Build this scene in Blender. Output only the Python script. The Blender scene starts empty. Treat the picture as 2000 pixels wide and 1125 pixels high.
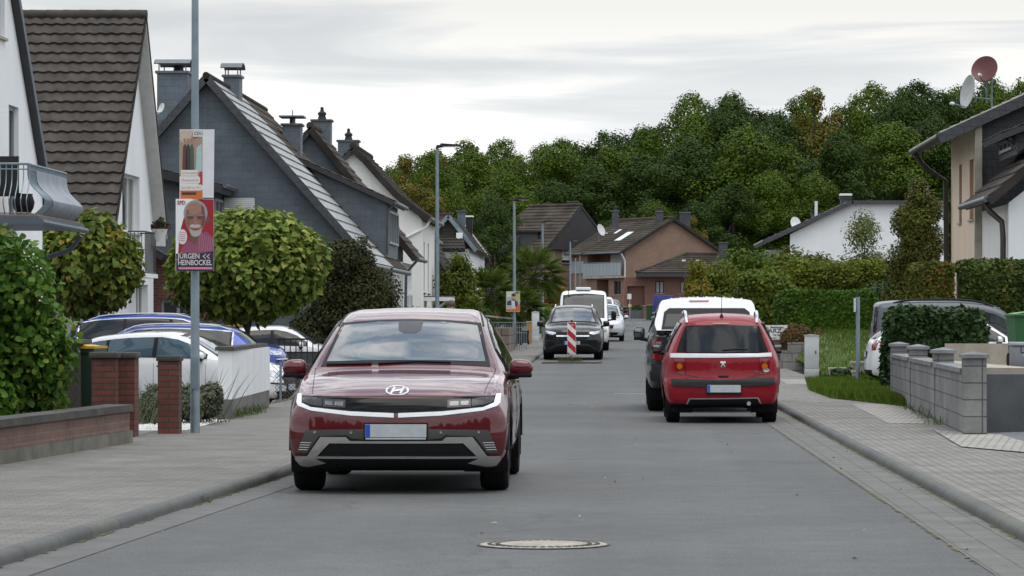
import bpy, bmesh, math, random
import numpy as np
from mathutils import Vector, Matrix
from mathutils.bvhtree import BVHTree
from mathutils.geometry import tessellate_polygon
random.seed(7); RNG = np.random.default_rng(11)
R = math.radians
SC = bpy.context.scene
COL = SC.collection

# ------------------------------------------------------------------ camera, sky, sun, exposure
CAM_H, FPX, VPX, HZY = 1.5, 6600.0, 1212.0, 622.0     # eye height, focal length / vanishing point in photo pixels
cd = bpy.data.cameras.new('camera'); cam = bpy.data.objects.new('camera', cd); COL.objects.link(cam)
cam.location = (0, 0, CAM_H); cam.rotation_euler = (R(90), 0, 0)
cd.sensor_width = 36.0; cd.lens = 36.0*FPX/2000.0
cd.shift_x = (1000-VPX)/2000.0; cd.shift_y = (HZY-562.5)/2000.0
cd.clip_start = 0.5; cd.clip_end = 3000
SC.camera = cam
SUN_EL, SUN_AZ = 72.0, 305.0      # azimuth counted from +X towards +Y: the veiled sun stands behind the camera to the right
wd = bpy.data.worlds.new("World"); SC.world = wd; wd.use_nodes = True
def build_world():
    nt = wd.node_tree; N = nt.nodes; L = nt.links; N.clear()
    out = N.new('ShaderNodeOutputWorld'); bg = N.new('ShaderNodeBackground'); bg.inputs[1].default_value = 0.1
    L.new(bg.outputs[0], out.inputs[0])
    sky = N.new('ShaderNodeTexSky'); sky.sky_type = 'NISHITA'; sky.sun_disc = False
    sky.sun_elevation = R(SUN_EL); sky.sun_rotation = R(90-SUN_AZ); sky.dust_density = 1.5
    tc = N.new('ShaderNodeTexCoord')
    sep = N.new('ShaderNodeSeparateXYZ'); L.new(tc.outputs['Generated'], sep.inputs[0])
    # cloud deck: look direction projected on a plane overhead, flattened near the horizon
    def math_(op, a, b=None):
        m = N.new('ShaderNodeMath'); m.operation = op
        for i, v in enumerate((a, b)):
            if v is None: continue
            if isinstance(v, (int, float)): m.inputs[i].default_value = v
            else: L.new(v, m.inputs[i])
        return m.outputs[0]
    zc = math_('MAXIMUM', sep.outputs[2], 0.0)
    den = math_('ADD', zc, 0.045)
    cx = math_('DIVIDE', sep.outputs[0], den); cy = math_('DIVIDE', sep.outputs[1], den)
    cmb = N.new('ShaderNodeCombineXYZ'); L.new(cx, cmb.inputs[0]); L.new(cy, cmb.inputs[1])
    def noise(scale, detail, rough, dist, loc):
        mp = N.new('ShaderNodeMapping'); mp.inputs['Location'].default_value = loc; mp.inputs['Scale'].default_value = scale
        L.new(cmb.outputs[0], mp.inputs[0])
        n = N.new('ShaderNodeTexNoise'); n.inputs['Scale'].default_value = 1; n.inputs['Detail'].default_value = detail
        n.inputs['Roughness'].default_value = rough; n.inputs['Distortion'].default_value = dist
        L.new(mp.outputs[0], n.inputs[0]); return n.outputs[0]
    n1 = noise((.85, 1.0, 1), 6, .52, .7, (3.1, 5.2, 0)); n2 = noise((5.5, 4.2, 1), 5, .5, .5, (9.3, 1.2, 0))
    hi = N.new('ShaderNodeMapRange'); L.new(sep.outputs[2], hi.inputs[0])
    hi.inputs[1].default_value = .10; hi.inputs[2].default_value = .40; hi.inputs[3].default_value = 0; hi.inputs[4].default_value = 1
    m2 = N.new('ShaderNodeMixRGB'); L.new(hi.outputs[0], m2.inputs[0]); L.new(n1, m2.inputs[1]); L.new(n2, m2.inputs[2]); mx = m2.outputs[0]
    ramp = N.new('ShaderNodeValToRGB'); L.new(mx, ramp.inputs[0])
    e = ramp.color_ramp.elements
    e[0].position = .36; e[0].color = (6.9, 7.15, 7.3, 1)
    e[1].position = .58; e[1].color = (9.8, 9.65, 9.3, 1)
    el = e.new(.47); el.color = (7.9, 8.1, 8.2, 1)
    # bright band low over the wood, greyer deck above
    mr = N.new('ShaderNodeMapRange'); L.new(sep.outputs[2], mr.inputs[0])
    mr.inputs[1].default_value = .050; mr.inputs[2].default_value = .092; mr.inputs[3].default_value = .92; mr.inputs[4].default_value = .70
    mr3 = N.new('ShaderNodeMapRange'); L.new(sep.outputs[2], mr3.inputs[0])
    mr3.inputs[1].default_value = .11; mr3.inputs[2].default_value = .30; mr3.inputs[3].default_value = 0; mr3.inputs[4].default_value = .70
    sc = N.new('ShaderNodeVectorMath'); sc.operation = 'SCALE'; 
    ramp2 = N.new('ShaderNodeValToRGB'); L.new(mx, ramp2.inputs[0]); e = ramp2.color_ramp.elements
    e[0].position = .40; e[0].color = (2.6, 3.5, 4.6, 1); e[1].position = .60; e[1].color = (10.5, 10.4, 10.2, 1)
    cm = N.new('ShaderNodeMixRGB'); L.new(hi.outputs[0], cm.inputs[0]); L.new(ramp.outputs[0], cm.inputs[1]); L.new(ramp2.outputs[0], cm.inputs[2])
    L.new(cm.outputs[0], sc.inputs[0]); L.new(math_('ADD', mr.outputs[0], mr3.outputs[0]), sc.inputs['Scale'])
    # overcast: thinner towards the zenith so that the deck overhead is darker and bluer
    mr2 = N.new('ShaderNodeMapRange'); L.new(sep.outputs[2], mr2.inputs[0])
    mr2.inputs[1].default_value = .12; mr2.inputs[2].default_value = .6; mr2.inputs[3].default_value = .93; mr2.inputs[4].default_value = .85
    mix = N.new('ShaderNodeMixRGB'); L.new(mr2.outputs[0], mix.inputs[0]); L.new(sky.outputs[0], mix.inputs[1]); L.new(sc.outputs[0], mix.inputs[2])
    L.new(mix.outputs[0], bg.inputs[0])
build_world()
sd = bpy.data.lights.new('sun', 'SUN'); sd.energy = 1.2; sd.angle = R(45); sd.color = (1, .95, .88)
sun = bpy.data.objects.new('sun', sd); COL.objects.link(sun)
sdir = Vector((math.cos(R(SUN_EL))*math.cos(R(SUN_AZ)), math.cos(R(SUN_EL))*math.sin(R(SUN_AZ)), math.sin(R(SUN_EL))))
sun.rotation_euler = sdir.to_track_quat('Z', 'Y').to_euler(); sun.location = sdir*60
SC.view_settings.view_transform = 'Standard'; SC.view_settings.look = 'None'
SC.view_settings.exposure = 0.45; SC.view_settings.gamma = 1.0
SC.cycles.max_bounces = 6; SC.cycles.transparent_max_bounces = 8
SC.cycles.use_adaptive_sampling = True; SC.cycles.adaptive_threshold = 0.02

# ------------------------------------------------------------------ placing helpers
def at(px, py, Y): return Vector(((px-VPX)/FPX*Y, Y, CAM_H+(HZY-py)/FPX*Y))
def xa(px, Y): return (px-VPX)/FPX*Y
def za(py, Y): return CAM_H+(HZY-py)/FPX*Y
def yx(px, X): return X*FPX/(px-VPX)
def lerp(a, b, t): return a+(b-a)*t
def interp(x, pts):
    if x <= pts[0][0]: return pts[0][1]
    for (a, va), (b, vb) in zip(pts, pts[1:]):
        if x <= b: return va+(vb-va)*(x-a)/(b-a)
    return pts[-1][1]
def sstep(x, a, b):
    t = min(1, max(0, (x-a)/(b-a))); return t*t*(3-2*t)
GP = [(-30,0),(60,0),(85,.05),(108,.16),(129,.32),(157,.56),(185,.92),(210,1.36),(240,1.7),(270,2.6),(320,5.5),(420,11),(620,18),(1200,20)]
def gz(Y): return interp(Y, GP)

# ------------------------------------------------------------------ object helpers
def tag(o, label=None, cat=None, group=None, kind=None):
    if label: o['label'] = label
    if cat: o['category'] = cat
    if group: o['group'] = group
    if kind: o['kind'] = kind
    return o
def thing(name, label, cat, loc=(0,0,0), rz=0.0, group=None):
    o = bpy.data.objects.new(name, None); COL.objects.link(o); o.empty_display_size = .3
    o.location = loc; o.rotation_euler = (0, 0, rz)
    return tag(o, label, cat, group)
def basis(o): return Matrix.Translation(o.location) @ o.rotation_euler.to_matrix().to_4x4()
def world_of(o):
    m = basis(o)
    while o.parent: o = o.parent; m = basis(o) @ m
    return m
def link_mesh(name, me, parent=None, world=True):
    o = bpy.data.objects.new(name, me); COL.objects.link(o)
    if parent:
        if world: me.transform(world_of(parent).inverted())
        o.parent = parent
    return o
def copy_tree(o, parent=None, label=None):
    c = o.copy(); COL.objects.link(c)
    if parent: c.parent = parent
    if label: c['label'] = label
    for ch in list(o.children): copy_tree(ch, c)
    return c
class MB:
    def __init__(s): s.v = []; s.f = []; s.m = []; s.sm = []
    def add(s, vs, fs, m=0, smooth=False):
        k = len(s.v); s.v += [tuple(v) for v in vs]
        for f in fs: s.f.append(tuple(k+i for i in f)); s.m.append(m); s.sm.append(smooth)
        return s
    def box(s, a, b, m=0, rz=0, c=None):
        x0,y0,z0 = a; x1,y1,z1 = b
        x0,x1 = min(x0,x1),max(x0,x1); y0,y1 = min(y0,y1),max(y0,y1); z0,z1 = min(z0,z1),max(z0,z1)
        vs = [Vector(p) for p in ((x0,y0,z0),(x1,y0,z0),(x1,y1,z0),(x0,y1,z0),(x0,y0,z1),(x1,y0,z1),(x1,y1,z1),(x0,y1,z1))]
        if rz:
            c = Vector(c) if c is not None else (vs[0]+vs[6])/2
            M = Matrix.Rotation(rz, 3, 'Z'); vs = [M@(v-c)+c for v in vs]
        return s.add(vs, [(0,3,2,1),(4,5,6,7),(0,1,5,4),(1,2,6,5),(2,3,7,6),(3,0,4,7)], m)
    def bevbox(s, a, b, r, m=0):
        bm = bmesh.new(); bmesh.ops.create_cube(bm, size=1)
        for v in bm.verts: v.co = Vector([lerp(a[i], b[i], v.co[i]+.5) for i in range(3)])
        bmesh.ops.bevel(bm, geom=bm.edges[:], offset=r, segments=2, profile=.5, affect='EDGES')
        s.frombm(bm, m, True); return s
    def frombm(s, bm, m=0, smooth=False):
        bm.verts.index_update()
        s.add([v.co for v in bm.verts], [[v.index for v in f.verts] for f in bm.faces], m, smooth); bm.free(); return s
    def prism(s, poly, axis, d0, d1, m=0):
        # poly: 2D points; axis 'x' -> (y,z), 'y' -> (x,z), 'z' -> (x,y)
        def P(p, d): return {'x': (d,p[0],p[1]), 'y': (p[0],d,p[1]), 'z': (p[0],p[1],d)}[axis]
        n = len(poly); vs = [P(p,d0) for p in poly]+[P(p,d1) for p in poly]
        tri = tessellate_polygon([[Vector((p[0],p[1],0)) for p in poly]])
        fs = [tuple(t) for t in tri]+[tuple(n+i for i in reversed(t)) for t in tri]
        fs += [(i,(i+1)%n,n+(i+1)%n,n+i) for i in range(n)]
        return s.add(vs, fs, m)
    def tube(s, pts, r, n=8, m=0, cap=True, smooth=True):
        pts = [Vector(p) for p in pts]; rr = r if isinstance(r, (list,tuple)) else [r]*len(pts)
        vs = []; fs = []; up = Vector((0,0,1))
        prev = None
        for i, p in enumerate(pts):
            d = (pts[min(i+1,len(pts)-1)]-pts[max(i-1,0)]).normalized()
            if prev is None:
                a = d.cross(up if abs(d.z) < .9 else Vector((1,0,0))).normalized()
            else: a = (prev-d*prev.dot(d)).normalized()
            prev = a; b = d.cross(a)
            for k in range(n):
                t = 2*math.pi*k/n; vs.append(p+(a*math.cos(t)+b*math.sin(t))*rr[i])
        for i in range(len(pts)-1):
            for k in range(n): fs.append((i*n+k, i*n+(k+1)%n, (i+1)*n+(k+1)%n, (i+1)*n+k))
        s.add(vs, fs, m, smooth)
        if cap:
            s.add(vs[:n], [tuple(reversed(range(n)))], m); s.add(vs[-n:], [tuple(range(n))], m)
        return s
    def lathe(s, prof, c, axis='z', n=24, m=0, smooth=True):
        # prof: (radius, height along the axis)
        vs = []; fs = []
        for r, h in prof:
            for k in range(n):
                t = 2*math.pi*k/n; a, b = r*math.cos(t), r*math.sin(t)
                p = {'z': (a,b,h), 'x': (h,a,b), 'y': (b,h,a)}[axis]
                vs.append((p[0]+c[0], p[1]+c[1], p[2]+c[2]))
        for i in range(len(prof)-1):
            for k in range(n): fs.append((i*n+k, i*n+(k+1)%n, (i+1)*n+(k+1)%n, (i+1)*n+k))
        return s.add(vs, fs, m, smooth)
    def grid(s, P, m=0, smooth=True, flip=False):
        h = len(P); w = len(P[0]); vs = [p for row in P for p in row]; fs = []
        for i in range(h-1):
            for j in range(w-1):
                q = (i*w+j, i*w+j+1, (i+1)*w+j+1, (i+1)*w+j); fs.append(q[::-1] if flip else q)
        return s.add(vs, fs, m, smooth)
    def mesh(s, name, mats, sharp=40):
        me = bpy.data.meshes.new(name); me.from_pydata(s.v, [], s.f)
        if not isinstance(mats, (list,tuple)): mats = [mats]
        for m in mats: me.materials.append(m)
        me.polygons.foreach_set('material_index', s.m); me.polygons.foreach_set('use_smooth', s.sm)
        me.update()
        bm = bmesh.new(); bm.from_mesh(me); bmesh.ops.recalc_face_normals(bm, faces=bm.faces) if s.__dict__.get('recalc', True) else None
        bm.to_mesh(me); bm.free()
        if any(s.sm): me.set_sharp_from_angle(angle=R(sharp))
        return me
    def build(s, name, mats, parent=None, world=True, sharp=40):
        return link_mesh(name, s.mesh(name, mats, sharp), parent, world)

# ------------------------------------------------------------------ materials
MATS = {}
def newmat(name):
    m = bpy.data.materials.new(name); m.use_nodes = True; nt = m.node_tree
    b = nt.nodes['Principled BSDF']; return m, nt, b
def nmath(nt, op, a, b=None, c=None):
    m = nt.nodes.new('ShaderNodeMath'); m.operation = op
    for i, v in enumerate((a, b, c)):
        if v is None: continue
        if isinstance(v, (int, float)): m.inputs[i].default_value = v
        else: nt.links.new(v, m.inputs[i])
    return m.outputs[0]
def ramp(nt, fac, stops):
    r = nt.nodes.new('ShaderNodeValToRGB'); nt.links.new(fac, r.inputs[0]); e = r.color_ramp.elements
    for i, (p, c) in enumerate(stops):
        el = e[i] if i < 2 else e.new(p)
        el.position = p; el.color = (*c, 1) if len(c) == 3 else c
    return r.outputs[0]
def noise_(nt, vec, scale, detail=4, rough=.55):
    n = nt.nodes.new('ShaderNodeTexNoise'); n.inputs['Scale'].default_value = scale; n.inputs['Detail'].default_value = detail
    n.inputs['Roughness'].default_value = rough
    if vec is not None: nt.links.new(vec, n.inputs[0])
    return n.outputs[0]
def objco(nt):
    t = nt.nodes.new('ShaderNodeTexCoord'); return t.outputs['Object']
def bump(nt, b, h, strength=.3, dist=.01):
    n = nt.nodes.new('ShaderNodeBump'); n.inputs['Strength'].default_value = strength; n.inputs['Distance'].default_value = dist
    nt.links.new(h, n.inputs['Height']); nt.links.new(n.outputs[0], b.inputs['Normal'])
def mixc(nt, fac, a, b, mode='MIX'):
    m = nt.nodes.new('ShaderNodeMixRGB'); m.blend_type = mode
    for i, v in enumerate((fac, a, b)):
        if isinstance(v, (int, float)): m.inputs[i].default_value = v
        elif isinstance(v, tuple): m.inputs[i].default_value = (*v, 1)
        else: nt.links.new(v, m.inputs[i])
    return m.outputs[0]
def simple(name, col, rough=.6, metal=0, var=.12, scale=6, bmp=0, spec=None, bscale=None, coat=0, ior=None):
    if name in MATS: return MATS[name]
    m, nt, b = newmat(name); v = objco(nt); n = noise_(nt, v, scale, 5)
    c = ramp(nt, n, [(.3, tuple(x*(1-var) for x in col)), (.7, tuple(min(1, x*(1+var)) for x in col))])
    nt.links.new(c, b.inputs['Base Color']); b.inputs['Roughness'].default_value = rough; b.inputs['Metallic'].default_value = metal
    if spec is not None: b.inputs['Specular IOR Level'].default_value = spec
    if ior: b.inputs['IOR'].default_value = ior
    if coat: b.inputs['Coat Weight'].default_value = coat; b.inputs['Coat Roughness'].default_value = .04
    if bmp: bump(nt, b, noise_(nt, v, bscale or scale*8, 4), bmp, .01)
    MATS[name] = m; return m
def wallco(nt):
    """object coordinates laid on a wall: u along the wall, v up"""
    v = objco(nt); s = nt.nodes.new('ShaderNodeSeparateXYZ'); nt.links.new(v, s.inputs[0])
    g = nt.nodes.new('ShaderNodeTexCoord'); gs = nt.nodes.new('ShaderNodeSeparateXYZ'); nt.links.new(g.outputs['Normal'], gs.inputs[0])
    f = nmath(nt, 'GREATER_THAN', nmath(nt, 'ABSOLUTE', gs.outputs[0]), .707)
    top = nmath(nt, 'GREATER_THAN', nmath(nt, 'ABSOLUTE', gs.outputs[2]), .8)
    u = nmath(nt, 'ADD', nmath(nt, 'MULTIPLY', s.outputs[0], nmath(nt, 'SUBTRACT', 1, f)), nmath(nt, 'MULTIPLY', s.outputs[1], f))
    w = nmath(nt, 'ADD', nmath(nt, 'MULTIPLY', s.outputs[2], nmath(nt, 'SUBTRACT', 1, top)), nmath(nt, 'MULTIPLY', s.outputs[1], top))
    c = nt.nodes.new('ShaderNodeCombineXYZ'); nt.links.new(u, c.inputs[0]); nt.links.new(w, c.inputs[1]); return c.outputs[0], v
def bricks(name, c1, c2, mortar, bw=.25, bh=.0833, ms=.012, rough=.85, bmp=.5, stain=.25, offset=.5, rot=0, flat=False, mixn=.5, squash=None, bdist=.008):
    if name in MATS: return MATS[name]
    m, nt, b = newmat(name)
    uv, v = wallco(nt)
    if flat: uv = v
    if rot:
        mp = nt.nodes.new('ShaderNodeMapping'); mp.inputs['Rotation'].default_value = (0,0,rot); nt.links.new(uv, mp.inputs[0]); uv = mp.outputs[0]
    t = nt.nodes.new('ShaderNodeTexBrick'); nt.links.new(uv, t.inputs[0])
    t.offset = offset
    t.inputs['Scale'].default_value = 1; t.inputs['Brick Width'].default_value = bw; t.inputs['Row Height'].default_value = bh
    t.inputs['Mortar Size'].default_value = ms; t.inputs['Mortar Smooth'].default_value = .2; t.inputs['Bias'].default_value = 0
    t.inputs['Color1'].default_value = (*c1,1); t.inputs['Color2'].default_value = (*c2,1); t.inputs['Mortar'].default_value = (*mortar,1)
    n = noise_(nt, v, 1.3, 6, .6); n2 = noise_(nt, v, 14, 4)
    c = mixc(nt, 1.0, t.outputs[0], ramp(nt, n, [(.25, (1-stain,)*3), (.75, (1+stain*.4,)*3)]), 'MULTIPLY')
    c = mixc(nt, 1.0, c, ramp(nt, n2, [(.3, (.88,)*3), (.7, (1.1,)*3)]), 'MULTIPLY')
    nt.links.new(c, b.inputs['Base Color']); b.inputs['Roughness'].default_value = rough
    h = nmath(nt, 'SUBTRACT', nmath(nt, 'MULTIPLY', n2, .25), nmath(nt, 'MULTIPLY', t.outputs['Fac'], 1.0))
    bump(nt, b, h, bmp, bdist); MATS[name] = m; return m
def leafmat(name, stops, trans=.25, rough=.5):
    """stops: colours picked leaf by leaf"""
    if name in MATS: return MATS[name]
    m, nt, b = newmat(name); g = nt.nodes.new('ShaderNodeNewGeometry')
    c = ramp(nt, g.outputs['Random Per Island'], stops)
    c2 = mixc(nt, 1.0, c, ramp(nt, noise_(nt, objco(nt), .55, 3), [(.3, (.72,.72,.72)), (.7, (1.25,1.25,1.2))]), 'MULTIPLY')
    nt.links.new(c2, b.inputs['Base Color']); b.inputs['Roughness'].default_value = rough; b.inputs['Specular IOR Level'].default_value = .12
    tr = nt.nodes.new('ShaderNodeBsdfTranslucent'); nt.links.new(c2, tr.inputs[0])
    mx = nt.nodes.new('ShaderNodeMixShader'); mx.inputs[0].default_value = trans
    out = nt.nodes['Material Output']; nt.links.new(b.outputs[0], mx.inputs[1]); nt.links.new(tr.outputs[0], mx.inputs[2]); nt.links.new(mx.outputs[0], out.inputs[0])
    MATS[name] = m; return m
def paint(name, col, metal=.35, rough=.32, coat=1.0, cior=1.45):
    if name in MATS: return MATS[name]
    m, nt, b = newmat(name); v = objco(nt)
    c = mixc(nt, 1.0, col, ramp(nt, noise_(nt, v, 2.2, 6, .65), [(.3,(.93,)*3),(.75,(1.05,)*3)]), 'MULTIPLY')
    nt.links.new(c, b.inputs['Base Color']); b.inputs['Metallic'].default_value = metal; b.inputs['Roughness'].default_value = rough
    b.inputs['Coat Weight'].default_value = coat; b.inputs['Coat Roughness'].default_value = .03; b.inputs['Coat IOR'].default_value = cior; b.inputs['Specular IOR Level'].default_value = .2
    MATS[name] = m; return m
def glassmat(name, col=(.012,.015,.017), ior=1.75, rough=.02):
    if name in MATS: return MATS[name]
    m, nt, b = newmat(name); v = objco(nt)
    c = mixc(nt, 1.0, col, ramp(nt, noise_(nt, v, 1.5, 3), [(.3,(.8,)*3),(.7,(1.2,)*3)]), 'MULTIPLY')
    nt.links.new(c, b.inputs['Base Color']); b.inputs['Roughness'].default_value = rough; b.inputs['IOR'].default_value = ior
    MATS[name] = m; return m
def plain(name, col, rough=.5, metal=0): return simple(name, col, rough, metal, .05, 9)

M_BLACK = simple('black_plastic', (.008,.008,.009), .5, 0, .1, 20, spec=.2)
M_RUBBER = simple('tyre_rubber', (.012,.012,.0125), .85, 0, .2, 12, spec=.15)
M_CHROME = simple('chrome', (.72,.73,.75), .12, 1.0, .03)
M_SILVER = simple('silver_trim', (.55,.56,.57), .3, .85, .04)
M_GALV = simple('galvanised_steel', (.20,.255,.29), .5, .45, .14, 5, .1)
M_GLASS = glassmat('car_glass', ior=1.42)
M_GLASSC = glassmat('clear_windscreen', (.05,.062,.070), 2.6)
M_WGLASS = glassmat('window_glass', (.02,.024,.028), 1.6, .04)
M_DARKGREY = simple('dark_grey_plastic', (.022,.024,.026), .6, 0, .12, 12, spec=.25)
M_WHITEPAINT = simple('white_paint', (.74,.75,.76), .5, 0, .03, 3)
M_LAMPRED = simple('red_lens', (.17,.004,.008), .12, 0, .12, 30, coat=1)
M_LAMPORANGE = simple('orange_lens', (.45,.12,.015), .12, 0, .12, 30, coat=1)
M_LAMPCLEAR = simple('clear_lens', (.5,.53,.56), .08, .6, .2, 30, coat=1)
M_LAMPDARK = simple('smoked_lens', (.02,.022,.024), .25, 0, .3, 25)
M_PLATE = simple('plate_white', (.42,.45,.47), .5, 0, .1, 14)
M_PLATEBLUE = simple('plate_blue', (.012,.07,.42), .4, 0, .05)
# ------------------------------------------------------------------ ground, road, pavements
KL = [(-4.0,14),(-3.73,20.3),(-3.45,26),(-3.15,32),(-2.95,42),(-2.82,55),(-2.7,84),(-2.72,119),(-2.6,150),(-2.4,200),(-2.4,224)]
KR = [(2.72,14),(2.69,22.5),(2.63,40),(2.6,54),(2.6,100),(2.65,150),(2.8,200),(2.8,224)]
PL = [(-7.2,14),(-6.06,33),(-5.6,38.5),(-5.45,48),(-5.55,54),(-5.3,80),(-4.75,110),(-4.35,130),(-4.0,160),(-3.8,224)]
PR = [(5.5,14),(4.15,41),(4.7,59),(4.3,72),(4.2,90),(4.1,120),(4.2,160),(4.4,224)]
def px_(poly, Y): return interp(Y, [(y, x) for x, y in poly])
YS = [14+2*i for i in range(106)]
def strip(name, mat, left, right, dz, nx=4):
    mb = MB(); P = []
    for Y in YS:
        a, b = left(Y), right(Y)
        P.append([(lerp(a,b,i/nx), Y, gz(Y)+dz) for i in range(nx+1)])
    mb.grid(P, 0, True, flip=False); o = mb.build(name, mat); tag(o, kind='structure'); return o
def asphalt():
    m, nt, b = newmat('asphalt'); v = objco(nt)
    n1 = noise_(nt, v, .35, 6, .6); n2 = noise_(nt, v, 55, 3, .7); n3 = noise_(nt, v, 3.0, 5, .65)
    c = ramp(nt, n1, [(.28,(.070,.073,.073)),(.72,(.104,.106,.105))])
    c = mixc(nt, 1, c, ramp(nt, n2, [(.28,(.62,)*3),(.5,(1,)*3),(.76,(1.6,)*3)]), 'MULTIPLY')
    c = mixc(nt, 1, c, ramp(nt, n3, [(.25,(.84,)*3),(.7,(1.1,)*3)]), 'MULTIPLY')
    # tyre-polished bands along the lanes and a few thin sealed cracks
    mp = nt.nodes.new('ShaderNodeMapping'); mp.inputs['Scale'].default_value = (1.1,.02,1); nt.links.new(v, mp.inputs[0])
    c = mixc(nt, 1, c, ramp(nt, noise_(nt, mp.outputs[0], 1.0, 3), [(.3,(.88,)*3),(.7,(1.1,)*3)]), 'MULTIPLY')
    vo = nt.nodes.new('ShaderNodeTexVoronoi'); vo.feature = 'DISTANCE_TO_EDGE'; vo.inputs['Scale'].default_value = .11
    dv = nt.nodes.new('ShaderNodeVectorMath'); dv.operation = 'ADD'; nt.links.new(v, dv.inputs[0])
    nn = nt.nodes.new('ShaderNodeTexNoise'); nn.inputs['Scale'].default_value = .7; nn.inputs['Detail'].default_value = 6; nt.links.new(v, nn.inputs[0])
    sc = nt.nodes.new('ShaderNodeVectorMath'); sc.operation = 'SCALE'; sc.inputs['Scale'].default_value = 2.0; nt.links.new(nn.outputs[1], sc.inputs[0]); nt.links.new(sc.outputs[0], dv.inputs[1])
    nt.links.new(dv.outputs[0], vo.inputs[0])
    c = mixc(nt, 1, c, ramp(nt, vo.outputs[0], [(0.0,(.78,)*3),(.005,(1,)*3)]), 'MULTIPLY')
    nt.links.new(c, b.inputs['Base Color']); b.inputs['Roughness'].default_value = .78; b.inputs['Specular IOR Level'].default_value = .35
    bump(nt, b, n2, .35, .006); return m
M_ASPH = asphalt()
M_PAVE = bricks('grey_block_paving', (.19,.183,.165), (.145,.142,.132), (.10,.098,.085), .2, .1, .008, .9, .4, .35, flat=True)
M_PAVE_R = bricks('worn_block_paving', (.225,.215,.195), (.18,.174,.16), (.095,.095,.08), .2, .1, .008, .9, .4, .4, flat=True, rot=R(90))
M_PAVE_L = bricks('pale_block_paving', (.36,.345,.31), (.30,.29,.265), (.13,.125,.11), .2, .16, .014, .9, .5, .25, flat=True, rot=R(8))
M_PAVE_D = bricks('slate_grey_paving', (.13,.14,.155), (.11,.12,.135), (.05,.05,.05), .6, .3, .008, .8, .5, .25, flat=True, rot=R(20))
M_GUTTER = bricks('gutter_blocks', (.145,.142,.134), (.122,.12,.114), (.085,.083,.072), .3, .2, .008, .9, .5, .35, flat=True, rot=R(90))
M_KERB = bricks('kerb_concrete', (.098,.102,.086), (.075,.079,.083), (.05,.05,.047), 1.0, 1.6, .016, .75, .3, .35, offset=0, flat=True, rot=R(90))
M_EARTH = simple('garden_earth', (.07,.062,.045), .95, 0, .4, .6, .4)
M_CONC = simple('pale_concrete', (.34,.31,.26), .9, 0, .25, 2.2, .3, bscale=40)
M_CONCD = simple('dark_concrete', (.075,.082,.088), .85, 0, .35, 1.6, .3, bscale=30)
def ground_z(x, Y):
    z = gz(Y)-.06
    if Y < 225: 
        z += -.16*sstep(-x, 5.9, 7.2)*sstep(Y, 40, 46)*(1-sstep(Y, 84, 92))
        z += .06*sstep(x, 6, 9)*sstep(Y, 60, 80)
    # the wooded rise climbs towards the right and far away
    if Y > 225: z += sstep(Y, 225, 300)*(4.0*sstep(x, -10, 45)-.6*sstep(-x, 5, 40))
    return z
mb = MB(); xs = [-700,-300,-150,-80,-50,-30,-20,-15,-12,-10,-8.5,-7.2,-6.6,-5.9,-4.5,-3,0,3,4.5,6,7.5,9,12,16,22,30,45,70,110,180,320,700]
ys = [-60,0]+[14+5*i for i in range(50)]+[270,285,300,320,345,370,400,440,500,620,800,1100]
mb.grid([[(x, y, ground_z(x, y)) for x in xs] for y in ys]); tag(mb.build('ground', M_EARTH), kind='structure')
strip('road', M_ASPH, lambda Y: px_(KL,Y)+.02, lambda Y: px_(KR,Y)-.50, .004, 10)
strip('gutter', M_GUTTER, lambda Y: px_(KR,Y)-.52, lambda Y: px_(KR,Y)+.02, .008, 1)
strip('pavement', M_PAVE, lambda Y: px_(PL,Y)-.25, lambda Y: px_(KL,Y)-.09, .08, 3)
strip('pavement', M_PAVE_R, lambda Y: px_(KR,Y)+.09, lambda Y: px_(PR,Y)+.25, .08, 3)
strip('gutter', simple('left_gutter', (.100,.100,.097), .85, 0, .2, 3, .3, bscale=50), lambda Y: px_(KL,Y)-.02, lambda Y: px_(KL,Y)+.33, .008, 1)
tag(MB().grid([[(x, y, gz(y)+.02) for x in (-60,-20,0,20,60)] for y in (212,218,222,226)]).build('side_street', M_ASPH), kind='structure')
def kerb(poly, side):
    mb = MB(); prof = [(0,-.05),(0,.035),(.008,.060),(.024,.076),(.045,.083),(.085,.085),(.105,.083),(.105,-.05)]
    mb.grid([[(px_(poly,Y)+side*p[0], Y, gz(Y)+p[1]) for p in prof] for Y in YS[:-6]], 0, True)
    tag(mb.build('kerb', M_KERB, sharp=50), kind='structure')
kerb(KL, -1); kerb(KR, 1)
M_MOSS = simple('gutter_moss', (.10,.095,.03), .95, 0, .5, 3, .4)
mb = MB()
for poly, off in ((KR,-.015),(KR,-.535),(KL,.02)):
    for i in range(340):
        Y = 15+i*.27+random.random()*.2
        if random.random() < .25: continue
        l = random.uniform(.08,.3); w = random.uniform(.008,.03 if off > -.1 else .015)
        x = px_(poly,Y)+off; z = gz(Y)+.010
        mb.add([(x-w,Y,z),(x+w,Y+.03,z+.004),(x+w*.8,Y+l,z+.004),(x-w*.7,Y+l*.9,z)], [(0,1,2,3)])
tag(mb.build('gutter_moss', M_MOSS), kind='stuff')
def sheet(name, mat, pts, dz, n=8):
    """ground patch given by four corners (x, y) going round"""
    a,b,c,d = pts; mb = MB()
    mb.grid([[(lerp(lerp(a[0],b[0],i/n),lerp(d[0],c[0],i/n),j/n), lerp(lerp(a[1],b[1],i/n),lerp(d[1],c[1],i/n),j/n), 
               gz(lerp(lerp(a[1],b[1],i/n),lerp(d[1],c[1],i/n),j/n))+dz) for i in range(n+1)] for j in range(n+1)])
    return tag(mb.build(name, mat), kind='structure')
sheet('driveway', M_PAVE_D, [(4.25,36),(9.5,36),(9.5,45.5),(4.3,41.6)], .086)
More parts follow.
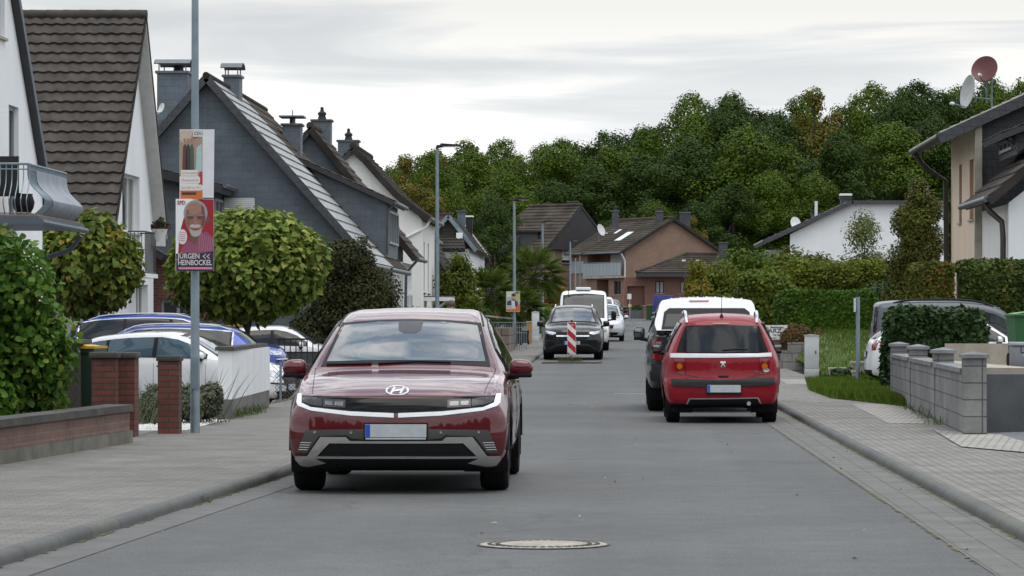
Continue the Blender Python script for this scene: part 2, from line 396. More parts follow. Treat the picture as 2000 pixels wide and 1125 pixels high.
sheet('pavement', M_PAVE_L, [(3.75,37.2),(4.62,34.5),(4.62,41),(3.95,42.6)], .092)
sheet('pavement', M_PAVE_L, [(3.62,45.6),(4.12,45.6),(4.68,56.0),(3.82,56.0)], .084)
sheet('driveway', M_PAVE_L, [(3.55,72),(4.3,72),(5.0,77),(3.6,77)], .084)
sheet('driveway', M_PAVE_D, [(-20,44),(-5.75,44),(-5.65,90),(-20,90)], -.205)
sheet('driveway', simple('pale_drive', (.22,.215,.2), .9, 0, .2, 2), [(6.4,66),(20,66),(20,95),(6.4,95)], .05)
tag(MB().grid([[(x, y, gz(y)+.086) for x in (-7.6,-6.4,-6.0,-5.5)] for y in (42.7,43.5,45,47.3)]).build('gravel_bed', simple('white_gravel', (.5,.5,.48), .9, 0, .5, 30, 1.0, bscale=40)), kind='structure')
mb = MB()
for i in range(900):
    x, y, r = random.uniform(-6.9,-5.5), random.uniform(42.8,46.6), random.uniform(.012,.03); z = gz(y)+.087
    mb.add([(x-r,y,z),(x,y-r,z),(x+r,y,z),(x,y+r,z),(x,y,z+r*1.3)], [(0,1,4),(1,2,4),(2,3,4),(3,0,4)])
tag(mb.build('gravel', simple('white_pebbles', (.55,.55,.53), .8, 0, .3, 12)), kind='stuff')

# manhole cover with a cast ring and concrete filling
t = thing('manhole_cover', 'round concrete filled manhole cover in the road in front of the red car', 'manhole cover', (-.507,22.3,gz(22)+.004))
M_IRON = simple('cast_iron', (.06,.06,.062), .6, .5, .3, 20, .3)
M_MCONC = simple('manhole_concrete', (.30,.28,.235), .9, 0, .3, 9, .4)
MB().lathe([(.425,.0),(.42,.008),(.375,.010),(.37,.004)], (0,0,0), n=64).build('frame', M_MCONC, t, False)
MB().lathe([(.37,.002),(.365,.010),(.345,.012),(.34,.006),(.31,.006),(.305,.012),(.0,.012)], (0,0,0), n=64).build('lid', M_MCONC, t, False)
mb = MB()
for k in range(40):
    a = 2*math.pi*k/40; c, s = math.cos(a), math.sin(a)
    for r0, r1, w in ((.345,.372,.016),(.29,.318,.014)):
        q = [(r0*c-w*s, r0*s+w*c), (r0*c+w*s, r0*s-w*c), (r1*c+w*s, r1*s-w*c), (r1*c-w*s, r1*s+w*c)]
        mb.prism(q, 'z', .004, .0135)
mb.lathe([(.43,.0),(.44,.006),(.425,.0095),(.42,.004)], (0,0,0), n=64)
mb.build('iron_ring', M_IRON, t, False)
# a few fine cracks and a sealed seam in the asphalt
mb = MB(); rc = random.Random(3)
for x0, y0, x1, y1, w in ((.9,21.6,2.1,21.9,.007),(-.2,38.0,2.0,38.8,.010),(-1.2,52.0,2.0,51.4,.014)):
    n = 40; pts = [(lerp(x0,x1,k/n)+rc.gauss(0,.012), lerp(y0,y1,k/n)+rc.gauss(0,.03)) for k in range(n+1)]; dx, dy = x1-x0, y1-y0; l = math.hypot(dx,dy); nx, ny = -dy/l, dx/l
    mb.grid([[(p[0]+s_*nx*w*(.6+rc.random()), p[1]+s_*ny*w*(.6+rc.random()), gz(p[1])+.0075) for s_ in (-.5,.5)] for p in pts])
tag(mb.build('road_crack', simple('crack_tar', (.035,.036,.037), .8)), kind='structure')
# short white parking line, and a sunken lighter repair strip
Y0 = 66.5
tag(MB().add([(-.14,Y0,gz(Y0)+.008),(.55,Y0,gz(Y0)+.008),(.55,Y0+.12,gz(Y0)+.008),(-.14,Y0+.12,gz(Y0)+.008)], [(0,1,2,3)]).build('road_marking', simple('worn_road_paint', (.42,.42,.40), .8, 0, .4, 14)), kind='structure')
mb = MB()
for i in range(90):
    Y = random.uniform(17,75); x = random.uniform(px_(KL,Y)+.1, px_(KR,Y)-.05); r = random.uniform(.008,.028); a = random.random()*6.28
    if random.random() < .3: x = px_(KR,Y)-random.uniform(.02,.5)
    z = gz(Y)+.009; c, s = math.cos(a), math.sin(a)
    mb.add([(x+c*r,Y+s*r,z),(x-s*r*.5,Y+c*r*.5,z+.012),(x-c*r,Y-s*r,z),(x+s*r*.5,Y-c*r*.5,z+.004)], [(0,1,2,3)])
tag(mb.build('leaf_litter', simple('dry_leaves', (.36,.32,.22), .9, 0, .6, 2)), kind='stuff')

# ------------------------------------------------------------------ walls with openings, windows, roofs
def panel(mb, O, U, N, poly, holes=(), depth=.14, m=0, mrev=None):
    """wall in the plane O + u*U + v*Z facing N, with rectangular openings (u0,v0,u1,v1) and their reveals"""
    O = Vector(O); U = Vector(U).normalized(); N = Vector(N).normalized(); Z = Vector((0,0,1)); mrev = m if mrev is None else mrev
    bm = bmesh.new()
    f = bm.faces.new([bm.verts.new((p[0],p[1],0)) for p in poly])
    for h in holes:
        for co, no in (((h[0],0,0),(1,0,0)),((h[2],0,0),(1,0,0)),((0,h[1],0),(0,1,0)),((0,h[3],0),(0,1,0))):
            bmesh.ops.bisect_plane(bm, geom=bm.verts[:]+bm.edges[:]+bm.faces[:], plane_co=co, plane_no=no)
    def inside(c): return any(h[0]-1e-4 < c.x < h[2]+1e-4 and h[1]-1e-4 < c.y < h[3]+1e-4 for h in holes)
    bmesh.ops.delete(bm, geom=[f for f in bm.faces if inside(f.calc_center_median())], context='FACES')
    for v in bm.verts: v.co = O+U*v.co.x+Z*v.co.y
    mb.frombm(bm, m)
    for (u0,v0,u1,v1) in holes:
        c = [(u0,v0),(u1,v0),(u1,v1),(u0,v1)]
        fr = [O+U*a+Z*b for a, b in c]; bk = [p-N*depth for p in fr]
        mb.add(fr+bk, [(i,(i+1)%4,4+(i+1)%4,4+i) for i in range(4)], mrev)
def wbox(mb, O, U, N, u0, v0, u1, v1, d0, d1, m=0):
    """box on a wall: d measured outwards along N"""
    O = Vector(O); U = Vector(U).normalized(); N = Vector(N).normalized(); Z = Vector((0,0,1))
    vs = [O+U*u+Z*v+N*d for d in (d0,d1) for u, v in ((u0,v0),(u1,v0),(u1,v1),(u0,v1))]
    mb.add(vs, [(3,2,1,0),(4,5,6,7),(0,1,5,4),(1,2,6,5),(2,3,7,6),(3,0,4,7)], m)
M_WFRAME = simple('white_window_frame', (.72,.72,.71), .45, 0, .04)
M_WGREY = simple('grey_window_frame', (.26,.29,.33), .5, 0, .05)
M_WDARK = simple('dark_window_frame', (.03,.03,.034), .5)
M_SHUT = simple('roller_shutter', (.60,.61,.61), .55, 0, .05)
M_CURT = simple('net_curtain', (.42,.43,.43), .9, 0, .1, 10)
def window(root, O, U, N, r, depth=.14, fm=None, mull=1, shutter=0.0, sill=True, sillm=None, curtain=False, rail=None, name='window', transom=None):
    fm = fm or M_WFRAME; u0,v0,u1,v1 = r; w = u1-u0; fw = min(.07, w*.12); d = -depth
    mb = MB()
    for a in ((u0,v0,u1,v0+fw),(u0,v1-fw,u1,v1),(u0,v0+fw,u0+fw,v1-fw),(u1-fw,v0+fw,u1,v1-fw)): wbox(mb,O,U,N,*a,d,d+.06)
    for k in range(1, mull+1):
        x = u0+w*k/(mull+1); wbox(mb,O,U,N,x-fw*.6,v0+fw,x+fw*.6,v1-fw,d,d+.055)
    if transom: wbox(mb,O,U,N,u0+fw,v0+transom-fw*.5,u1-fw,v0+transom+fw*.5,d,d+.052)
    fr = mb.build(name, fm, root)
    mb = MB(); wbox(mb,O,U,N,u0+.004,v0+.004,u1-.004,v1-.004,d-.03,d+.02); mb.build('pane', M_WGLASS if not curtain else M_CURT, fr)
    if sill:
        mb = MB(); wbox(mb,O,U,N,u0-.05,v0-.05,u1+.05,v0-.003,d+.02,.06); mb.build('sill', sillm or M_CONC, fr)
    if shutter:
        mb = MB(); n = max(2, int(shutter*(v1-v0)/.055)); top = v1-.01
        for k in range(n):
            wbox(mb,O,U,N,u0+.01,top-(k+1)*.055+.006,u1-.01,top-k*.055,d+.06,d+.085)
        mb.build('shutter', M_SHUT, fr)
    return fr
def tile_roof(name, mat, parent, A, B, C, D, n, m, amp=.02, step=.03, thick=.14, sub=4, slabm=None):
    """tiled slope: A-B eave, D-C ridge (D above A); every course is a raised strip with its own wave"""
    A,B,C,D = [Vector(p) for p in (A,B,C,D)]; nrm = (B-A).cross(D-A).normalized()
    if nrm.z < 0: nrm = -nrm
    def P(u, v): return (A*(1-u)+B*u)*(1-v)+(D*(1-u)+C*u)*v
    mb = MB(); cols = m*sub
    for r in range(n):
        v0, v1 = r/n, min(1.0, (r+1)/n+.08/n); rows = [[],[],[]]; jit = [random.uniform(-.004,.004) for _ in range(m+1)]
        for i in range(cols+1):
            u = i/cols; ph = (i % sub)/sub; w = amp*(math.sin(2*math.pi*ph)) if amp else 0
            j = jit[min(m, i//sub)]
            bu = u
            rows[0].append(P(bu,v0)+nrm*(.002)); rows[1].append(P(bu,v0)+nrm*(step+w+j)); rows[2].append(P(bu,v1)+nrm*(.004+w*.85))
        mb.grid(rows[1:], 0, amp > 0); mb.grid(rows[:2], 0, False)
    q = [A,B,C,D]; lo = [p-nrm*thick for p in q]; hi = [p-nrm*.001 for p in q]
    mb.add(lo+hi, [(3,2,1,0)]+[(i,(i+1)%4,4+(i+1)%4,4+i) for i in range(4)], 1)
    mb.recalc = False
    return mb.build(name, [mat, slabm or M_WDARK], parent, sharp=60)
def ridge(parent, a, b, r, mat, name='ridge_tiles', n=None):
    a, b = Vector(a), Vector(b); n = n or max(2, int((b-a).length/.4)); mb = MB()
    for k in range(n):
        p, q = a.lerp(b, k/n), a.lerp(b, (k+1.06)/n); mb.tube([p, q], [r*1.08, r], 10)
    return mb.build(name, mat, parent)
def beam(parent, a, b, w, h, mat, name='bargeboard'):
    """square section beam between two points (w across, h high)"""
    a, b = Vector(a), Vector(b); d = (b-a).normalized(); s = d.cross(Vector((0,0,1)))
    s = s.normalized() if s.length > 1e-4 else Vector((1,0,0)); up = s.cross(d)
    vs = [p+s*x*w/2+up*y*h/2 for p in (a,b) for x, y in ((-1,-1),(1,-1),(1,1),(-1,1))]
    return MB().add(vs, [(3,2,1,0),(4,5,6,7),(0,1,5,4),(1,2,6,5),(2,3,7,6),(3,0,4,7)]).build(name, mat, parent)
def pipe(parent, pts, r, mat, name='downpipe'): return MB().tube(pts, r, 10).build(name, mat, parent)
M_SLATE = bricks('slate_cladding', (.115,.142,.166), (.095,.120,.142), (.068,.085,.10), .36, .19, .006, .6, .3, .35, offset=.35)
M_SLATED = bricks('dark_slate_cladding', (.062,.066,.074), (.05,.054,.062), (.028,.028,.032), .3, .2, .008, .65, .6, .25)
def render_coat(name, col, dirt=.10):
    m, nt, b = newmat(name); v = objco(nt); mp = nt.nodes.new('ShaderNodeMapping'); mp.inputs['Scale'].default_value = (1.3,1.3,.16); nt.links.new(v, mp.inputs[0])
    c = ramp(nt, noise_(nt, mp.outputs[0], 1.7, 6, .65), [(.25,tuple(x*(1-dirt*1.6) for x in col)),(.45,tuple(x*(1-dirt*.3) for x in col)),(.7,col)])
    c = mixc(nt, 1, c, ramp(nt, noise_(nt, v, .5, 5), [(.3,(.93,.935,.93)),(.7,(1.02,)*3)]), 'MULTIPLY')
    nt.links.new(c, b.inputs['Base Color']); b.inputs['Roughness'].default_value = .92; bump(nt, b, noise_(nt, v, 85, 4), .3, .01); return m
M_REND = render_coat('white_render', (.78,.80,.82)); M_RENDW = render_coat('warm_white_render', (.78,.77,.74))
M_BEIGE = simple('beige_render', (.70,.56,.44), .9, 0, .05, 1.0, .25, bscale=90)
M_PEACH = simple('peach_reveal', (.42,.27,.19), .9, 0, .05)
M_BRICKR = bricks('red_brick', (.16,.052,.036), (.115,.04,.03), (.15,.125,.11), .25, .083, .011, .85, .6, .3)
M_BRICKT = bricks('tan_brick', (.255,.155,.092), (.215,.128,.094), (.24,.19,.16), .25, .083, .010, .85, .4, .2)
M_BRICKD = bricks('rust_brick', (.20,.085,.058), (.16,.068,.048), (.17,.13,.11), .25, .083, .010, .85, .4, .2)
M_TILEB = simple('brown_roof_tile', (.061,.053,.047), .85, 0, .32, 2.6, .2, spec=.2, bscale=40)
M_TILED = simple('dark_roof_tile', (.036,.032,.029), .85, 0, .32, 1.6, .2, spec=.15, bscale=40)
M_TILEG = simple('grey_roof_tile', (.21,.225,.23), .42, 0, .2, 2.0, .15, bscale=40)
M_TILEM = simple('mossy_roof_tile', (.058,.049,.040), .85, 0, .4, 1.1, .2, spec=.15, bscale=30)
M_BLUEG = simple('blue_grey_board', (.075,.095,.12), .55, 0, .08, 4)
M_ZINC = simple('zinc_sheet', (.13,.145,.16), .45, .6, .15, 3)
M_BROWNP = simple('brown_gutter', (.045,.036,.03), .4, .2, .1)
M_SOFFIT = simple('white_soffit_board', (.52,.52,.50), .7, 0, .08, 5)
def chimney(root, x0, x1, y0, y1, z0, z1, mat, hood=None, capm=None):
    mb = MB().box((x0,y0,z0),(x1,y1,z1)); c = mb.build('chimney', mat, root)
    MB().box((x0-.05,y0-.05,z1+.003),(x1+.05,y1+.05,z1+.07)).build('chimney_cap', capm or M_CONCD, c)
    if hood == 'arch':
        mb = MB(); w = x1-x0+.16; cx = (x0+x1)/2; cy = (y0+y1)/2; wy = y1-y0+.16; pts = [(cy+wy/2*math.cos(a), z1+.28+.15*math.sin(a)) for a in [math.pi*k/10 for k in range(11)]]
        pts += [(p[0]*.97+cy*.03, p[1]-.025) for p in reversed(pts)]
        mb.prism(pts, 'x', x0-.08, x1+.08)
        for px, py in ((x0+.05,y0+.05),(x1-.05,y0+.05),(x0+.05,y1-.05),(x1-.05,y1-.05)): mb.box((px-.015,py-.015,z1+.07),(px+.015,py+.015,z1+.29))
        mb.build('chimney_hood', M_ZINC, c)
        if x1-x0 > .6: MB().lathe([(.16,z1+.07),(.13,z1+.2),(.17,z1+.2),(.17,z1+.26)], ((x0+x1)/2+.1,(y0+y1)/2,0), n=12).build('chimney_pot', M_DARKGREY, c)
    if hood == 'plate':
        mb = MB().box((x0-.1,y0-.1,z1+.26),(x1+.1,y1+.1,z1+.31)); mb.lathe([(.09,z1+.07),(.09,z1+.26)], ((x0+x1)/2,(y0+y1)/2,0), n=12)
        mb.tube([((x0+x1)/2,(y0+y1)/2,z1+.31),((x0+x1)/2,(y0+y1)/2,z1+.5)], .015); mb.build('chimney_hood', M_ZINC, c)
    if hood == 'pot':
        MB().lathe([(.15,z1+.07),(.11,z1+.22),(.14,z1+.23),(.14,z1+.3),(.06,z1+.36),(.05,z1+.48),(.0,z1+.5)], ((x0+x1)/2,(y0+y1)/2,0), n=14).build('chimney_pot', M_DARKGREY, c)
    return c
def dish(root_name, label, c, r, aim, mat, arm=True, pole=.6):
    """satellite dish: c its centre, aim the way it looks"""
    t = thing(root_name, label, 'satellite dish', c)
    aim = Vector(aim).normalized(); q = aim.to_track_quat('Z', 'Y').to_matrix()
    mb = MB(); n = 28; rings = [[q@Vector((r*k/6*math.cos(2*math.pi*i/n), r*1.08*k/6*math.sin(2*math.pi*i/n), .22*r*(k/6)**2)) for i in range(n+1)] for k in range(7)]
    mb.grid(rings); mb.grid([[p-aim*.02 for p in row] for row in rings], flip=True)
    mb.tube([p-aim*.01 for p in rings[-1]], .012, 6, cap=False); mb.build('reflector', mat, t, False)
    low = q@Vector((0,-r*1.0,.2*r))
    if low.z > 0: low = q@Vector((0,r*1.0,.2*r))
    tip = low*.85+aim*r*1.05+Vector((0,0,-.05))
    MB().tube([low, tip], .018, 8).build('feed_arm', M_GALV, t, False)
    MB().tube([tip-aim*.07, tip+aim*.02], [.05,.035], 10).build('receiver', M_SHUT, t, False)
    MB().tube([-aim*.02, -aim*.14+Vector((0,0,-.05)), -aim*.16+Vector((0,0,-pole))], .022, 8).build('mast', M_GALV, t, False)
    return t
# ------------------------------------------------------------------ houses on the left
X0 = -11.0
t = thing('house', 'white rendered house at the far left with a railed balcony and blue grey verge', 'house', (X0,59,0))
hA = t; O, U, N = (X0,0,0), (0,1,0), (1,0,0)
holes = [(60.75,3.25,61.75,5.35),(59.3,6.5,60.35,7.75),(60.3,1.2,61.6,2.1)]
mb = MB(); panel(mb, O, U, N, [(53.8,-.3),(64.3,-.3),(64.3,4.05),(59.1,9.2),(53.8,4.05)], holes)
mb.box((-20,64.29,-.3),(X0-.001,64.3,4.05)); mb.box((-20,53.8,-.3),(X0-.001,53.81,4.05)); mb.build('wall', M_REND, t)
window(t,O,U,N,holes[0],fm=M_WGREY,mull=1,sill=False,name='balcony_door'); window(t,O,U,N,holes[1],fm=M_WGREY,mull=0); window(t,O,U,N,holes[2],fm=M_WDARK,mull=1)
for (ya, yb) in ((64.75,59.1),(53.4,59.1)):
    A, B = ((-20,ya,3.62),(X0+.13,ya,3.62)) if ya < 59 else ((X0+.13,ya,3.62),(-20,ya,3.62))
    Cc, D = ((X0+.13,yb,9.28),(-20,yb,9.28)) if ya < 59 else ((-20,yb,9.28),(X0+.13,yb,9.28))
    tile_roof('roof', M_TILED, t, A, B, Cc, D, 22, 26)
    beam(t, (X0+.12,ya,3.60), (X0+.12,yb,9.24), .05, .17, M_BLUEG)
ridge(t, (-20,59.1,9.32), (X0+.15,59.1,9.32), .11, M_TILED)
# balcony: slab, belly railing, screen
b = MB().box((X0+.002,56.7,3.09),(X0+1.25,61.35,3.22)).build('balcony', M_BLUEG, t)
MB().box((X0+.01,56.74,3.223),(X0+1.2,61.3,3.25)).build('balcony_floor', simple('balcony_tiles', (.24,.17,.12), .8), b)
MB().tube([(X0+1.28,56.7,3.12),(X0+1.3,61.4,3.09)], .05, 8).build('gutter', M_BLUEG, b)
MB().tube([(X0+1.2,61.4,3.0),(X0+1.0,61.45,2.75),(X0+.1,61.5,2.45)], .045, 8).build('downpipe', M_BLUEG, b)
def belly(h): return .30*math.exp(-((h-.22)/.22)**2)
mb = MB(); hs = [k*.86/10 for k in range(11)]
pts = [(X0+.98,57.0,0,-1), ] 
for k in range(11): # near end, facing the camera
    x = X0+.05+k*.098; mb.tube([(x, 57.0-belly(h), 3.25+h) for h in hs], .010, 5, cap=False)
for k in range(36):
    y = 57.0+k*.112; mb.tube([(X0+1.0+belly(h), y, 3.25+h) for h in hs], .010, 5, cap=False)
for z, r in ((4.11,.022),(4.02,.012),(3.28,.012)):
    mb.tube([(X0,57.0,z),(X0+.9,57.0,z),(X0+1.0,57.06,z),(X0+1.0,60.95,z)], r, 7)
mb.build('railing', M_GALV, b)
mb = MB(); mb.grid([[(X0+1.02+belly(h)+.006*math.sin(y*40), y, 3.25+h) for y in [57.75+.06*i for i in range(54)]] for h in hs[:-1]])
mb.build('privacy_screen', simple('grey_screen_cloth', (.25,.275,.31), .8, 0, .15, 3), b)
t = thing('balcony_chair', 'dark folding garden chair leaning on the balcony of the white house', 'chair', (X0+.62,57.5,3.26))
MB().box((-.3,-.03,.35),(.14,.03,1.0)).build('backrest', M_DARKGREY, t, False); MB().box((-.3,-.02,.33),(.14,.42,.38)).build('seat', M_DARKGREY, t, False)
for x in (-.29,.12):
    for y in (-.02,.4): MB().tube([(x,y,0),(x,y,.36)], .014, 6).build('leg', M_BLACK, t, False)
t = thing('flower_pot', 'round black pot standing on the balcony of the white house', 'flower pot', (X0+.85,57.45,3.256))
MB().lathe([(.0,.0),(.10,.0),(.17,.12),(.19,.22),(.15,.34),(.16,.36),(.13,.36),(.12,.30),(.0,.30)], (0,0,0), n=20).build('vessel', M_BLACK, t, False)
MB().lathe([(.12,.305),(.06,.32),(0,.325)], (0,0,0), n=14).build('soil', M_EARTH, t, False)

# steep brown-roofed house
XB = -12.0; yn, yp, yf, zn, zp, zf = 78.2, 83.2, 87.1, 3.68, 8.95, 3.75; xv = -11.7
t = thing('house', 'white gabled house with a large steep brown pantile roof behind the blue cars', 'house', (XB,83,0)); hB = t
O, U, N = (XB,0,0), (0,1,0), (1,0,0)
holes = [(81.35,3.6,84.3,5.02),(83.7,.9,85.8,2.35)]
def onl(y, off=.18): return interp(y, [(yn,zn),(yp,zp),(yf,zf)])-off
mb = MB(); panel(mb, O, U, N, [(79.0,-.3),(86.8,-.3),(86.8,onl(86.8)),(yp,zp-.2),(79.0,onl(79.0))], holes, .2)
mb.box((-26,78.99,-.3),(XB-.001,79.0,4.0)); mb.box((-26,86.79,-.3),(XB-.001,86.8,3.9)); mb.build('wall', M_REND, t)
window(t,O,U,N,holes[0],.2,mull=2,fm=M_WFRAME); window(t,O,U,N,holes[1],.2,mull=2)
sl = (zp-zn)/(yp-yn)
tile_roof('roof', M_TILEB, t, (-26,yn-1.0,zn-sl*1.0), (xv,yn-1.0,zn-sl*1.0), (xv,yp,zp), (-26,yp,zp), 25, 52, .022, .065)
tile_roof('roof', M_TILEB, t, (xv,yf,zf), (-26,yf,zf), (-26,yp,zp), (xv,yp,zp), 20, 52, .022, .045)
ridge(t, (-26,yp,zp+.03), (xv+.02,yp,zp+.03), .12, M_TILEB)
beam(t, (xv-.15,yf,zf-.19), (xv-.15,yp,zp-.2), .34, .06, M_SOFFIT, 'soffit'); beam(t, (xv+.01,yf+.05,zf-.06), (xv+.01,yp+.07,zp-.08), .04, .18, M_TILED)
beam(t, (xv+.015,yn-.2,zn-.3), (xv+.015,yp-.02,zp-.1), .03, .10, M_TILED); MB().box((XB+.003,86.3,3.35),(xv-.0,86.9,3.65)).build('eaves_box', M_SOFFIT, t)
# French balcony rail and pot
mb = MB(); 
for z in (2.62,3.62): mb.tube([(XB+.01,82.2,z),(XB+.42,82.25,z),(XB+.42,84.2,z),(XB+.01,84.25,z)], .018, 6)
for k in range(14): y = 82.3+k*.145; mb.tube([(XB+.42,y,2.62),(XB+.42,y,3.62)], .009, 5, cap=False)
for k in range(4): x = XB+.08+k*.09; mb.tube([(x,82.22,2.62),(x,82.22,3.62)], .009, 5, cap=False)
mb.build('window_railing', M_WDARK, t)
MB().box((XB+.004,82.1,2.5),(XB+.46,84.3,2.6)).build('balcony', M_REND, t)
hpot = (XB+.55,84.0,3.4)

# slate-clad house with its pale grey roof, gable towards the camera
YC = 92.0; XR, ZR = -11.25, 8.1; XE, ZE = -6.76, 3.0; XW = XR-(XE-XR)
t = thing('house', 'dark slate clad gable house with a shiny pale grey roof and two hooded chimneys', 'house', (XR,YC,0)); hC = t
sc = (ZR-ZE)/(XE-XR)
O, U, N = (0,YC,0), (1,0,0), (0,-1,0)
hs_ = [(-10.8,3.3,-9.95,4.8)]
mb = MB(); panel(mb, O, U, N, [(XW+.5,-.3),(XE-.45,-.3),(XE-.45,ZE+sc*.45-.1),(XR,ZR-.12),(XW+.5,ZE+sc*.5-.1)], hs_, .1)
mb.build('gable_cladding', M_SLATE, t)
window(t,O,U,N,hs_[0],.1,shutter=1.0,mull=0)
mb = MB().box((XE-.46,YC+.003,-.3),(XE-.45,107,ZE+.2)); mb.box((XW+.5,107,-.3),(XE-.45,107.01,ZE)); mb.build('wall', M_REND, t)
tile_roof('roof', M_TILEG, t, (XE,YC-.25,ZE), (XE,100.0,ZE), (XR,100.0,ZR), (XR,YC-.25,ZR), 17, 22, .006, .05)
tile_roof('roof', M_TILEM, t, (XE,100.004,ZE), (XE,107.0,ZE), (XR,107.0,ZR), (XR,100.004,ZR), 17, 22, .018, .035)
tile_roof('roof', M_TILEG, t, (XW,107,ZE), (XW,YC-.25,ZE), (XR,YC-.25,ZR), (XR,107,ZR), 17, 30, .006, .035)
ridge(t, (XR,YC-.3,ZR+.0), (XR,107,ZR+.0), .09, M_TILED)
for xe in (XE, XW): beam(t, (xe,YC-.27,ZE-.06), (XR,YC-.27,ZR-.06), .06, .2, M_SLATED)
pipe(t, [(XE+.07,YC-.3,ZE-.08),(XE+.07,107,ZE-.08)], .07, M_ZINC, 'gutter')
mb = MB()
for k in range(16): mb.box((XE-.5,94.2+k*.13,ZE+.62),(XE-.44,94.24+k*.13,ZE+.78))
for z in (.64,.76): mb.box((XE-.49,94.1,ZE+z),(XE-.46,96.4,ZE+z+.02))
mb.build('snow_guard', M_DARKGREY, t)
chimney(t, -12.95, -12.1, 94.4, 95.6, 5.4, 8.35, M_SLATE, 'arch', M_ZINC)
chimney(t, -11.35, -10.9, 96.6, 97.4, 6.5, 8.4, M_SLATE, 'arch', M_ZINC)
chimney(t, -10.35, -9.8, 103.4, 104.2, 5.6, 7.4, M_SLATE, 'plate')
# shed dormer on the far half
d = MB().prism([(-9.3,6.0),(-7.0,4.95),(-7.0,3.35),(-8.0,4.3)], 'y', 101.0, 106.2).build('dormer', M_SLATE, t)
tile_roof('dormer_roof', M_TILEM, d, (-6.75,100.8,5.0), (-6.75,106.4,5.0), (-9.6,106.4,6.3), (-9.6,100.8,6.3), 9, 16, .015, .03)
pipe(d, [(-6.72,100.9,4.95),(-6.72,106.3,4.95)], .06, M_ZINC, 'gutter'); pipe(d, [(-6.75,100.95,4.92),(-6.95,101.0,4.75),(-6.97,101.02,3.4)], .04, M_ZINC)
window(d, (-6.995,0,0), (0,1,0), (1,0,0), (101.5,3.75,105.6,4.75), -.01, mull=3, sill=False, fm=M_WGREY)
dish('satellite_dish', 'small pale antenna on an arm beside the left slate chimney', (-12.65,93.2,7.3), .12, (-.6,-.5,.2), M_SHUT, pole=.5)
# bay in front of the slate gable over a brick ground floor
mb = MB().prism([(-13.2,3.2),(-10.85,3.2),(-10.85,5.05),(-13.2,5.6)], 'y', 89.6, YC-.003); mb.build('bay_cladding', M_SLATE, t)
mb = MB(); panel(mb, (0,89.7,0), (1,0,0), (0,-1,0), [(-13.2,-.3),(-10.9,-.3),(-10.9,3.19),(-13.2,3.19)], [(-12.2,.0,-11.3,2.0)])
mb.box((-10.905,89.701,-.3),(-10.9,YC-.005,3.19)); mb.build('brick_wall', M_BRICKR, t)
window(t, (0,89.7,0), (1,0,0), (0,-1,0), (-12.2,.0,-11.3,2.0), fm=M_WGREY, sill=False, name='door')
tile_roof('bay_roof', M_SLATED, t, (-10.5,89.2,5.02), (-10.5,92,5.02), (-13.4,92,5.75), (-13.4,89.2,5.75), 6, 6, 0, .02, .22)
pipe(t, [(-10.45,89.2,5.0),(-10.45,91.9,5.0)], .06, M_ZINC, 'gutter')
window(t, (-10.845,0,0), (0,1,0), (1,0,0), (89.9,3.3,91.7,4.7), -.01, fm=M_WGREY, mull=1, sill=False)
tile_roof('porch_roof', M_SLATED, t, (-11.9,88.2,3.15), (-11.9,89.6,3.15), (-13.4,89.6,4.1), (-13.4,88.2,4.1), 4, 4, 0, .02, .16)

# brown-roofed slate gable behind it
t = thing('house', 'white walled house with slate gable and brown roof behind the shiny grey roof', 'house', (-9.9,108,0))
XR, ZR, XE, ZE, Ya, Yb = -9.9, 7.62, -6.55, 3.45, 108, 112.5; XW = XR-(XE-XR); sc = (ZR-ZE)/(XE-XR)
mb = MB(); panel(mb, (0,Ya,0), (1,0,0), (0,-1,0), [(XW+.4,3.3),(XE-.4,3.3),(XE-.4,ZE+sc*.4-.1),(XR,ZR-.12),(XW+.4,ZE+sc*.4-.1)]); mb.build('gable_cladding', M_SLATE, t)
mb = MB().box((XW+.4,Ya+.004,-.3),(XE-.4,Yb,3.29)); mb.build('wall', M_REND, t)
tile_roof('roof', M_TILEB, t, (XE,Ya-.2,ZE), (XE,Yb,ZE), (XR,Yb,ZR), (XR,Ya-.2,ZR), 16, 26, .02, .045)
tile_roof('roof', M_TILEB, t, (XW,Yb,ZE), (XW,Ya-.2,ZE), (XR,Ya-.2,ZR), (XR,Yb,ZR), 16, 26, .02, .045)
ridge(t, (XR,Ya-.2,ZR+.03), (XR,Yb,ZR+.03), .12, M_TILEB)
beam(t, (XE,Ya-.22,ZE-.08), (XR,Ya-.22,ZR-.08), .06, .2, M_TILED)
pipe(t, [(XE+.06,Ya-.2,ZE-.05),(XE+.06,Yb,ZE-.05)], .07, M_ZINC, 'gutter'); pipe(t, [(XE+.05,Ya-.1,ZE-.1),(XE-.3,Ya-.05,ZE-.5),(XE-.36,Ya-.06,0)], .045, M_ZINC)
chimney(t, -10.1, -9.5, 110.6, 111.3, 6.6, 7.95, M_SLATE, 'pot')
window(t, (XE-.398,0,0), (0,1,0), (1,0,0), (108.6,.9,109.8,2.3), -.01, sill=True); window(t, (XE-.398,0,0), (0,1,0), (1,0,0), (110.6,.9,111.8,2.3), -.01)

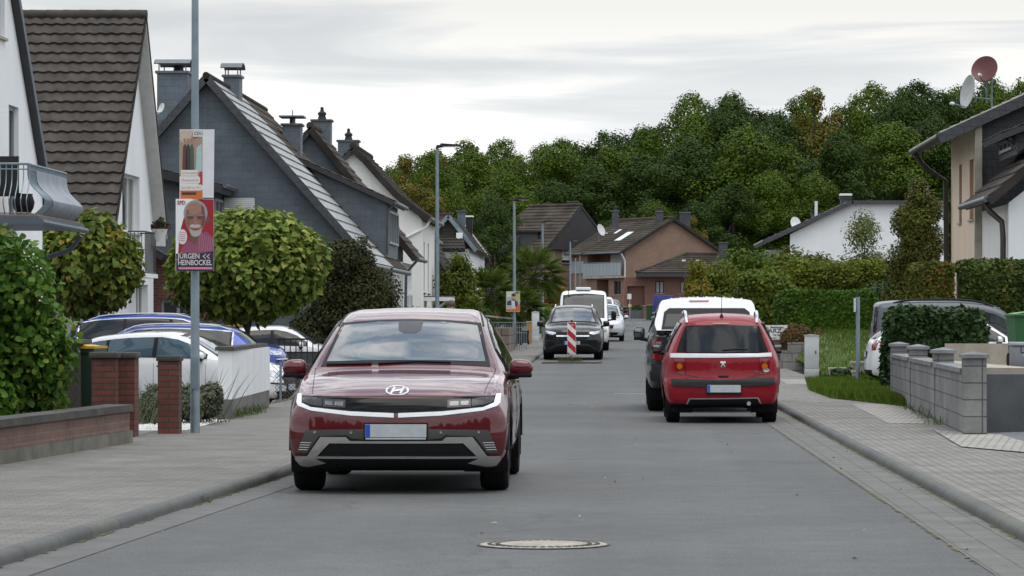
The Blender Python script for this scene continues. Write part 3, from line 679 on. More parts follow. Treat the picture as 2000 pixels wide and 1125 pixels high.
# white gable with a flared roof
t = thing('house', 'white house with a tall bare gable under a dark flared roof edge', 'house', (-9.3,118,0))
Ya, Yb = 118.0, 126.0; s = FPX/Ya
fl = [(690,288),(715,312),(745,346),(775,378),(805,402),(838,424)]
prof = [((p-VPX)/s, CAM_H+(HZY-q)/s) for p, q in fl]; XR, ZR = prof[0]; XE, ZE = prof[-1]
wl = [(2*XR-x, z) for x, z in reversed(prof)]
mb = MB(); panel(mb, (0,Ya,0), (1,0,0), (0,-1,0), [(XE-.25,gz(Ya)-.2)]+[(min(x,XE-.25),z-.1) for x, z in reversed(prof)]+[(max(x,wl[0][0]+.25),z-.1) for x, z in reversed(wl[:-1])]+[(wl[0][0]+.25,gz(Ya)-.2)])
mb.build('gable_wall', M_RENDW, t)
hw = [(119.0,2.4,119.8,4.2),(121.5,2.4,122.3,4.2),(119.6,.3,120.5,2.0),(122.0,.9,123.2,1.9)]
mb = MB(); panel(mb, (XE-.25,0,0), (0,1,0), (1,0,0), [(Ya+.003,.0),(Yb,.0),(Yb,ZE-.12),(Ya+.003,ZE-.12)], hw); mb.build('wall', M_RENDW, t)
for i, h in enumerate(hw): window(t, (XE-.25,0,0), (0,1,0), (1,0,0), h, fm=M_WGREY, mull=0, sill=i != 2, sillm=M_WDARK, name='door' if i == 2 else 'window')
for i in range(len(prof)-1):
    (xa_,za_), (xb_,zb_) = prof[i], prof[i+1]
    tile_roof('roof', M_TILED, t, (xb_,Ya-.2,zb_), (xb_,Yb,zb_), (xa_,Yb,za_), (xa_,Ya-.2,za_), 3, 24, .02, .045)
    beam(t, (xb_,Ya-.22,zb_-.07), (xa_,Ya-.22,za_-.07), .06, .22, M_TILED)
    tile_roof('roof', M_TILED, t, (2*XR-xb_,Yb,zb_), (2*XR-xb_,Ya-.2,zb_), (2*XR-xa_,Ya-.2,za_), (2*XR-xa_,Yb,za_), 3, 24, .02, .045)
ridge(t, (XR,Ya-.2,ZR+.03), (XR,Yb,ZR+.03), .12, M_TILED)
chimney(t, -10.0, -9.3, 119.5, 120.3, 6.6, 7.75, M_SLATE, 'pot')
pipe(t, [(XE+.05,Ya-.2,ZE-.06),(XE+.05,Yb,ZE-.06)], .07, M_ZINC, 'gutter'); pipe(t, [(XE+.02,Ya+.1,ZE-.1),(XE-.1,Ya-.03,ZE-.35),(XE-1.4,Ya-.05,ZE-1.0),(XE-1.45,Ya-.05,.2)], .05, M_RENDW)
cpy = MB().box((XE-.25,119.2,2.12),(XE+.75,121.0,2.26)).build('canopy', M_WFRAME, t); MB().box((XE-.24,119.19,2.265),(XE+.77,121.02,2.30)).build('canopy_roof', M_BLUEG, cpy)
MB().tube([(XE-.24,119.4,1.5),(XE+.5,119.4,2.1)], .025, 6).build('bracket', M_WFRAME, cpy); MB().tube([(XE-.24,120.8,1.5),(XE+.5,120.8,2.1)], .025, 6).build('bracket', M_WFRAME, cpy)

# low garage with a steep lean-to roof, then the brown shingled gable
t = thing('garage', 'low garage with a steep dark tiled lean to roof and brown wooden gate', 'garage', (-6.5,128,.2))
xg = xa(893,128); tile_roof('roof', M_TILED, t, (xg,127.4,za(556,128)), (xg,133,za(556,128)), (xa(835,128),133,za(462,128)), (xa(835,128),127.4,za(462,128)), 9, 16, .02, .04)
MB().prism([(xg-.15,.1),(xg-.15,za(560,128)),(xa(838,128),za(472,128)),(xa(838,128),.1)], 'y', 127.6, 132.8).build('wall', simple('brown_boards', (.06,.042,.03), .8, 0, .2, 8), t)
MB().box((xg-.75,127.55,.1),(xg-.7,127.59,1.9)).build('post', M_WFRAME, t); MB().box((xg-.17,127.5,.1),(xg-.12,127.58,1.95)).build('post', simple('bare_timber', (.2,.13,.08), .8), t)
beam(t, (xg,127.36,za(558,128)), (xa(850,128),127.36,za(488,128)), .05, .14, M_ZINC); pipe(t, [(xg+.05,127.3,za(556,128)-.03),(xg+.05,133,za(556,128)-.03)], .07, M_ZINC, 'gutter')
MB().tube([(xg-.5,127.3,1.78),(xg-.05,127.35,1.82)], .06, 8).build('awning_roll', M_SHUT, t)
t = thing('house', 'house with a brown shingled gable edged in grey behind the second street lamp', 'house', (-7.1,140,.3))
Ya, Yb = 140.0, 156.0; XR, ZR, XE, ZE = xa(876,Ya), za(420,Ya), xa(930,Ya), za(488,Ya); XW = 2*XR-XE-.5; ZW = ZE-.3
sc = (ZR-ZE)/(XE-XR)
mb = MB(); panel(mb, (0,Ya,0), (1,0,0), (0,-1,0), [(XW+.3,za(485,Ya)),(XE-.3,za(485,Ya)),(XE-.3,ZE+sc*.3-.1),(XR,ZR-.1),(XW+.3,ZW+sc*.3-.1)]); mb.build('gable_cladding', bricks('brown_shingle', (.06,.048,.04), (.048,.04,.034), (.025,.02,.018), .25, .16, .01, .8), t)
MB().box((XW+.3,Ya+.004,.0),(XE-.3,Yb,za(486,Ya))).build('wall', M_REND, t)
MB().box((xa(897,Ya)-.1,Ya-.5,za(470,Ya)),(xa(909,Ya)-.1,Ya+.6,za(455,Ya))).build('dormer_wall', M_REND, t)
tile_roof('roof', M_TILED, t, (XE,Ya-.2,ZE), (XE,Yb,ZE), (XR,Yb,ZR), (XR,Ya-.2,ZR), 10, 30, .02, .04); tile_roof('roof', M_TILED, t, (XW,Yb,ZW), (XW,Ya-.2,ZW), (XR,Ya-.2,ZR), (XR,Yb,ZR), 10, 30, .02, .04)
for xe, ze in ((XE,ZE),(XW,ZW)): beam(t, (xe,Ya-.22,ze-.05), (XR,Ya-.22,ZR-.05), .06, .16, M_GALV)
beam(t, (xa(875,Ya),Ya-1.0,za(487,Ya)), (xa(868,Ya)-.6,Ya-1.0,za(452,Ya)), .06, .14, M_GALV)
tile_roof('porch_roof', M_TILED, t, (xa(845,Ya),Ya-1.6,za(488,Ya)), (xa(912,Ya),Ya-1.6,za(488,Ya)), (xa(905,Ya),Ya-.01,za(458,Ya)), (xa(845,Ya),Ya-.01,za(458,Ya)), 5, 8, .02, .04)
MB().tube([(XE+.03,Yb-5,ZE),(XR+.1,Yb-5,ZR)], .03, 6).build('verge_strip', M_WFRAME, t)
chimney(t, xa(893,146), xa(908,146), 146, 146.6, 4.5, za(414,146), M_SLATE); chimney(t, xa(910,150), xa(922,150), 150, 150.6, 4.5, za(424,150), M_DARKGREY, None, M_WFRAME)
chimney(t, xa(845,150), xa(878,150), 152, 152.6, 4.5, za(416,150), M_BRICKR)

# ------------------------------------------------------------------ brick houses at the end of the street
def lbox(rx, u0, v0, u1, v1): return (u0,v0,u1,v1)
Y = 245.0; s = FPX/Y; a = R(38); L_ = 4.9; w_ = 4.3
pk = at(1136,401,Y); zg = gz(Y)-.3; ze = pk.z-3.25
t = thing('house', 'brick house with a large brown roof and a dark clad gable behind the palms', 'house', (pk.x,pk.y,zg))
gd = Vector((math.sin(a), math.cos(a), 0)); rd = Vector((-math.cos(a), math.sin(a), 0)); gn = -rd
P = lambda g, r, z: Vector((pk.x,pk.y,0))+gd*g+rd*r+Vector((0,0,z))
mb = MB(); O = P(0,.3,0)
panel(mb, O, gd, gn, [(-w_+.2,zg),(w_-.2,zg),(w_-.2,ze),(-w_+.2,ze)], [(-1.9,ze-.95,-.95,ze+.0-.02)], .12); 
O2 = P(-w_+.2,.3,0); mb.add([P(-w_+.2,.3,zg),P(-w_+.2,L_+4,zg),P(-w_+.2,L_+4,ze),P(-w_+.2,.3,ze)], [(0,1,2,3)]); mb.build('wall', M_BRICKT, t)
window(t, O, gd, gn, (-1.9,ze-.95,-.95,ze-.02), fm=M_WDARK, mull=1, shutter=.8)
mb = MB(); panel(mb, P(0,.05,0), gd, gn, [(-w_+.05,ze-.4),(-w_+1.0,ze),(w_-1.0,ze),(w_,ze-.2),(0,pk.z-.08)]); mb.build('gable_cladding', simple('dark_gable_boards', (.032,.031,.034), .8, 0, .15, 2), t)
tile_roof('roof', M_TILEM, t, P(-w_,L_+2.2,ze-.15), P(-w_,0,ze-.15), P(0,0,pk.z), P(0,L_,pk.z), 14, 22, .025, .05)
tile_roof('roof', M_TILEM, t, P(w_,0,ze-.15), P(w_,L_+2,ze-.15), P(0,L_,pk.z), P(0,0,pk.z), 14, 22, .025, .05)
ridge(t, P(0,L_,pk.z+.03), P(0,0,pk.z+.03), .13, M_TILEM)
pipe(t, [P(-w_-.06,L_+2.2,ze-.2), P(-w_-.06,0,ze-.2)], .08, M_ZINC, 'gutter')
dm = MB().box((xa(1002,Y-2),Y-1.6,za(487,Y)),(xa(1050,Y-2),Y+1.6,za(455,Y))).build('dormer', M_SLATED, t)
MB().box((xa(998,Y-2),Y-1.9,za(455,Y)+.004),(xa(1056,Y-2),Y+1.9,za(451,Y))).build('dormer_roof', M_TILED, dm)
window(dm, (0,Y-1.6,0), (1,0,0), (0,-1,0), (xa(1006,Y-2),za(483,Y),xa(1017,Y-2),za(460,Y)), -.01, fm=M_WDARK, mull=0, sill=False)
c = P(.5,1.2,0); chimney(t, c.x-.45, c.x+.35, c.y-.3, c.y+.3, pk.z-.9, za(394,Y), M_SLATED)

Y = 235.0; s = FPX/Y; b_ = R(28); W_ = 7.6; L_ = 8.0
c0 = at(1220,488,Y); zg = 1.25; ze = c0.z
t = thing('house', 'tan brick house with a broad gable and grey balcony at the street end', 'house', (c0.x,c0.y,zg))
ud = Vector((math.cos(b_), math.sin(b_), 0)); vd = Vector((-math.sin(b_), math.cos(b_), 0)); base = Vector((c0.x,c0.y,0))
P = lambda u, v, z: base+ud*u+vd*v+Vector((0,0,z))
zr = ze+2.25; ov = .25
mb = MB(); panel(mb, base, ud, -vd, [(0,zg),(W_,zg),(W_,ze),(W_/2,zr-.12),(0,ze)], []); 
zb = za(540,Y)
panel(mb, P(0,0,0), vd, -ud, [(0,zg),(L_,zg),(L_,ze),(0,ze)], [(.3,zb+.12,5.6,ze-.12),(.55,za(575,Y),1.6,za(548,Y)),(2.4,zg+.1,4.2,zb-.2)], 1.0)
mb.build('wall', M_BRICKT, t)
window(t, P(0,0,0), vd, -ud, (.55,za(575,Y),1.6,za(548,Y)), .15, fm=M_WDARK, mull=1)
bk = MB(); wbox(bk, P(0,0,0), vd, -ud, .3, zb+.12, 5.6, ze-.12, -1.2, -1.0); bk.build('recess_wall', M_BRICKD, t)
mb = MB(); wbox(mb, P(0,0,0), vd, -ud, .5, zb+.15, 1.9, ze-.25, -.98, -.93); mb.build('balcony_door', M_WGREY, t)
mb = MB(); wbox(mb, P(0,0,0), vd, -ud, 2.0, zb+.15, 3.9, ze-.25, -.98, -.95); mb.build('shutter', M_SHUT, t)
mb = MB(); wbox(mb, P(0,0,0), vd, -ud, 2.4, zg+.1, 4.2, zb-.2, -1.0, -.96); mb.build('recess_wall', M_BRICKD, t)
bal = MB(); wbox(bal, P(0,0,0), vd, -ud, .05, zb-.1, 5.75, zb+.06, .004, .32); bal = bal.build('balcony', M_CONC, t)
mb = MB()
for k in range(11): wbox(mb, P(0,0,0), vd, -ud, .08+k*.515, zb+.08, .56+k*.515, zb+.95, .26, .31)
for k in range(4): wbox(mb, P(0,0,0), vd, -ud, 6.0+k*.515, zb+.30, 6.48+k*.515, zb+1.15, .06, .11)
mb.build('balcony_panel', simple('blue_grey_panel', (.30,.35,.37), .5, 0, .06), bal)
mb = MB(); mb.tube([P(.04,.06,zb+1.0),P(-.3,.06,zb+1.0),P(-.3,5.75,zb+1.0)], .03, 6); mb.build('handrail', M_GALV, bal)
tile_roof('roof', M_TILEM, t, P(-.45,L_+.4,ze-.15), P(-.45,-ov,ze-.15), P(W_/2,-ov,zr), P(W_/2,L_+.4,zr), 16, 30, .025, .05)
tile_roof('roof', M_TILEM, t, P(W_+.5,-ov,ze-.25), P(W_+.5,L_+.4,ze-.25), P(W_/2,L_+.4,zr), P(W_/2,-ov,zr), 14, 30, .025, .05)
ridge(t, P(W_/2,-ov,zr+.03), P(W_/2,L_+.4,zr+.03), .14, M_TILEM)
for ue, z_ in ((-.45,ze-.15),(W_+.5,ze-.25)): beam(t, P(ue,-ov-.02,z_-.07), P(W_/2,-ov-.02,zr-.07), .06, .18, M_TILED)
pipe(t, [P(-.5,-ov,ze-.2),P(-.5,L_,ze-.2)], .07, M_ZINC, 'gutter'); pipe(t, [P(-.4,-ov,ze-.25),P(-.05,-.12,ze-.75),P(-.05,-.12,zg)], .06, M_SHUT)
def onr(px, py): return at(px, py, Y)
for (px0, px1, py0, py1, dy) in ((1195,1209,413,436,2.5),(1281,1295,414,441,1.0),(1328,1349,416,440,5.0)):
    Yc = Y+dy+1; chimney(t, xa(px0,Yc), xa(px1,Yc), Yc, Yc+.5, za(py1,Yc)-.3, za(py0,Yc), M_SLATED, 'pot' if px0 < 1300 else None, M_ZINC)
sk = P(1.7,2.1,0); nrm = Vector((-ud.x*.5,-ud.y*.5,.86)).normalized()
def onroof(u, v): return P(u, v, lerp(ze-.15, zr, (u+.45)/(W_/2+.45)))
mb = MB(); q = [onroof(u, v)+nrm*.07 for u, v in ((1.0,3.4),(1.0,2.5),(2.1,2.5),(2.1,3.4))]; mb.add(q+[p-nrm*.1 for p in q], [(0,1,2,3)]+[(i,(i+1)%4,4+(i+1)%4,4+i) for i in range(4)]); mb.build('skylight', M_LAMPCLEAR, t)
mb = MB(); q = [onroof(u, v)+nrm*.07 for u, v in ((2.0,5.4),(2.0,5.0),(2.5,5.0),(2.5,5.4))]; mb.add(q+[p-nrm*.1 for p in q], [(0,1,2,3)]+[(i,(i+1)%4,4+(i+1)%4,4+i) for i in range(4)]); mb.build('skylight', M_LAMPCLEAR, t)
p = onroof(-.2,4.2); dish('satellite_dish', 'round grey satellite dish on the brown roof above the grey balcony', (xa(1173,p.y),p.y,za(450,p.y)), .40, (.75,-.55,.35), M_SHUT, pole=.7)
# single-storey hipped annex
Ya = 226.0; x0, x1 = xa(1219,Ya), xa(1400,Ya); zf_ = za(541,Ya); zg = 1.2
t = thing('annex', 'single storey red brick annex with a low hipped roof at the end of the street', 'house', ((x0+x1)/2,Ya,zg))
hs_ = [(xa(1280,Ya),za(573,Ya),xa(1297,Ya),za(549,Ya)),(xa(1328,Ya),za(573,Ya),xa(1346,Ya),za(549,Ya)),(xa(1225,Ya),zg,xa(1259,Ya),za(559,Ya))]
mb = MB(); panel(mb, (0,Ya,0), (1,0,0), (0,-1,0), [(x0,zg),(x1,zg),(x1,zf_-.02),(x0,zf_-.02)], hs_, .25); mb.box((x0,Ya+.003,zg),(x0+.01,Ya+5,zf_-.02)); mb.build('wall', M_BRICKD, t)
for h in hs_[:2]: window(t, (0,Ya,0), (1,0,0), (0,-1,0), h, .25, fm=M_WDARK, mull=1, curtain=True)
mb = MB(); wbox(mb, (0,Ya,0), (1,0,0), (0,-1,0), *hs_[2], -.3, -.25); mb.build('garage_door', simple('brown_gate', (.12,.05,.035), .7), t)
fx0 = xa(1243,Ya)
MB().box((fx0,Ya-.9,zf_),(x1+.5,Ya+5.5,za(534,Ya))).build('fascia', simple('dark_fascia', (.03,.031,.034), .6), t)
zt_ = za(533,Ya); zr = za(497,Ya+2.5); rx0, rx1 = xa(1340,Ya+2.5), xa(1400,Ya+2.5)
tile_roof('roof', M_TILEM, t, (fx0,Ya-.9,zt_), (x1+.5,Ya-.9,zt_), (rx1,Ya+2.3,zr), (rx0,Ya+2.3,zr), 10, 24, .025, .05); tile_roof('roof', M_TILEM, t, (fx0,Ya+5.5,zt_), (fx0,Ya-.9,zt_), (rx0,Ya+2.3,zr), (rx0,Ya+2.31,zr), 10, 16, .025, .05)
ridge(t, (fx0,Ya-.9,zt_+.05), (rx0,Ya+2.3,zr+.05), .1, M_TILEM); ridge(t, (rx0,Ya+2.3,zr+.05), (rx1,Ya+2.3,zr+.05), .1, M_TILEM)
chimney(t, xa(1404,Ya+1), xa(1421,Ya+1), Ya+1, Ya+1.5, zf_, za(474,Ya), M_SLATED)
for p_ in (1332,1359): MB().box((xa(p_,Ya),Ya+.35,za(510,Ya)),(xa(p_+7,Ya),Ya+.4,za(507,Ya))).build('roof_vent', M_WFRAME, t)

# ------------------------------------------------------------------ houses on the right
Y = 150.0; zg = .5
t = thing('house', 'white house with a plain gable wall and dark roof edge standing below the wood', 'house', (xa(1650,Y),Y,zg))
pr = [(1543,458),(1663,397),(1775,394),(1850,396)]; pp = [(xa(a_,Y),za(b2,Y)) for a_, b2 in pr]
mb = MB(); panel(mb, (0,Y,0), (1,0,0), (0,-1,0), [(pp[0][0],zg),(pp[-1][0],zg)]+pp[::-1]); mb.build('gable_wall', M_REND, t)
xl = xa(1500,Y); MB().box((xl,Y+1.2,zg),(pp[0][0]-.004,Y+9,za(487,Y))).build('wall', simple('pale_blue_render', (.42,.46,.49), .9), t)
MB().box((xa(1531,Y),Y+.6,zg),(pp[0][0]-.003,Y+1.19,za(480,Y))).build('timber_cladding', simple('red_brown_boards', (.12,.05,.028), .7, 0, .2, 9), t)
for x_ in (1506,1520): window(t, (0,Y+1.2,0), (1,0,0), (0,-1,0), (xa(x_,Y),za(525,Y),xa(x_+9,Y),za(494,Y)), -.01, sill=False, mull=0)
e0 = (xa(1490,Y),za(471,Y)); tile_roof('roof', M_TILEG, t, (e0[0],Y+10,e0[1]), (e0[0],Y-.25,e0[1]), (pp[1][0],Y-.25,pp[1][1]+.1), (pp[1][0],Y+10,pp[1][1]+.1), 14, 24, .02, .04)
beam(t, (e0[0],Y-.27,e0[1]-.05), (pp[1][0]+.05,Y-.27,pp[1][1]+.06), .06, .2, M_SLATED)
MB().box((pp[1][0],Y-.3,pp[1][1]-.02),(pp[-1][0],Y+10,pp[1][1]+.12)).build('roof_edge', M_SLATED, t)
chimney(t, xa(1642,Y+2), xa(1662,Y+2), Y+2, Y+2.6, pp[1][1]-1.2, za(388,Y+2), M_SLATED, None, M_WDARK)
MB().box((xa(1641,Y+2),Y+1.9,za(382,Y+2)),(xa(1664,Y+2),Y+2.7,za(378,Y+2))).build('chimney_hood', M_WFRAME, t)
for p_, zt_, zb_ in ((1594,393,415),(1810,363,400)): MB().tube([(xa(p_,Y+2),Y+2,za(zb_+15,Y+2)),(xa(p_,Y+2),Y+2,za(zt_,Y+2))], .07, 10).build('flue', M_SHUT, t)
chimney(t, xa(1586,Y+3), xa(1612,Y+3), Y+3, Y+3.5, za(440,Y), za(416,Y+3), M_SLATED, None, M_DARKGREY)
dish('satellite_dish', 'white satellite dish on the roof of the white house below the wood', (xa(1552,Y+1),Y+.6,za(437,Y+1)), .26, (.5,-.8,.2), M_WFRAME, pole=.5)

# semi-detached pair at the right edge
XF = 9.05; Ya, Ym, Yb = 79.0, 85.0, 92.5
t = thing('house', 'beige rendered house on the right with a slate clad gable and roof antennas', 'house', (XF,Ym,.1)); hR = t
O, U, N = (XF,0,0), (0,1,0), (1-2,0,0)
eL = at(1838,262,Ym-.3); eR = at(2100,141,Ym-.3); sl = (eR.z-eL.z)/(eR.x-eL.x); zw = eL.z+sl*(XF-eL.x)-.2
hs_ = [(86.6,2.95+1.1,87.6,5.6),(89.6,4.05,90.3,5.6),(86.4,.8,87.6,2.75),(89.6,.8,90.4,2.75)]
mb = MB(); panel(mb, O, U, N, [(Ym,0),(Yb,0),(Yb,zw),(Ym,zw)], hs_, .3, 0, 1); mb.box((XF+.001,Yb-.01,0),(XF+8,Yb,zw)); mb.build('wall', [M_BEIGE, M_PEACH], t)
for i, h in enumerate(hs_): window(t, O, U, N, h, .3, shutter=.9 if i < 2 else 0, mull=0)
mb = MB(); panel(mb, (0,Ym-.006,0), (1,0,0), (0,-1,0), [(XF+.03,2.0),(XF+8,2.0),(XF+8,zw+sl*8),(XF+.03,zw)]); mb.build('gable_cladding', M_SLATED, t)
MB().box((XF-.16,Ym-.25,2.0),(XF+.02,Ym-.03,zw+.1)).build('party_wall_strip', M_CONC, t)
tile_roof('roof', M_TILEG, t, (eL.x,Yb+.4,eL.z), (eL.x,Ym-.3,eL.z), (eR.x,Ym-.3,eR.z), (eR.x,Yb+.4,eR.z), 13, 24, .02, .045)
beam(t, (eL.x-.05,Ym-.34,eL.z-.12), (eR.x,Ym-.34,eR.z-.12), .05, .26, M_SLATED)
mb = MB(); n_ = 13
for k in range(0, n_+1):
    p, q = Vector((eL.x,Ym-.36,eL.z+.02)).lerp(Vector((eR.x,Ym-.36,eR.z+.02)), (k-.02)/n_), Vector((eL.x,Ym-.36,eL.z+.02)).lerp(Vector((eR.x,Ym-.36,eR.z+.02)), (k+.95)/n_)
    nn = Vector((-sl,0,1)).normalized(); mb.add([p+nn*.06,q+nn*.04,q-nn*.07,p-nn*.05]+[v_+Vector((0,.22,0)) for v_ in (p+nn*.06,q+nn*.04,q-nn*.07,p-nn*.05)], [(0,1,2,3),(0,4,5,1),(7,6,5,4),(2,6,7,3),(0,3,7,4),(1,5,6,2)])
mb.build('verge_tiles', simple('grey_verge_tile', (.55,.54,.51), .7, 0, .12, 4), t)
pipe(t, [(eL.x-.05,Ym-.3,eL.z-.05),(eL.x-.05,Yb+.3,eL.z-.05)], .08, M_BROWNP, 'gutter')
pipe(t, [(eL.x,Yb-.2,eL.z-.1),(eL.x+.2,Yb-.2,eL.z-.4),(XF-.55,Yb-.15,eL.z-.62),(XF-.16,Yb-.1,eL.z-.85),(XF-.12,Yb-.1,0)], .07, M_BROWNP)
# front half: warm white facade, white gable
t = thing('house', 'white house half at the right edge with a brown tiled roof and slate dormer', 'house', (XF,82,.1))
hs_ = [(83.0,.8,84.6,2.6),(80.9,.8,81.9,2.75)]
zw2 = za(406,82)
mb = MB(); panel(mb, (XF+.02,0,0), U, N, [(Ya,0),(Ym-.26,0),(Ym-.26,zw2),(Ya,zw2)], hs_, .2); mb.build('wall', M_RENDW, t)
window(t, (XF+.02,0,0), U, N, hs_[0], .2, fm=M_WFRAME, mull=1); window(t, (XF+.02,0,0), U, N, hs_[1], .2, fm=M_WGREY, mull=0)
mb = MB(); panel(mb, (0,Ya-.004,0), (1,0,0), (0,-1,0), [(XF+.02,0),(XF+8,0),(XF+8,zw2+6.2),(XF+.02,zw2+.02)]); mb.build('gable_wall', M_REND, t)
ex, ez = xa(1880,Ym-.3), za(402,Ym-.5); sl2 = .86
tile_roof('roof', M_TILEB, t, (ex,Ym-.32,ez), (ex,Ya-.35,ez), (ex+6,Ya-.35,ez+6*sl2), (ex+6,Ym-.32,ez+6*sl2), 18, 20, .02, .05)
beam(t, (ex,Ya-.38,ez-.1), (ex+6,Ya-.38,ez+6*sl2-.1), .06, .2, M_TILED)
pipe(t, [(ex-.05,Ya-.35,ez-.03),(ex-.05,Ym-.3,ez-.03)], .075, M_ZINC, 'gutter')
pipe(t, [(ex,Ya+.6,ez-.08),(ex+.12,Ya+.5,ez-.3),(XF-.1,Ya+.3,ez-.55),(XF-.08,Ya+.25,ez-.9),(XF-.08,Ya+.25,0)], .07, M_BROWNP)
d = MB().prism([(9.45,ez+1.1),(9.45,za(262,82)-.05),(12.6,za(262,82)+1.1),(12.6,ez+3.6)], 'y', 80.6, 84.4).build('dormer', M_SLATED, t)
tile_roof('dormer_roof', M_TILED, d, (9.05,84.6,za(268,82)), (9.05,80.3,za(268,82)), (12.9,80.3,za(268,82)+1.5), (12.9,84.6,za(268,82)+1.5), 9, 10, .015, .035)
window(d, (9.445,0,0), U, N, (81.2,ez+1.25,83.8,za(272,82)), -.01, fm=M_WGREY, mull=2, sill=False)
pipe(d, [(9.1,80.7,za(272,82)),(9.3,80.58,za(285,82)),(9.4,80.55,ez+1.2)], .04, M_BROWNP)
# roof antennas
Yd = 84.6
dish('satellite_dish', 'red satellite dish on top of the roof antenna mast at the right', at(1924,137,Yd), .33, (-.35,-.82,.4), simple('red_dish', (.085,.013,.012), .45, 0, .12), pole=.75)
dish('satellite_dish', 'pale grey satellite dish seen edge on beside the red dish', at(1895,180,Yd), .39, (-.93,-.32,.18), simple('grey_dish', (.34,.35,.34), .5, 0, .12), pole=.2)
t = thing('antenna_mast', 'thin grey antenna mast with a side arm carrying two dishes on the right roof', 'mast', at(1937,205,Yd+.12))
z0 = at(1937,205,Yd+.12); MB().tube([z0+Vector((0,0,-.35)), at(1937,150,Yd+.12)], .022, 8).build('pole', M_GALV, t); MB().tube([at(1937,194,Yd+.12), at(1898,190,Yd+.12)], .016, 8).build('side_arm', M_GALV, t)
# ------------------------------------------------------------------ foliage
SHAPES = {
 'leaf': (np.array([(0,0,0),(.34,.48,.08),(0,1,-.02),(-.34,.48,.08)]), [(0,1,2),(0,2,3)]),
 'broad': (np.array([(0,0,0),(.46,.36,.07),(.30,.78,.03),(0,1,-.06),(-.30,.78,.03),(-.46,.36,.07)]), [(0,1,2,3),(0,3,4,5)]),
 'heart': (np.array([(0,.10,0),(.27,-.04,.05),(.47,.22,.05),(.34,.60,.02),(0,1.05,-.12),(-.34,.60,.02),(-.47,.22,.05),(-.27,-.04,.05)]), [(0,1,2,3),(0,3,4),(0,4,5),(0,5,6,7)]),
 'blade': (np.array([(-.05,0,0),(.05,0,0),(.03,.6,.04),(0,1,.16),(-.03,.6,.04)]), [(0,1,2,3,4)]),
 'clump': (np.array([(0,0,0),(.40,.25,.1),(.62,.62,-.05),(.22,.70,.06),(0,1.05,-.06),(-.22,.70,.06),(-.62,.62,-.05),(-.40,.25,.1)]), [(0,1,2,3),(0,3,4),(0,4,5),(0,5,6,7)]),
}
def unit(a): return a/np.maximum(np.linalg.norm(a, axis=1, keepdims=True), 1e-9)
def leafarrays(pts, nrm, size, shape='leaf', jit=.6, droop=.5, svar=.35, up=0.0):
    n = len(pts); T, F = SHAPES[shape]
    nn = unit(nrm+RNG.normal(0, jit, (n,3))+np.array([0,0,up]))
    d = RNG.normal(0, .6, (n,3))+np.array([0,0,-droop])+nrm*.35
    d = unit(d-nn*np.sum(d*nn, axis=1, keepdims=True)); x = np.cross(d, nn)
    s = size*(1+svar*RNG.uniform(-1,1,n))[:,None]
    V = pts[:,None,:]+s[:,None,:]*(T[None,:,0:1]*x[:,None,:]+T[None,:,1:2]*d[:,None,:]+T[None,:,2:3]*nn[:,None,:])
    return V.reshape(-1,3), F, len(T), n
def leafmesh(name, sets, mats, core=None):
    """sets: list of (V, F, k, n, material index); core: (verts, faces, material index)"""
    Vs = []; loops = []; starts = []; mi = []; off = 0; lp = 0
    for V, F, k, n, m in sets:
        Vs.append(V); base = off+np.arange(n)*k
        for f in F:
            loops.append((base[:,None]+np.array(f)[None,:]).reshape(-1)); starts.append(lp+np.arange(n)*len(f)); mi.append(np.full(n, m)); lp += n*len(f)
        off += len(V)
    if core:
        cv, cf, cm = core; Vs.append(np.array(cv)); 
        for f in cf: loops.append(np.array(f)+off); starts.append(np.array([lp])); mi.append(np.array([cm])); lp += len(f)
        off += len(cv)
    V = np.concatenate(Vs); L = np.concatenate(loops).astype(np.int32); S = np.concatenate(starts).astype(np.int32); M_ = np.concatenate(mi).astype(np.int32)
    o = np.argsort(S, kind='stable')
    me = bpy.data.meshes.new(name); me.vertices.add(len(V)); me.vertices.foreach_set('co', V.astype(np.float32).ravel())
    me.loops.add(len(L)); me.loops.foreach_set('vertex_index', L); me.polygons.add(len(S)); me.polygons.foreach_set('loop_start', S[o]); me.polygons.foreach_set('material_index', M_[o])
    me.update(calc_edges=True); me.validate()
    for m in mats: me.materials.append(m)
    return me
def sph(n): return unit(RNG.normal(0, 1, (n,3)))
def lobe_points(lobes, per_area, squash=1.0, shell=(.72,1.06)):
    """points on the outer parts of a set of lobes (x,y,z,r), those buried in other lobes dropped"""
    A = np.array(lobes, float); P = []; Nn = []
    for i, (x,y,z,r) in enumerate(A):
        n = max(8, int(per_area*4*math.pi*r*r)); d = sph(n); q = r*RNG.uniform(shell[0], shell[1], (n,1))
        p = np.array([x,y,z])+d*q*np.array([1,1,squash])
        D = np.linalg.norm(p[:,None,:]-A[None,:,:3], axis=2)/A[None,:,3]; D[:,i] = 9
        keep = D.min(axis=1) > .62
        P.append(p[keep]); Nn.append(d[keep])
    return np.concatenate(P), np.concatenate(Nn)
def core_of(lobes, k=.62, m=1):
    V = []; F = []
    for (x,y,z,r) in lobes:
        bm = bmesh.new(); bmesh.ops.create_icosphere(bm, subdivisions=1, radius=r*k); b = len(V); bm.verts.index_update()
        V += [(v.co.x+x, v.co.y+y, v.co.z+z) for v in bm.verts]; F += [tuple(b+v.index for v in f.verts) for f in bm.faces]; bm.free()
    return V, F, m
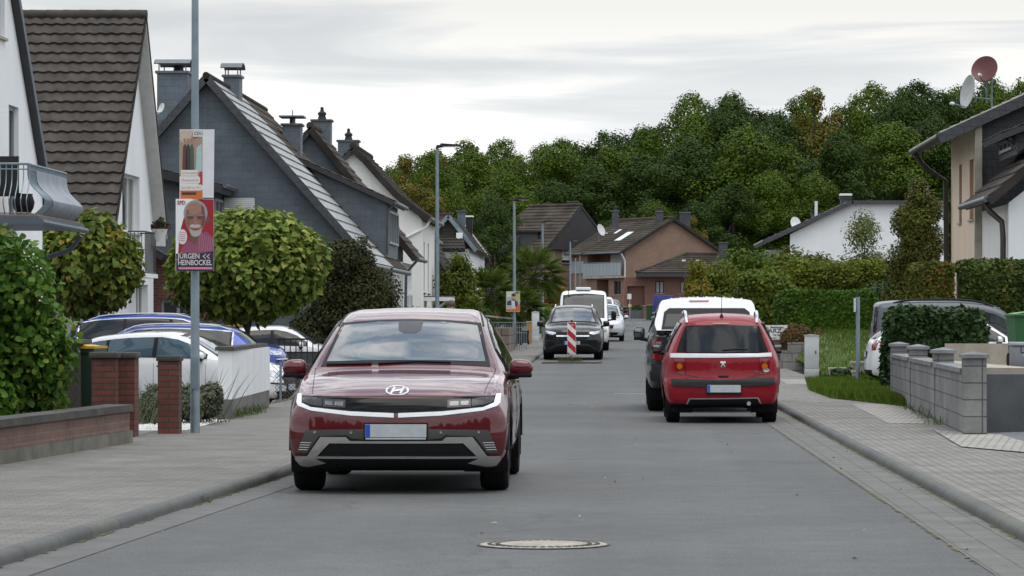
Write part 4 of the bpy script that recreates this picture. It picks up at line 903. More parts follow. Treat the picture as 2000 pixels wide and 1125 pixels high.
L_FOREST = [leafmat('wood_leaves_a', [(0,(.045,.083,.008)),(.5,(.062,.108,.010)),(.9,(.090,.142,.014)),(1,(.115,.15,.018))], .24),
            leafmat('wood_leaves_b', [(0,(.025,.050,.009)),(.6,(.036,.068,.012)),(1,(.054,.092,.015))], .24),
            leafmat('wood_leaves_c', [(0,(.082,.118,.010)),(.6,(.112,.150,.013)),(.95,(.145,.175,.016)),(1,(.22,.13,.02))], .28),
            leafmat('wood_leaves_autumn', [(0,(.06,.085,.013)),(.5,(.11,.12,.017)),(.85,(.16,.11,.018)),(1,(.26,.085,.016))], .2)]
M_BARK = simple('tree_bark', (.055,.046,.036), .9, 0, .3, 6, .5)
def trunk_mesh(name, h, r, lobes, mat=None, nb=6, base=(0,0,0)):
    mb = MB(); b = Vector(base); rnd = random.Random(hash(name) % 999)
    top = Vector((rnd.uniform(-.2,.2)*r*4, rnd.uniform(-.2,.2)*r*4, h))
    mb.tube([b+Vector((0,0,-.15)), b+Vector((0,0,.1)), b+top*.4, b+top*.75, b+top], [r*1.35, r*1.05, r*.8, r*.5, r*.2], 10)
    for lo in rnd.sample(list(lobes), min(nb, len(lobes))):
        s = b+top*rnd.uniform(.45,.85); e = Vector(lo[:3]); mid = s.lerp(e,.5)+Vector((0,0,.08*h*rnd.random()))
        mb.tube([s, mid, e], [r*.38, r*.25, r*.08], 6)
    return mb.mesh(name, mat or M_BARK)
def tree_lobes(rnd, h0, h1, rad, n, rl, egg=.5):
    out = []
    for k in range(n):
        t = rnd.random(); z = lerp(h0, h1, t); prof = math.sin(math.pi*min(1, max(.0, (t*.9+.12))))**egg
        a = rnd.random()*6.283; q = rad*prof*math.sqrt(rnd.random())
        out.append((q*math.cos(a), q*math.sin(a), z, rl*rnd.uniform(.65,1.25)))
    return out
# six crowns of woodland trees, each about 15 m tall, reused at many sizes
WOOD = []
for k in range(7):
    rnd = random.Random(50+k); lob = tree_lobes(rnd, 3.0, 13.6, 3.5, 26, 1.35); lob += tree_lobes(rnd, 2.6, 14.9, 4.3, 46, .68, .6)
    P, Nn = lobe_points(lob, 38, .85, (.45,1.22)); mi = [0,1,0,2,1,3,0][k]
    cme = leafmesh('tree_crown', [(*leafarrays(P, Nn, .165, 'broad', .36, .3, .4, .25), 0)], [L_FOREST[mi]])
    WOOD.append((cme, trunk_mesh('wood_trunk_%d' % k, 12.5, .24, lob, nb=8)))
SKY = [(740,335),(765,320),(800,300),(860,296),(900,284),(950,276),(1050,268),(1130,266),(1200,242),(1280,224),(1300,238),(1370,182),(1450,172),(1500,196),(1560,186),(1600,172),(1650,200),(1700,168),(1750,158),(1830,150),(1900,160),(1950,148),(2000,140),(2400,130)]
def wood_tree(px, Y, k, top=None, h=None, wide=1.0, label='tall leafy tree in the dense green wood rising behind the houses', group='trees of the wood behind the houses', cat='tree'):
    x = xa(px, Y); z = ground_z(x, Y)-.1
    if h is None: h = za(top, Y)-z
    t = thing('wood_tree', label, cat, (x, Y, z), random.random()*6.28, group)
    s = h/15.0
    for me, nm in ((WOOD[k][0],'crown'),(WOOD[k][1],'trunk')):
        o = bpy.data.objects.new(nm, me); COL.objects.link(o); o.parent = t; o.scale = (s*wide, s*wide, s)
    return t
rw = random.Random(4)
def rows():
    for Y, step, dtop in ((292,70,-4),(279,78,14),(266,88,70),(258,74,150)):
        px = 770+rw.uniform(0,40)
        while px < 2260:
            top = interp(px, SKY)+dtop+rw.uniform(-6,26)
            if dtop > 100: top = max(top, rw.uniform(330,420))
            k = rw.choice([0,0,1,2,4,6,0,1] if px > 1000 else [0,2,2,4,6])
            if rw.random() < .05 and dtop < 20: k = 5
            if px < 830 and dtop > 100: px += step; continue
            wood_tree(px, Y+rw.uniform(-4,4), k, top, wide=rw.uniform(.85,1.1)*(1.25 if dtop > 60 else 1.05))
            px += step*rw.uniform(.8,1.25)
rows()
wood_tree(792, 250, 5, 312, label='yellowing tree at the left end of the wood above the white gable', group=None)
wood_tree(835, 262, 2, 296, group=None, label='light green tree near the left end of the wood behind the street lamp arm')
wood_tree(1352, 246, 5, 428, group=None, wide=1.0, label='small rust coloured tree behind the right slope of the tan brick house')
wood_tree(962, 205, 1, 384, wide=1.0, group=None, label='dark round tree between the two brown roofs left of the middle')
# unseen tree belt added behind the camera to darken reflections in the cars
def belt():
    lob = []; rb = random.Random(9)
    for k in range(150):
        a = R(rb.uniform(188, 352)); d = rb.uniform(42, 60); x, y = d*math.cos(a)*1.25, d*math.sin(a)
        if abs(x) < 6 and rb.random() < .6: continue
        for j in range(5): lob.append((x+rb.uniform(-2.5,2.5), y+rb.uniform(-2,2), rb.uniform(1, 10.5)*(1 if abs(x) > 8 else .75), rb.uniform(1.6,2.8)))
    P, Nn = lobe_points(lob, .9); tag(link_mesh('unseen_tree_belt', leafmesh('unseen_tree_belt', [(*leafarrays(P, Nn, 1.1, 'clump', .6, .3), 0)], [L_FOREST[0]], core_of(lob, .75, 0))), kind='stuff')
belt()
# a floor of shade-loving growth closes the foot of the wood
und = [(xa(px,255), 255+rw.uniform(-2,5), ground_z(xa(px,255),255)+rw.uniform(.3,2.2), rw.uniform(1.2,2.2)) for px in range(900, 2240, 22)]
P, Nn = lobe_points(und, 5, .9); tag(link_mesh('undergrowth', leafmesh('undergrowth', [(*leafarrays(P, Nn, .42, 'clump', .6, .3), 0)], [L_FOREST[1]])), kind='stuff')

def bush(name, label, lobes, mat, size, dens, shape='leaf', cat='shrub', group=None, core=.6, jit=.48, droop=.5, up=.3, trunk=None, shell=(.72,1.06), stems=0, corem=None, squash=1.0):
    A = np.array(lobes); c = (float(A[:,0].mean()), float(A[:,1].mean()), float((A[:,2]-A[:,3]).min()))
    if trunk: c = trunk[:3]
    t = thing(name, label, cat, c, 0, group)
    P, Nn = lobe_points(lobes, dens, squash, shell)
    link_mesh('foliage' if not trunk else 'crown', leafmesh('leaves', [(*leafarrays(P, Nn, size, shape, jit, droop, .35, up), 0)], [mat, corem or mat], core_of(lobes, core) if core else None), t)
    if trunk:
        me = trunk_mesh(name+'_trunk', trunk[3], trunk[4], [(l[0]-c[0], l[1]-c[1], l[2]-c[2], l[3]) for l in lobes], nb=9); o = bpy.data.objects.new('trunk', me); COL.objects.link(o); o.parent = t
    elif stems:
        mb = MB()
        for k in range(stems):
            l = random.choice(lobes); mb.tube([Vector(c)+Vector((random.uniform(-.2,.2),random.uniform(-.1,.1),-.1)), Vector(l[:3])], [.035,.012], 6)
        mb.build('stem', M_BARK, t)
    return t
def hedge(name, label, x0, x1, y0, y1, z0, z1, mat, size, dens, shape='leaf', rnd=.25, rough=.05, jit=.5, sides='fltr', cat='hedge', up=.2):
    """clipped hedge: leaves over a rounded box, rough is the unevenness of the clip"""
    L = []; ar = {'f':((x1-x0)*(z1-z0)),'k':((x1-x0)*(z1-z0)),'l':((y1-y0)*(z1-z0)),'r':((y1-y0)*(z1-z0)),'t':((x1-x0)*(y1-y0))}
    P = []; Nn = []
    for s in sides:
        n = int(ar[s]*dens); u, v = RNG.uniform(0,1,(2,n))
        if s == 'f': p = np.stack([x0+u*(x1-x0), np.full(n,y0), z0+v*(z1-z0)],1); d = (0,-1,0)
        if s == 'k': p = np.stack([x0+u*(x1-x0), np.full(n,y1), z0+v*(z1-z0)],1); d = (0,1,0)
        if s == 'l': p = np.stack([np.full(n,x0), y0+u*(y1-y0), z0+v*(z1-z0)],1); d = (-1,0,0)
        if s == 'r': p = np.stack([np.full(n,x1), y0+u*(y1-y0), z0+v*(z1-z0)],1); d = (1,0,0)
        if s == 't': p = np.stack([x0+u*(x1-x0), y0+v*(y1-y0), np.full(n,z1)],1); d = (0,0,1)
        P.append(p); Nn.append(np.tile(np.array(d, float), (n,1)))
    P = np.concatenate(P); Nn = np.concatenate(Nn)
    c = np.array([(x0+x1)/2,(y0+y1)/2,(z0+z1)/2]); h = np.array([(x1-x0)/2,(y1-y0)/2,(z1-z0)/2])
    inner = np.clip(P, [x0+rnd,y0+rnd,z0-9], [x1-rnd,y1-rnd,z1-rnd]); d = P-inner; l = np.linalg.norm(d,axis=1,keepdims=True)
    out = l[:,0] > rnd
    P[out] = inner[out]+d[out]/l[out]*rnd; Nn[out] = d[out]/l[out]
    ph = np.sin(P[:,0]*3.1+P[:,2]*2.3)*np.sin(P[:,1]*2.7+P[:,2]*3.9+1)+.6*np.sin(P[:,0]*7.3+1.3)*np.sin(P[:,2]*6.1+P[:,1]*5.2)
    P = P+Nn*(ph[:,None]*rough*.7+RNG.normal(0, rough*.5, (len(P),1))-rough*.2)
    t = thing(name, label, cat, (float(c[0]),float(c[1]),z0))
    i = .07+rough
    mb = MB().box((x0+i,y0+i,z0-.1),(x1-i,y1-i,z1-i)); core = (mb.v, mb.f, 1)
    link_mesh('foliage', leafmesh('hedge_leaves', [(*leafarrays(P, Nn, size, shape, jit, .35, .35, up), 0)], [mat, M_TWIG], core), t)
    return t
M_TWIG = simple('hedge_twigs', (.026,.030,.014), .95, 0, .4, 12, .6)
L_GREEN = leafmat('privet_leaves', [(0,(.036,.082,.010)),(.6,(.060,.125,.014)),(1,(.11,.185,.026))], .25, .42)
L_LAUREL = leafmat('laurel_leaves', [(0,(.018,.040,.014)),(.6,(.030,.062,.019)),(1,(.062,.105,.030))], .15, .32)
L_BEECH = leafmat('beech_leaves', [(0,(.060,.085,.013)),(.55,(.10,.125,.018)),(.8,(.16,.13,.02)),(1,(.19,.085,.02))], .25)
L_BEECHG = leafmat('beech_green_leaves', [(0,(.055,.090,.012)),(.6,(.095,.135,.018)),(.92,(.14,.17,.025)),(1,(.19,.11,.02))], .25)
L_OLIVE = leafmat('olive_leaves', [(0,(.075,.105,.012)),(.6,(.125,.155,.018)),(1,(.18,.195,.03))], .3)
L_ORANGE = leafmat('orange_leaves', [(0,(.085,.09,.018)),(.4,(.16,.12,.02)),(.75,(.24,.12,.02)),(1,(.27,.08,.018))], .3)
L_PALE = leafmat('pale_leaves', [(0,(.085,.11,.035)),(.6,(.13,.16,.055)),(1,(.18,.20,.08))], .3)
L_BROWN = leafmat('brown_leaves', [(0,(.085,.052,.022)),(.5,(.13,.078,.03)),(1,(.17,.115,.045))], .2)
L_THUJA = leafmat('thuja_sprays', [(0,(.045,.070,.010)),(.5,(.075,.105,.014)),(.78,(.11,.10,.022)),(1,(.14,.07,.024))], .15)
L_DARK = leafmat('dark_maple_leaves', [(0,(.026,.036,.014)),(.5,(.042,.052,.018)),(.85,(.062,.066,.022)),(1,(.09,.055,.028))], .2)
L_CATALPA = leafmat('catalpa_leaves', [(0,(.075,.125,.018)),(.45,(.135,.195,.032)),(.85,(.24,.30,.07)),(1,(.34,.32,.08))], .3, .42)
L_CATALPA2 = leafmat('catalpa_leaves_dark', [(0,(.06,.10,.015)),(.5,(.11,.155,.025)),(.85,(.20,.23,.045)),(1,(.32,.20,.035))], .3, .42)
L_HAZEL = leafmat('hazel_leaves', [(0,(.040,.095,.014)),(.5,(.072,.15,.020)),(.9,(.12,.21,.03)),(1,(.19,.20,.03))], .3, .4)
L_LAVENDER = leafmat('grey_green_stems', [(0,(.065,.085,.05)),(.6,(.11,.135,.085)),(1,(.17,.155,.11))], .2)
L_GRASS = leafmat('grass_blades', [(0,(.060,.115,.014)),(.5,(.10,.175,.022)),(.9,(.14,.20,.03)),(1,(.21,.20,.06))], .4)
L_PALM = leafmat('palm_fronds', [(0,(.055,.090,.016)),(.6,(.09,.135,.024)),(1,(.15,.18,.04))], .25, .4)
def blob(cx, cy, cz, rx, ry, rz, n, rl, seed=1):
    rnd = random.Random(seed); out = []
    for k in range(n):
        d = Vector((rnd.gauss(0,1), rnd.gauss(0,1), rnd.gauss(0,1))).normalized()*rnd.uniform(.45,1)
        out.append((cx+d.x*(rx-rl*.6), cy+d.y*(ry-rl*.6), cz+d.z*(rz-rl*.6), rl*rnd.uniform(.7,1.2)))
    return out

# right-hand gardens
G_ = lambda y: gz(y)
def lawn_z(x, y): return gz(y)+.09+.98*sstep(y, 68, 94)*sstep(x, 4.3, 5.5)
lx = [(4.62,54),(4.3,56.5),(3.75,60),(3.7,66),(3.95,71),(4.45,74),(4.72,79),(4.7,95.5)]
mb = MB(); ys_ = [54+.75*i for i in range(56)]
mb.grid([[(lerp(px_(lx,y), interp(y,[(54,5.0),(60,6.2),(64,6.5),(95,7.2)]), i/10), y, lawn_z(lerp(px_(lx,y),interp(y,[(54,5.0),(60,6.2),(64,6.5),(95,7.2)]),i/10), y)) for i in range(11)] for y in ys_])
tag(mb.build('lawn', simple('lawn_turf', (.075,.115,.020), .95, 0, .35, .9, .5, bscale=60)), kind='structure')
n = 34000; yy = RNG.uniform(54, 93.5, n); yy[:13000] = RNG.uniform(54.5, 72, 13000); uu = RNG.uniform(0,1,n)
pp_ = np.array([(lerp(px_(lx,y)-.03, interp(y,[(54,5.0),(60,6.2),(95,7.1)]), u), y, 0) for y, u in zip(yy, uu)]); pp_[:,2] = [lawn_z(p[0], p[1]) for p in pp_]
def blades(pts, size, lean=.35, svar=.5, wd=1.3):
    n = len(pts); T, F = SHAPES['blade']; a = RNG.uniform(0, 6.283, n); d = unit(np.stack([np.cos(a)*lean, np.sin(a)*lean, np.ones(n)],1)); x = np.stack([-np.sin(a+1.2),np.cos(a+1.2),np.zeros(n)],1); nn = np.cross(x, d)
    s = (size*(1+svar*RNG.uniform(-1,1,n)))[:,None]
    V = pts[:,None,:]+s[:,None,:]*(T[None,:,0:1]*wd*x[:,None,:]+T[None,:,1:2]*d[:,None,:]+T[None,:,2:3]*nn[:,None,:]); return V.reshape(-1,3), F, len(T), n
sz = np.where(yy < 72, .15, .075); tag(link_mesh('grass', leafmesh('grass', [(*blades(pp_, sz), 0)], [L_GRASS])), kind='stuff')
hedge('hedge', 'clipped bright green hedge block on the lawn behind the grey post', 4.36, 7.14, 94.0, 95.7, .95, 2.25, L_GREEN, .075, 3000, 'broad', .28, .025, .45)
hedge('laurel_hedge', 'dark glossy laurel hedge behind the grey block wall', 4.98, 6.72, 62.5, 63.7, .1, 1.63, L_LAUREL, .12, 1300, 'leaf', .2, .05, .55)
hedge('beech_hedge', 'tall beech hedge turning brown in front of the beige house', 6.6, 7.62, 76.4, 77.9, .1, 2.75, L_BEECH, .075, 1500, 'broad', .3, .05, .5, 'flt')
hedge('hornbeam_hedge', 'tall dark green hedge continuing right of the browning beech hedge', 7.6, 12.5, 76.45, 77.9, .1, 2.77, leafmat('hornbeam_leaves', [(0,(.030,.052,.012)),(.6,(.052,.080,.016)),(.94,(.085,.11,.022)),(1,(.14,.08,.02))], .2), .085, 1200, 'broad', .3, .06, .55, 'frt')
hedge('beech_hedge', 'tall olive hedge reaching over the clipped green hedge block', 4.95, 8.4, 101, 102.6, .1, 3.08, L_OLIVE, .11, 800, 'leaf', .4, .14, .7)
hedge('beech_hedge', 'brownish beech hedge at the kerb behind the red hatchback', 3.55, 4.85, 97.0, 104, .1, 2.78, L_BEECHG, .10, 900, 'broad', .45, .12, .6)
bush('shrub', 'round light green shrub between the clipped hedge and the grey van', blob(6.75,98,1.75,.62,.6,.78,9,.42,3), L_OLIVE, .085, 420, 'leaf')
bush('shrub', 'dark green laurel dome right of the clipped hedge', blob(7.7,99,1.8,.75,.6,.85,10,.46,5), L_LAUREL, .10, 380, 'leaf')
bush('shrub', 'big olive green shrub with orange tips at the bend of the street', blob(3.75,124,2.2,1.05,1.6,1.9,16,.7,7)+blob(2.95,124,1.9,.35,.8,1.9,5,.4,8), L_OLIVE, .13, 210, 'leaf', shell=(.6,1.2))
bush('shrub', 'green shrub in front of the far dark annex roof', blob(4.9,128,3.0,1.1,1.2,1.55,14,.62,9), L_FOREST[0], .14, 210, 'leaf', shell=(.6,1.25))
bush('shrub', 'yellowing bush with a few orange leaves in the garden beyond the pickup', blob(2.78,122,2.5,.34,.8,1.2,6,.34,12), leafmat('yellowing_leaves', [(0,(.09,.12,.014)),(.6,(.15,.17,.02)),(.85,(.22,.16,.02)),(1,(.28,.10,.018))], .3), .10, 400, 'leaf', shell=(.6,1.2))
bush('shrub', 'wild olive shrubs in front of the white gable wall', blob(6.2,114,2.6,1.5,1.2,1.35,18,.58,13)+blob(7.6,114,2.3,.8,1.2,1.25,9,.55,14), L_BEECHG, .13, 240, 'leaf', shell=(.6,1.3))
bush('birch_shrub', 'feathery pale green young birch before the white gable wall', blob(8.0,111,3.1,.85,.8,1.95,20,.40,15), L_PALE, .09, 330, 'leaf', core=0, shell=(.3,1.5), trunk=(8.05,111,.2,4.0,.06), cat='tree')
bush('conifer', 'broad brown tinged thuja left of the beige house', blob(8.35,96,2.0,.85,.9,1.7,14,.55,16)+blob(8.45,96,3.9,.62,.7,1.2,10,.42,17)+[(8.5,96,4.95,.36),(8.45,96,5.3,.22),(8.8,96,4.6,.35),(8.1,96,4.4,.3)], L_THUJA, .075, 900, 'leaf', shell=(.6,1.2), cat='tree', up=.5)
bush('heather', 'rust brown low shrub on the stone blocks behind the white cabinet', blob(4.75,91.6,1.0,.52,.6,.36,10,.28,19), L_BROWN, .055, 1100, 'leaf', cat='shrub', up=.5)
bush('shrub', 'small dry brown plant right of the white cabinet', blob(5.35,90.5,.92,.25,.4,.25,5,.18,22), L_BROWN, .05, 1300, 'leaf')

# left-hand gardens
bush('hazel_bush', 'large fresh green leafy bush behind the low brick wall at the left', blob(-7.05,37.2,1.1,1.0,.9,1.35,28,.42,23)+blob(-7.2,37.4,2.05,.70,.7,.5,12,.30,24), L_HAZEL, .076, 720, 'broad', core=.45, shell=(.5,1.3), stems=10, jit=.8)
def globe(cx, cy, cz, rx, rz, n, rl, seed):
    out = []
    for k in range(n):
        t = (k+.5)/n; z = 1-2*t; a = k*2.39996; q = math.sqrt(1-z*z); out.append((cx+q*math.cos(a)*(rx-rl*.7), cy+q*math.sin(a)*(rx-rl*.7), cz+z*(rz-rl*.7), rl*random.uniform(.85,1.15)))
    return out
gd_ = globe(-8.65,78,2.75,1.68,1.16,34,.55,1); gd_ = [l for l in gd_]
t = bush('catalpa_tree', 'round headed catalpa with big pale heart shaped leaves right of the poster pole', gd_, L_CATALPA, .15, 145, 'heart', 'tree', None, .74, .6, .8, .6, (-8.62,78,-.2,2.3,.085), (.8,1.18))
t = bush('catalpa_tree', 'smaller catalpa globe with yellowing heart leaves in front of the white gable', globe(-11.95,75.7,2.72,1.08,1.04,24,.42,2), L_CATALPA2, .15, 145, 'heart', 'tree', None, .74, .6, .8, .6, (-11.95,75.7,-.2,2.3,.07), (.8,1.2))
bush('maple_shrub', 'dark spreading maple shrub behind the red car in front of the slate gable', blob(-6.95,86,1.9,1.3,1.0,1.75,22,.52,27)+blob(-6.3,86,1.2,1.0,.8,1.1,9,.42,28)+blob(-7.7,86,1.0,.7,.8,1.1,7,.42,29), L_DARK, .085, 620, 'leaf', shell=(.6,1.25), droop=.9, stems=6)
bush('shrub', 'small yellow green bush peeping over the red car roof', blob(-6.0,97,1.15,.45,.5,.85,8,.3,31), L_OLIVE, .09, 420, 'leaf', shell=(.6,1.25))
bush('shrub', 'loose green and brown shrub left of the palms', blob(-5.9,125,2.5,.78,.9,1.95,14,.48,33)+blob(-6.3,126,1.2,.8,.8,1.1,6,.5,34), L_BEECHG, .11, 260, 'leaf', shell=(.55,1.3))
bush('shrub', 'dark green shrub under the left palm', blob(-5.3,127,1.0,.9,.9,.75,9,.42,35), L_FOREST[1], .11, 300, 'leaf')
bush('shrub', 'orange and yellow autumn shrub behind the fourth street lamp', blob(-3.75,190,2.2,.75,.8,1.3,10,.45,36), L_ORANGE, .13, 240, 'leaf', shell=(.55,1.25))
bush('shrub', 'yellow green bush below the orange shrub before the white van', blob(-3.95,178,1.45,.75,.8,.9,9,.42,37), L_OLIVE, .13, 240, 'leaf', shell=(.55,1.25))
bush('shrub', 'dark shrub below the far grey balcony', blob(-3.2,226,2.3,1.0,1,.95,8,.5,38), L_FOREST[1], .16, 150, 'leaf')
bush('shrub', 'dark green round bush by the low wall at the end of the street', blob(xa(1242,222),222,1.9,.4,.4,.6,5,.3,39), L_FOREST[1], .12, 260, 'leaf')
hedge('hedge', 'low dark hedge behind the pale cabinet and street lamp', -4.35, -3.55, 166, 170, .5, 1.95, L_GREEN, .10, 500, 'broad', .2, .05, .5)
def palm(x, y, z, h, r, label):
    t = thing('palm_tree', label, 'palm tree', (x,y,z)); mb = MB()
    mb.tube([(0,0,-.1),(0,0,h*.5),(.05,0,h)], [.16,.13,.14], 10); mb.build('trunk', simple('palm_fibre', (.075,.05,.03), .95, 0, .4, 14, .6), t, False)
    V = []; F = []; st = MB()
    for k in range(44):
        a = k*2.39996; el = lerp(1.3, -.9, k/43); d = Vector((math.cos(a)*math.cos(el), math.sin(a)*math.cos(el), math.sin(el)))
        c = Vector((.05,0,h))+d*r*.52; st.tube([(.05,0,h), c], [.02,.012], 5)
        sd = d.cross(Vector((0,0,1))).normalized(); nn = sd.cross(d)
        for j in range(17):
            b = lerp(-1.75, 1.75, j/16); dd = (d*math.cos(b)+sd*math.sin(b)).normalized(); w = (sd*math.cos(b)-d*math.sin(b))*.028
            l = r*.55*(1-.12*abs(b)); p0 = c; p1 = c+dd*l*.6+nn*.04; p2 = c+dd*l-Vector((0,0,.14*l+.05)); i = len(V)
            V += [p0-w*.3, p0+w*.3, p1+w, p2, p1-w]; F.append((i,i+1,i+2,i+3,i+4))
    st.build('frond_stalks', M_BARK, t, False)
    me = bpy.data.meshes.new('fronds'); me.from_pydata([tuple(v) for v in V], [], F); me.materials.append(L_PALM); link_mesh('fronds', me, t, False)
    return t
palm(xa(952,134), 134, .35, 2.0, 1.4, 'bushy fan palm left of the third street lamp'); palm(xa(1040,152), 152, .5, 2.9, 1.6, 'taller dark fan palm between the two street lamps')
palm(xa(1012,150), 150.5, .5, 1.4, 1.3, 'low fan palm behind the small election poster')
# grey-green stems between the brick pillars, tufts by the island and the walls
def tuft(name, label, spots, h, mat, n=40, spread=.2, lean=.5, cat='plant'):
    P = []
    for x, y, z in spots:
        P.append(np.stack([RNG.normal(x,spread,n),RNG.normal(y,spread,n),np.full(n,z)],1))
    P = np.concatenate(P); t = thing(name, label, cat, tuple(float(v) for v in P.mean(0)))
    link_mesh('stems', leafmesh(name, [(*blades(P, np.full(len(P),h), lean, .6, .55 if h < .3 else .22), 0)], [mat]), t); return t
tuft('lavender', 'straggly grey green lavender between the double and the single brick pillar', [(xa(p,44.8),44.8,.09) for p in (274,284,294)], .5, L_LAVENDER, 30, .08)
tuft('lavender', 'tall straggly lavender behind the street lamp pole', [(xa(p,45.5),45.5+.1*k,.09) for k, p in enumerate((362,385,402,416))], .6, L_LAVENDER, 26, .10)
bush('shrub', 'low grey green cushion plant at the foot of the lavender', blob(xa(300,45.0),45.0,.36,.16,.25,.30,7,.16,46)+blob(xa(360,45.2),45.2,.34,.25,.25,.28,8,.16,44)+blob(xa(405,45.4),45.4,.38,.2,.2,.32,8,.15,45), L_LAVENDER, .05, 1700, 'leaf', cat='plant')
tuft('weeds', 'patch of weeds at the foot of the white rendered wall', [(-5.42+.02*k,47.8+.55*k,.1) for k in range(5)], .12, L_GRASS, 30, .06)
tuft('weeds', 'thin weeds growing along the foot of the grey block wall', [(px_(PR,y)-.06,y,.1) for y in (44.5,47.5,49.5,52,54,55.5)], .13, L_GRASS, 26, .07)
# ------------------------------------------------------------------ vehicles
class Curve:
    """monotone cubic through (s, value) pairs"""
    def __init__(s, pts):
        s.x = np.array([p[0] for p in pts], float); s.y = np.array([p[1] for p in pts], float)
        if len(pts) == 1: s.x = np.array([0.,1.]); s.y = np.repeat(s.y, 2)
        h = np.diff(s.x); d = np.diff(s.y)/h; m = np.zeros(len(s.x)); m[0] = d[0]; m[-1] = d[-1]
        for i in range(1, len(m)-1):
            if d[i-1]*d[i] > 0: w1, w2 = 2*h[i]+h[i-1], h[i]+2*h[i-1]; m[i] = (w1+w2)/(w1/d[i-1]+w2/d[i])
        s.m = m
    def __call__(s, v):
        v = min(max(v, s.x[0]), s.x[-1]); i = min(len(s.x)-2, max(0, int(np.searchsorted(s.x, v)-1))); h = s.x[i+1]-s.x[i]; t = (v-s.x[i])/h
        return float((2*t**3-3*t*t+1)*s.y[i]+(t**3-2*t*t+t)*h*s.m[i]+(-2*t**3+3*t*t)*s.y[i+1]+(t**3-t*t)*h*s.m[i+1])
def catmull(P, n):
    out = []; Q = [P[0]]+P+[P[-1]]
    for i in range(len(P)-1):
        a,b,c,d = Q[i],Q[i+1],Q[i+2],Q[i+3]
        for k in range(n):
            t = k/n; out.append(tuple(.5*(2*b[j]+(c[j]-a[j])*t+(2*a[j]-5*b[j]+4*c[j]-d[j])*t*t+(3*b[j]-a[j]-3*c[j]+d[j])*t**3) for j in (0,1)))
    out.append(P[-1]); return out
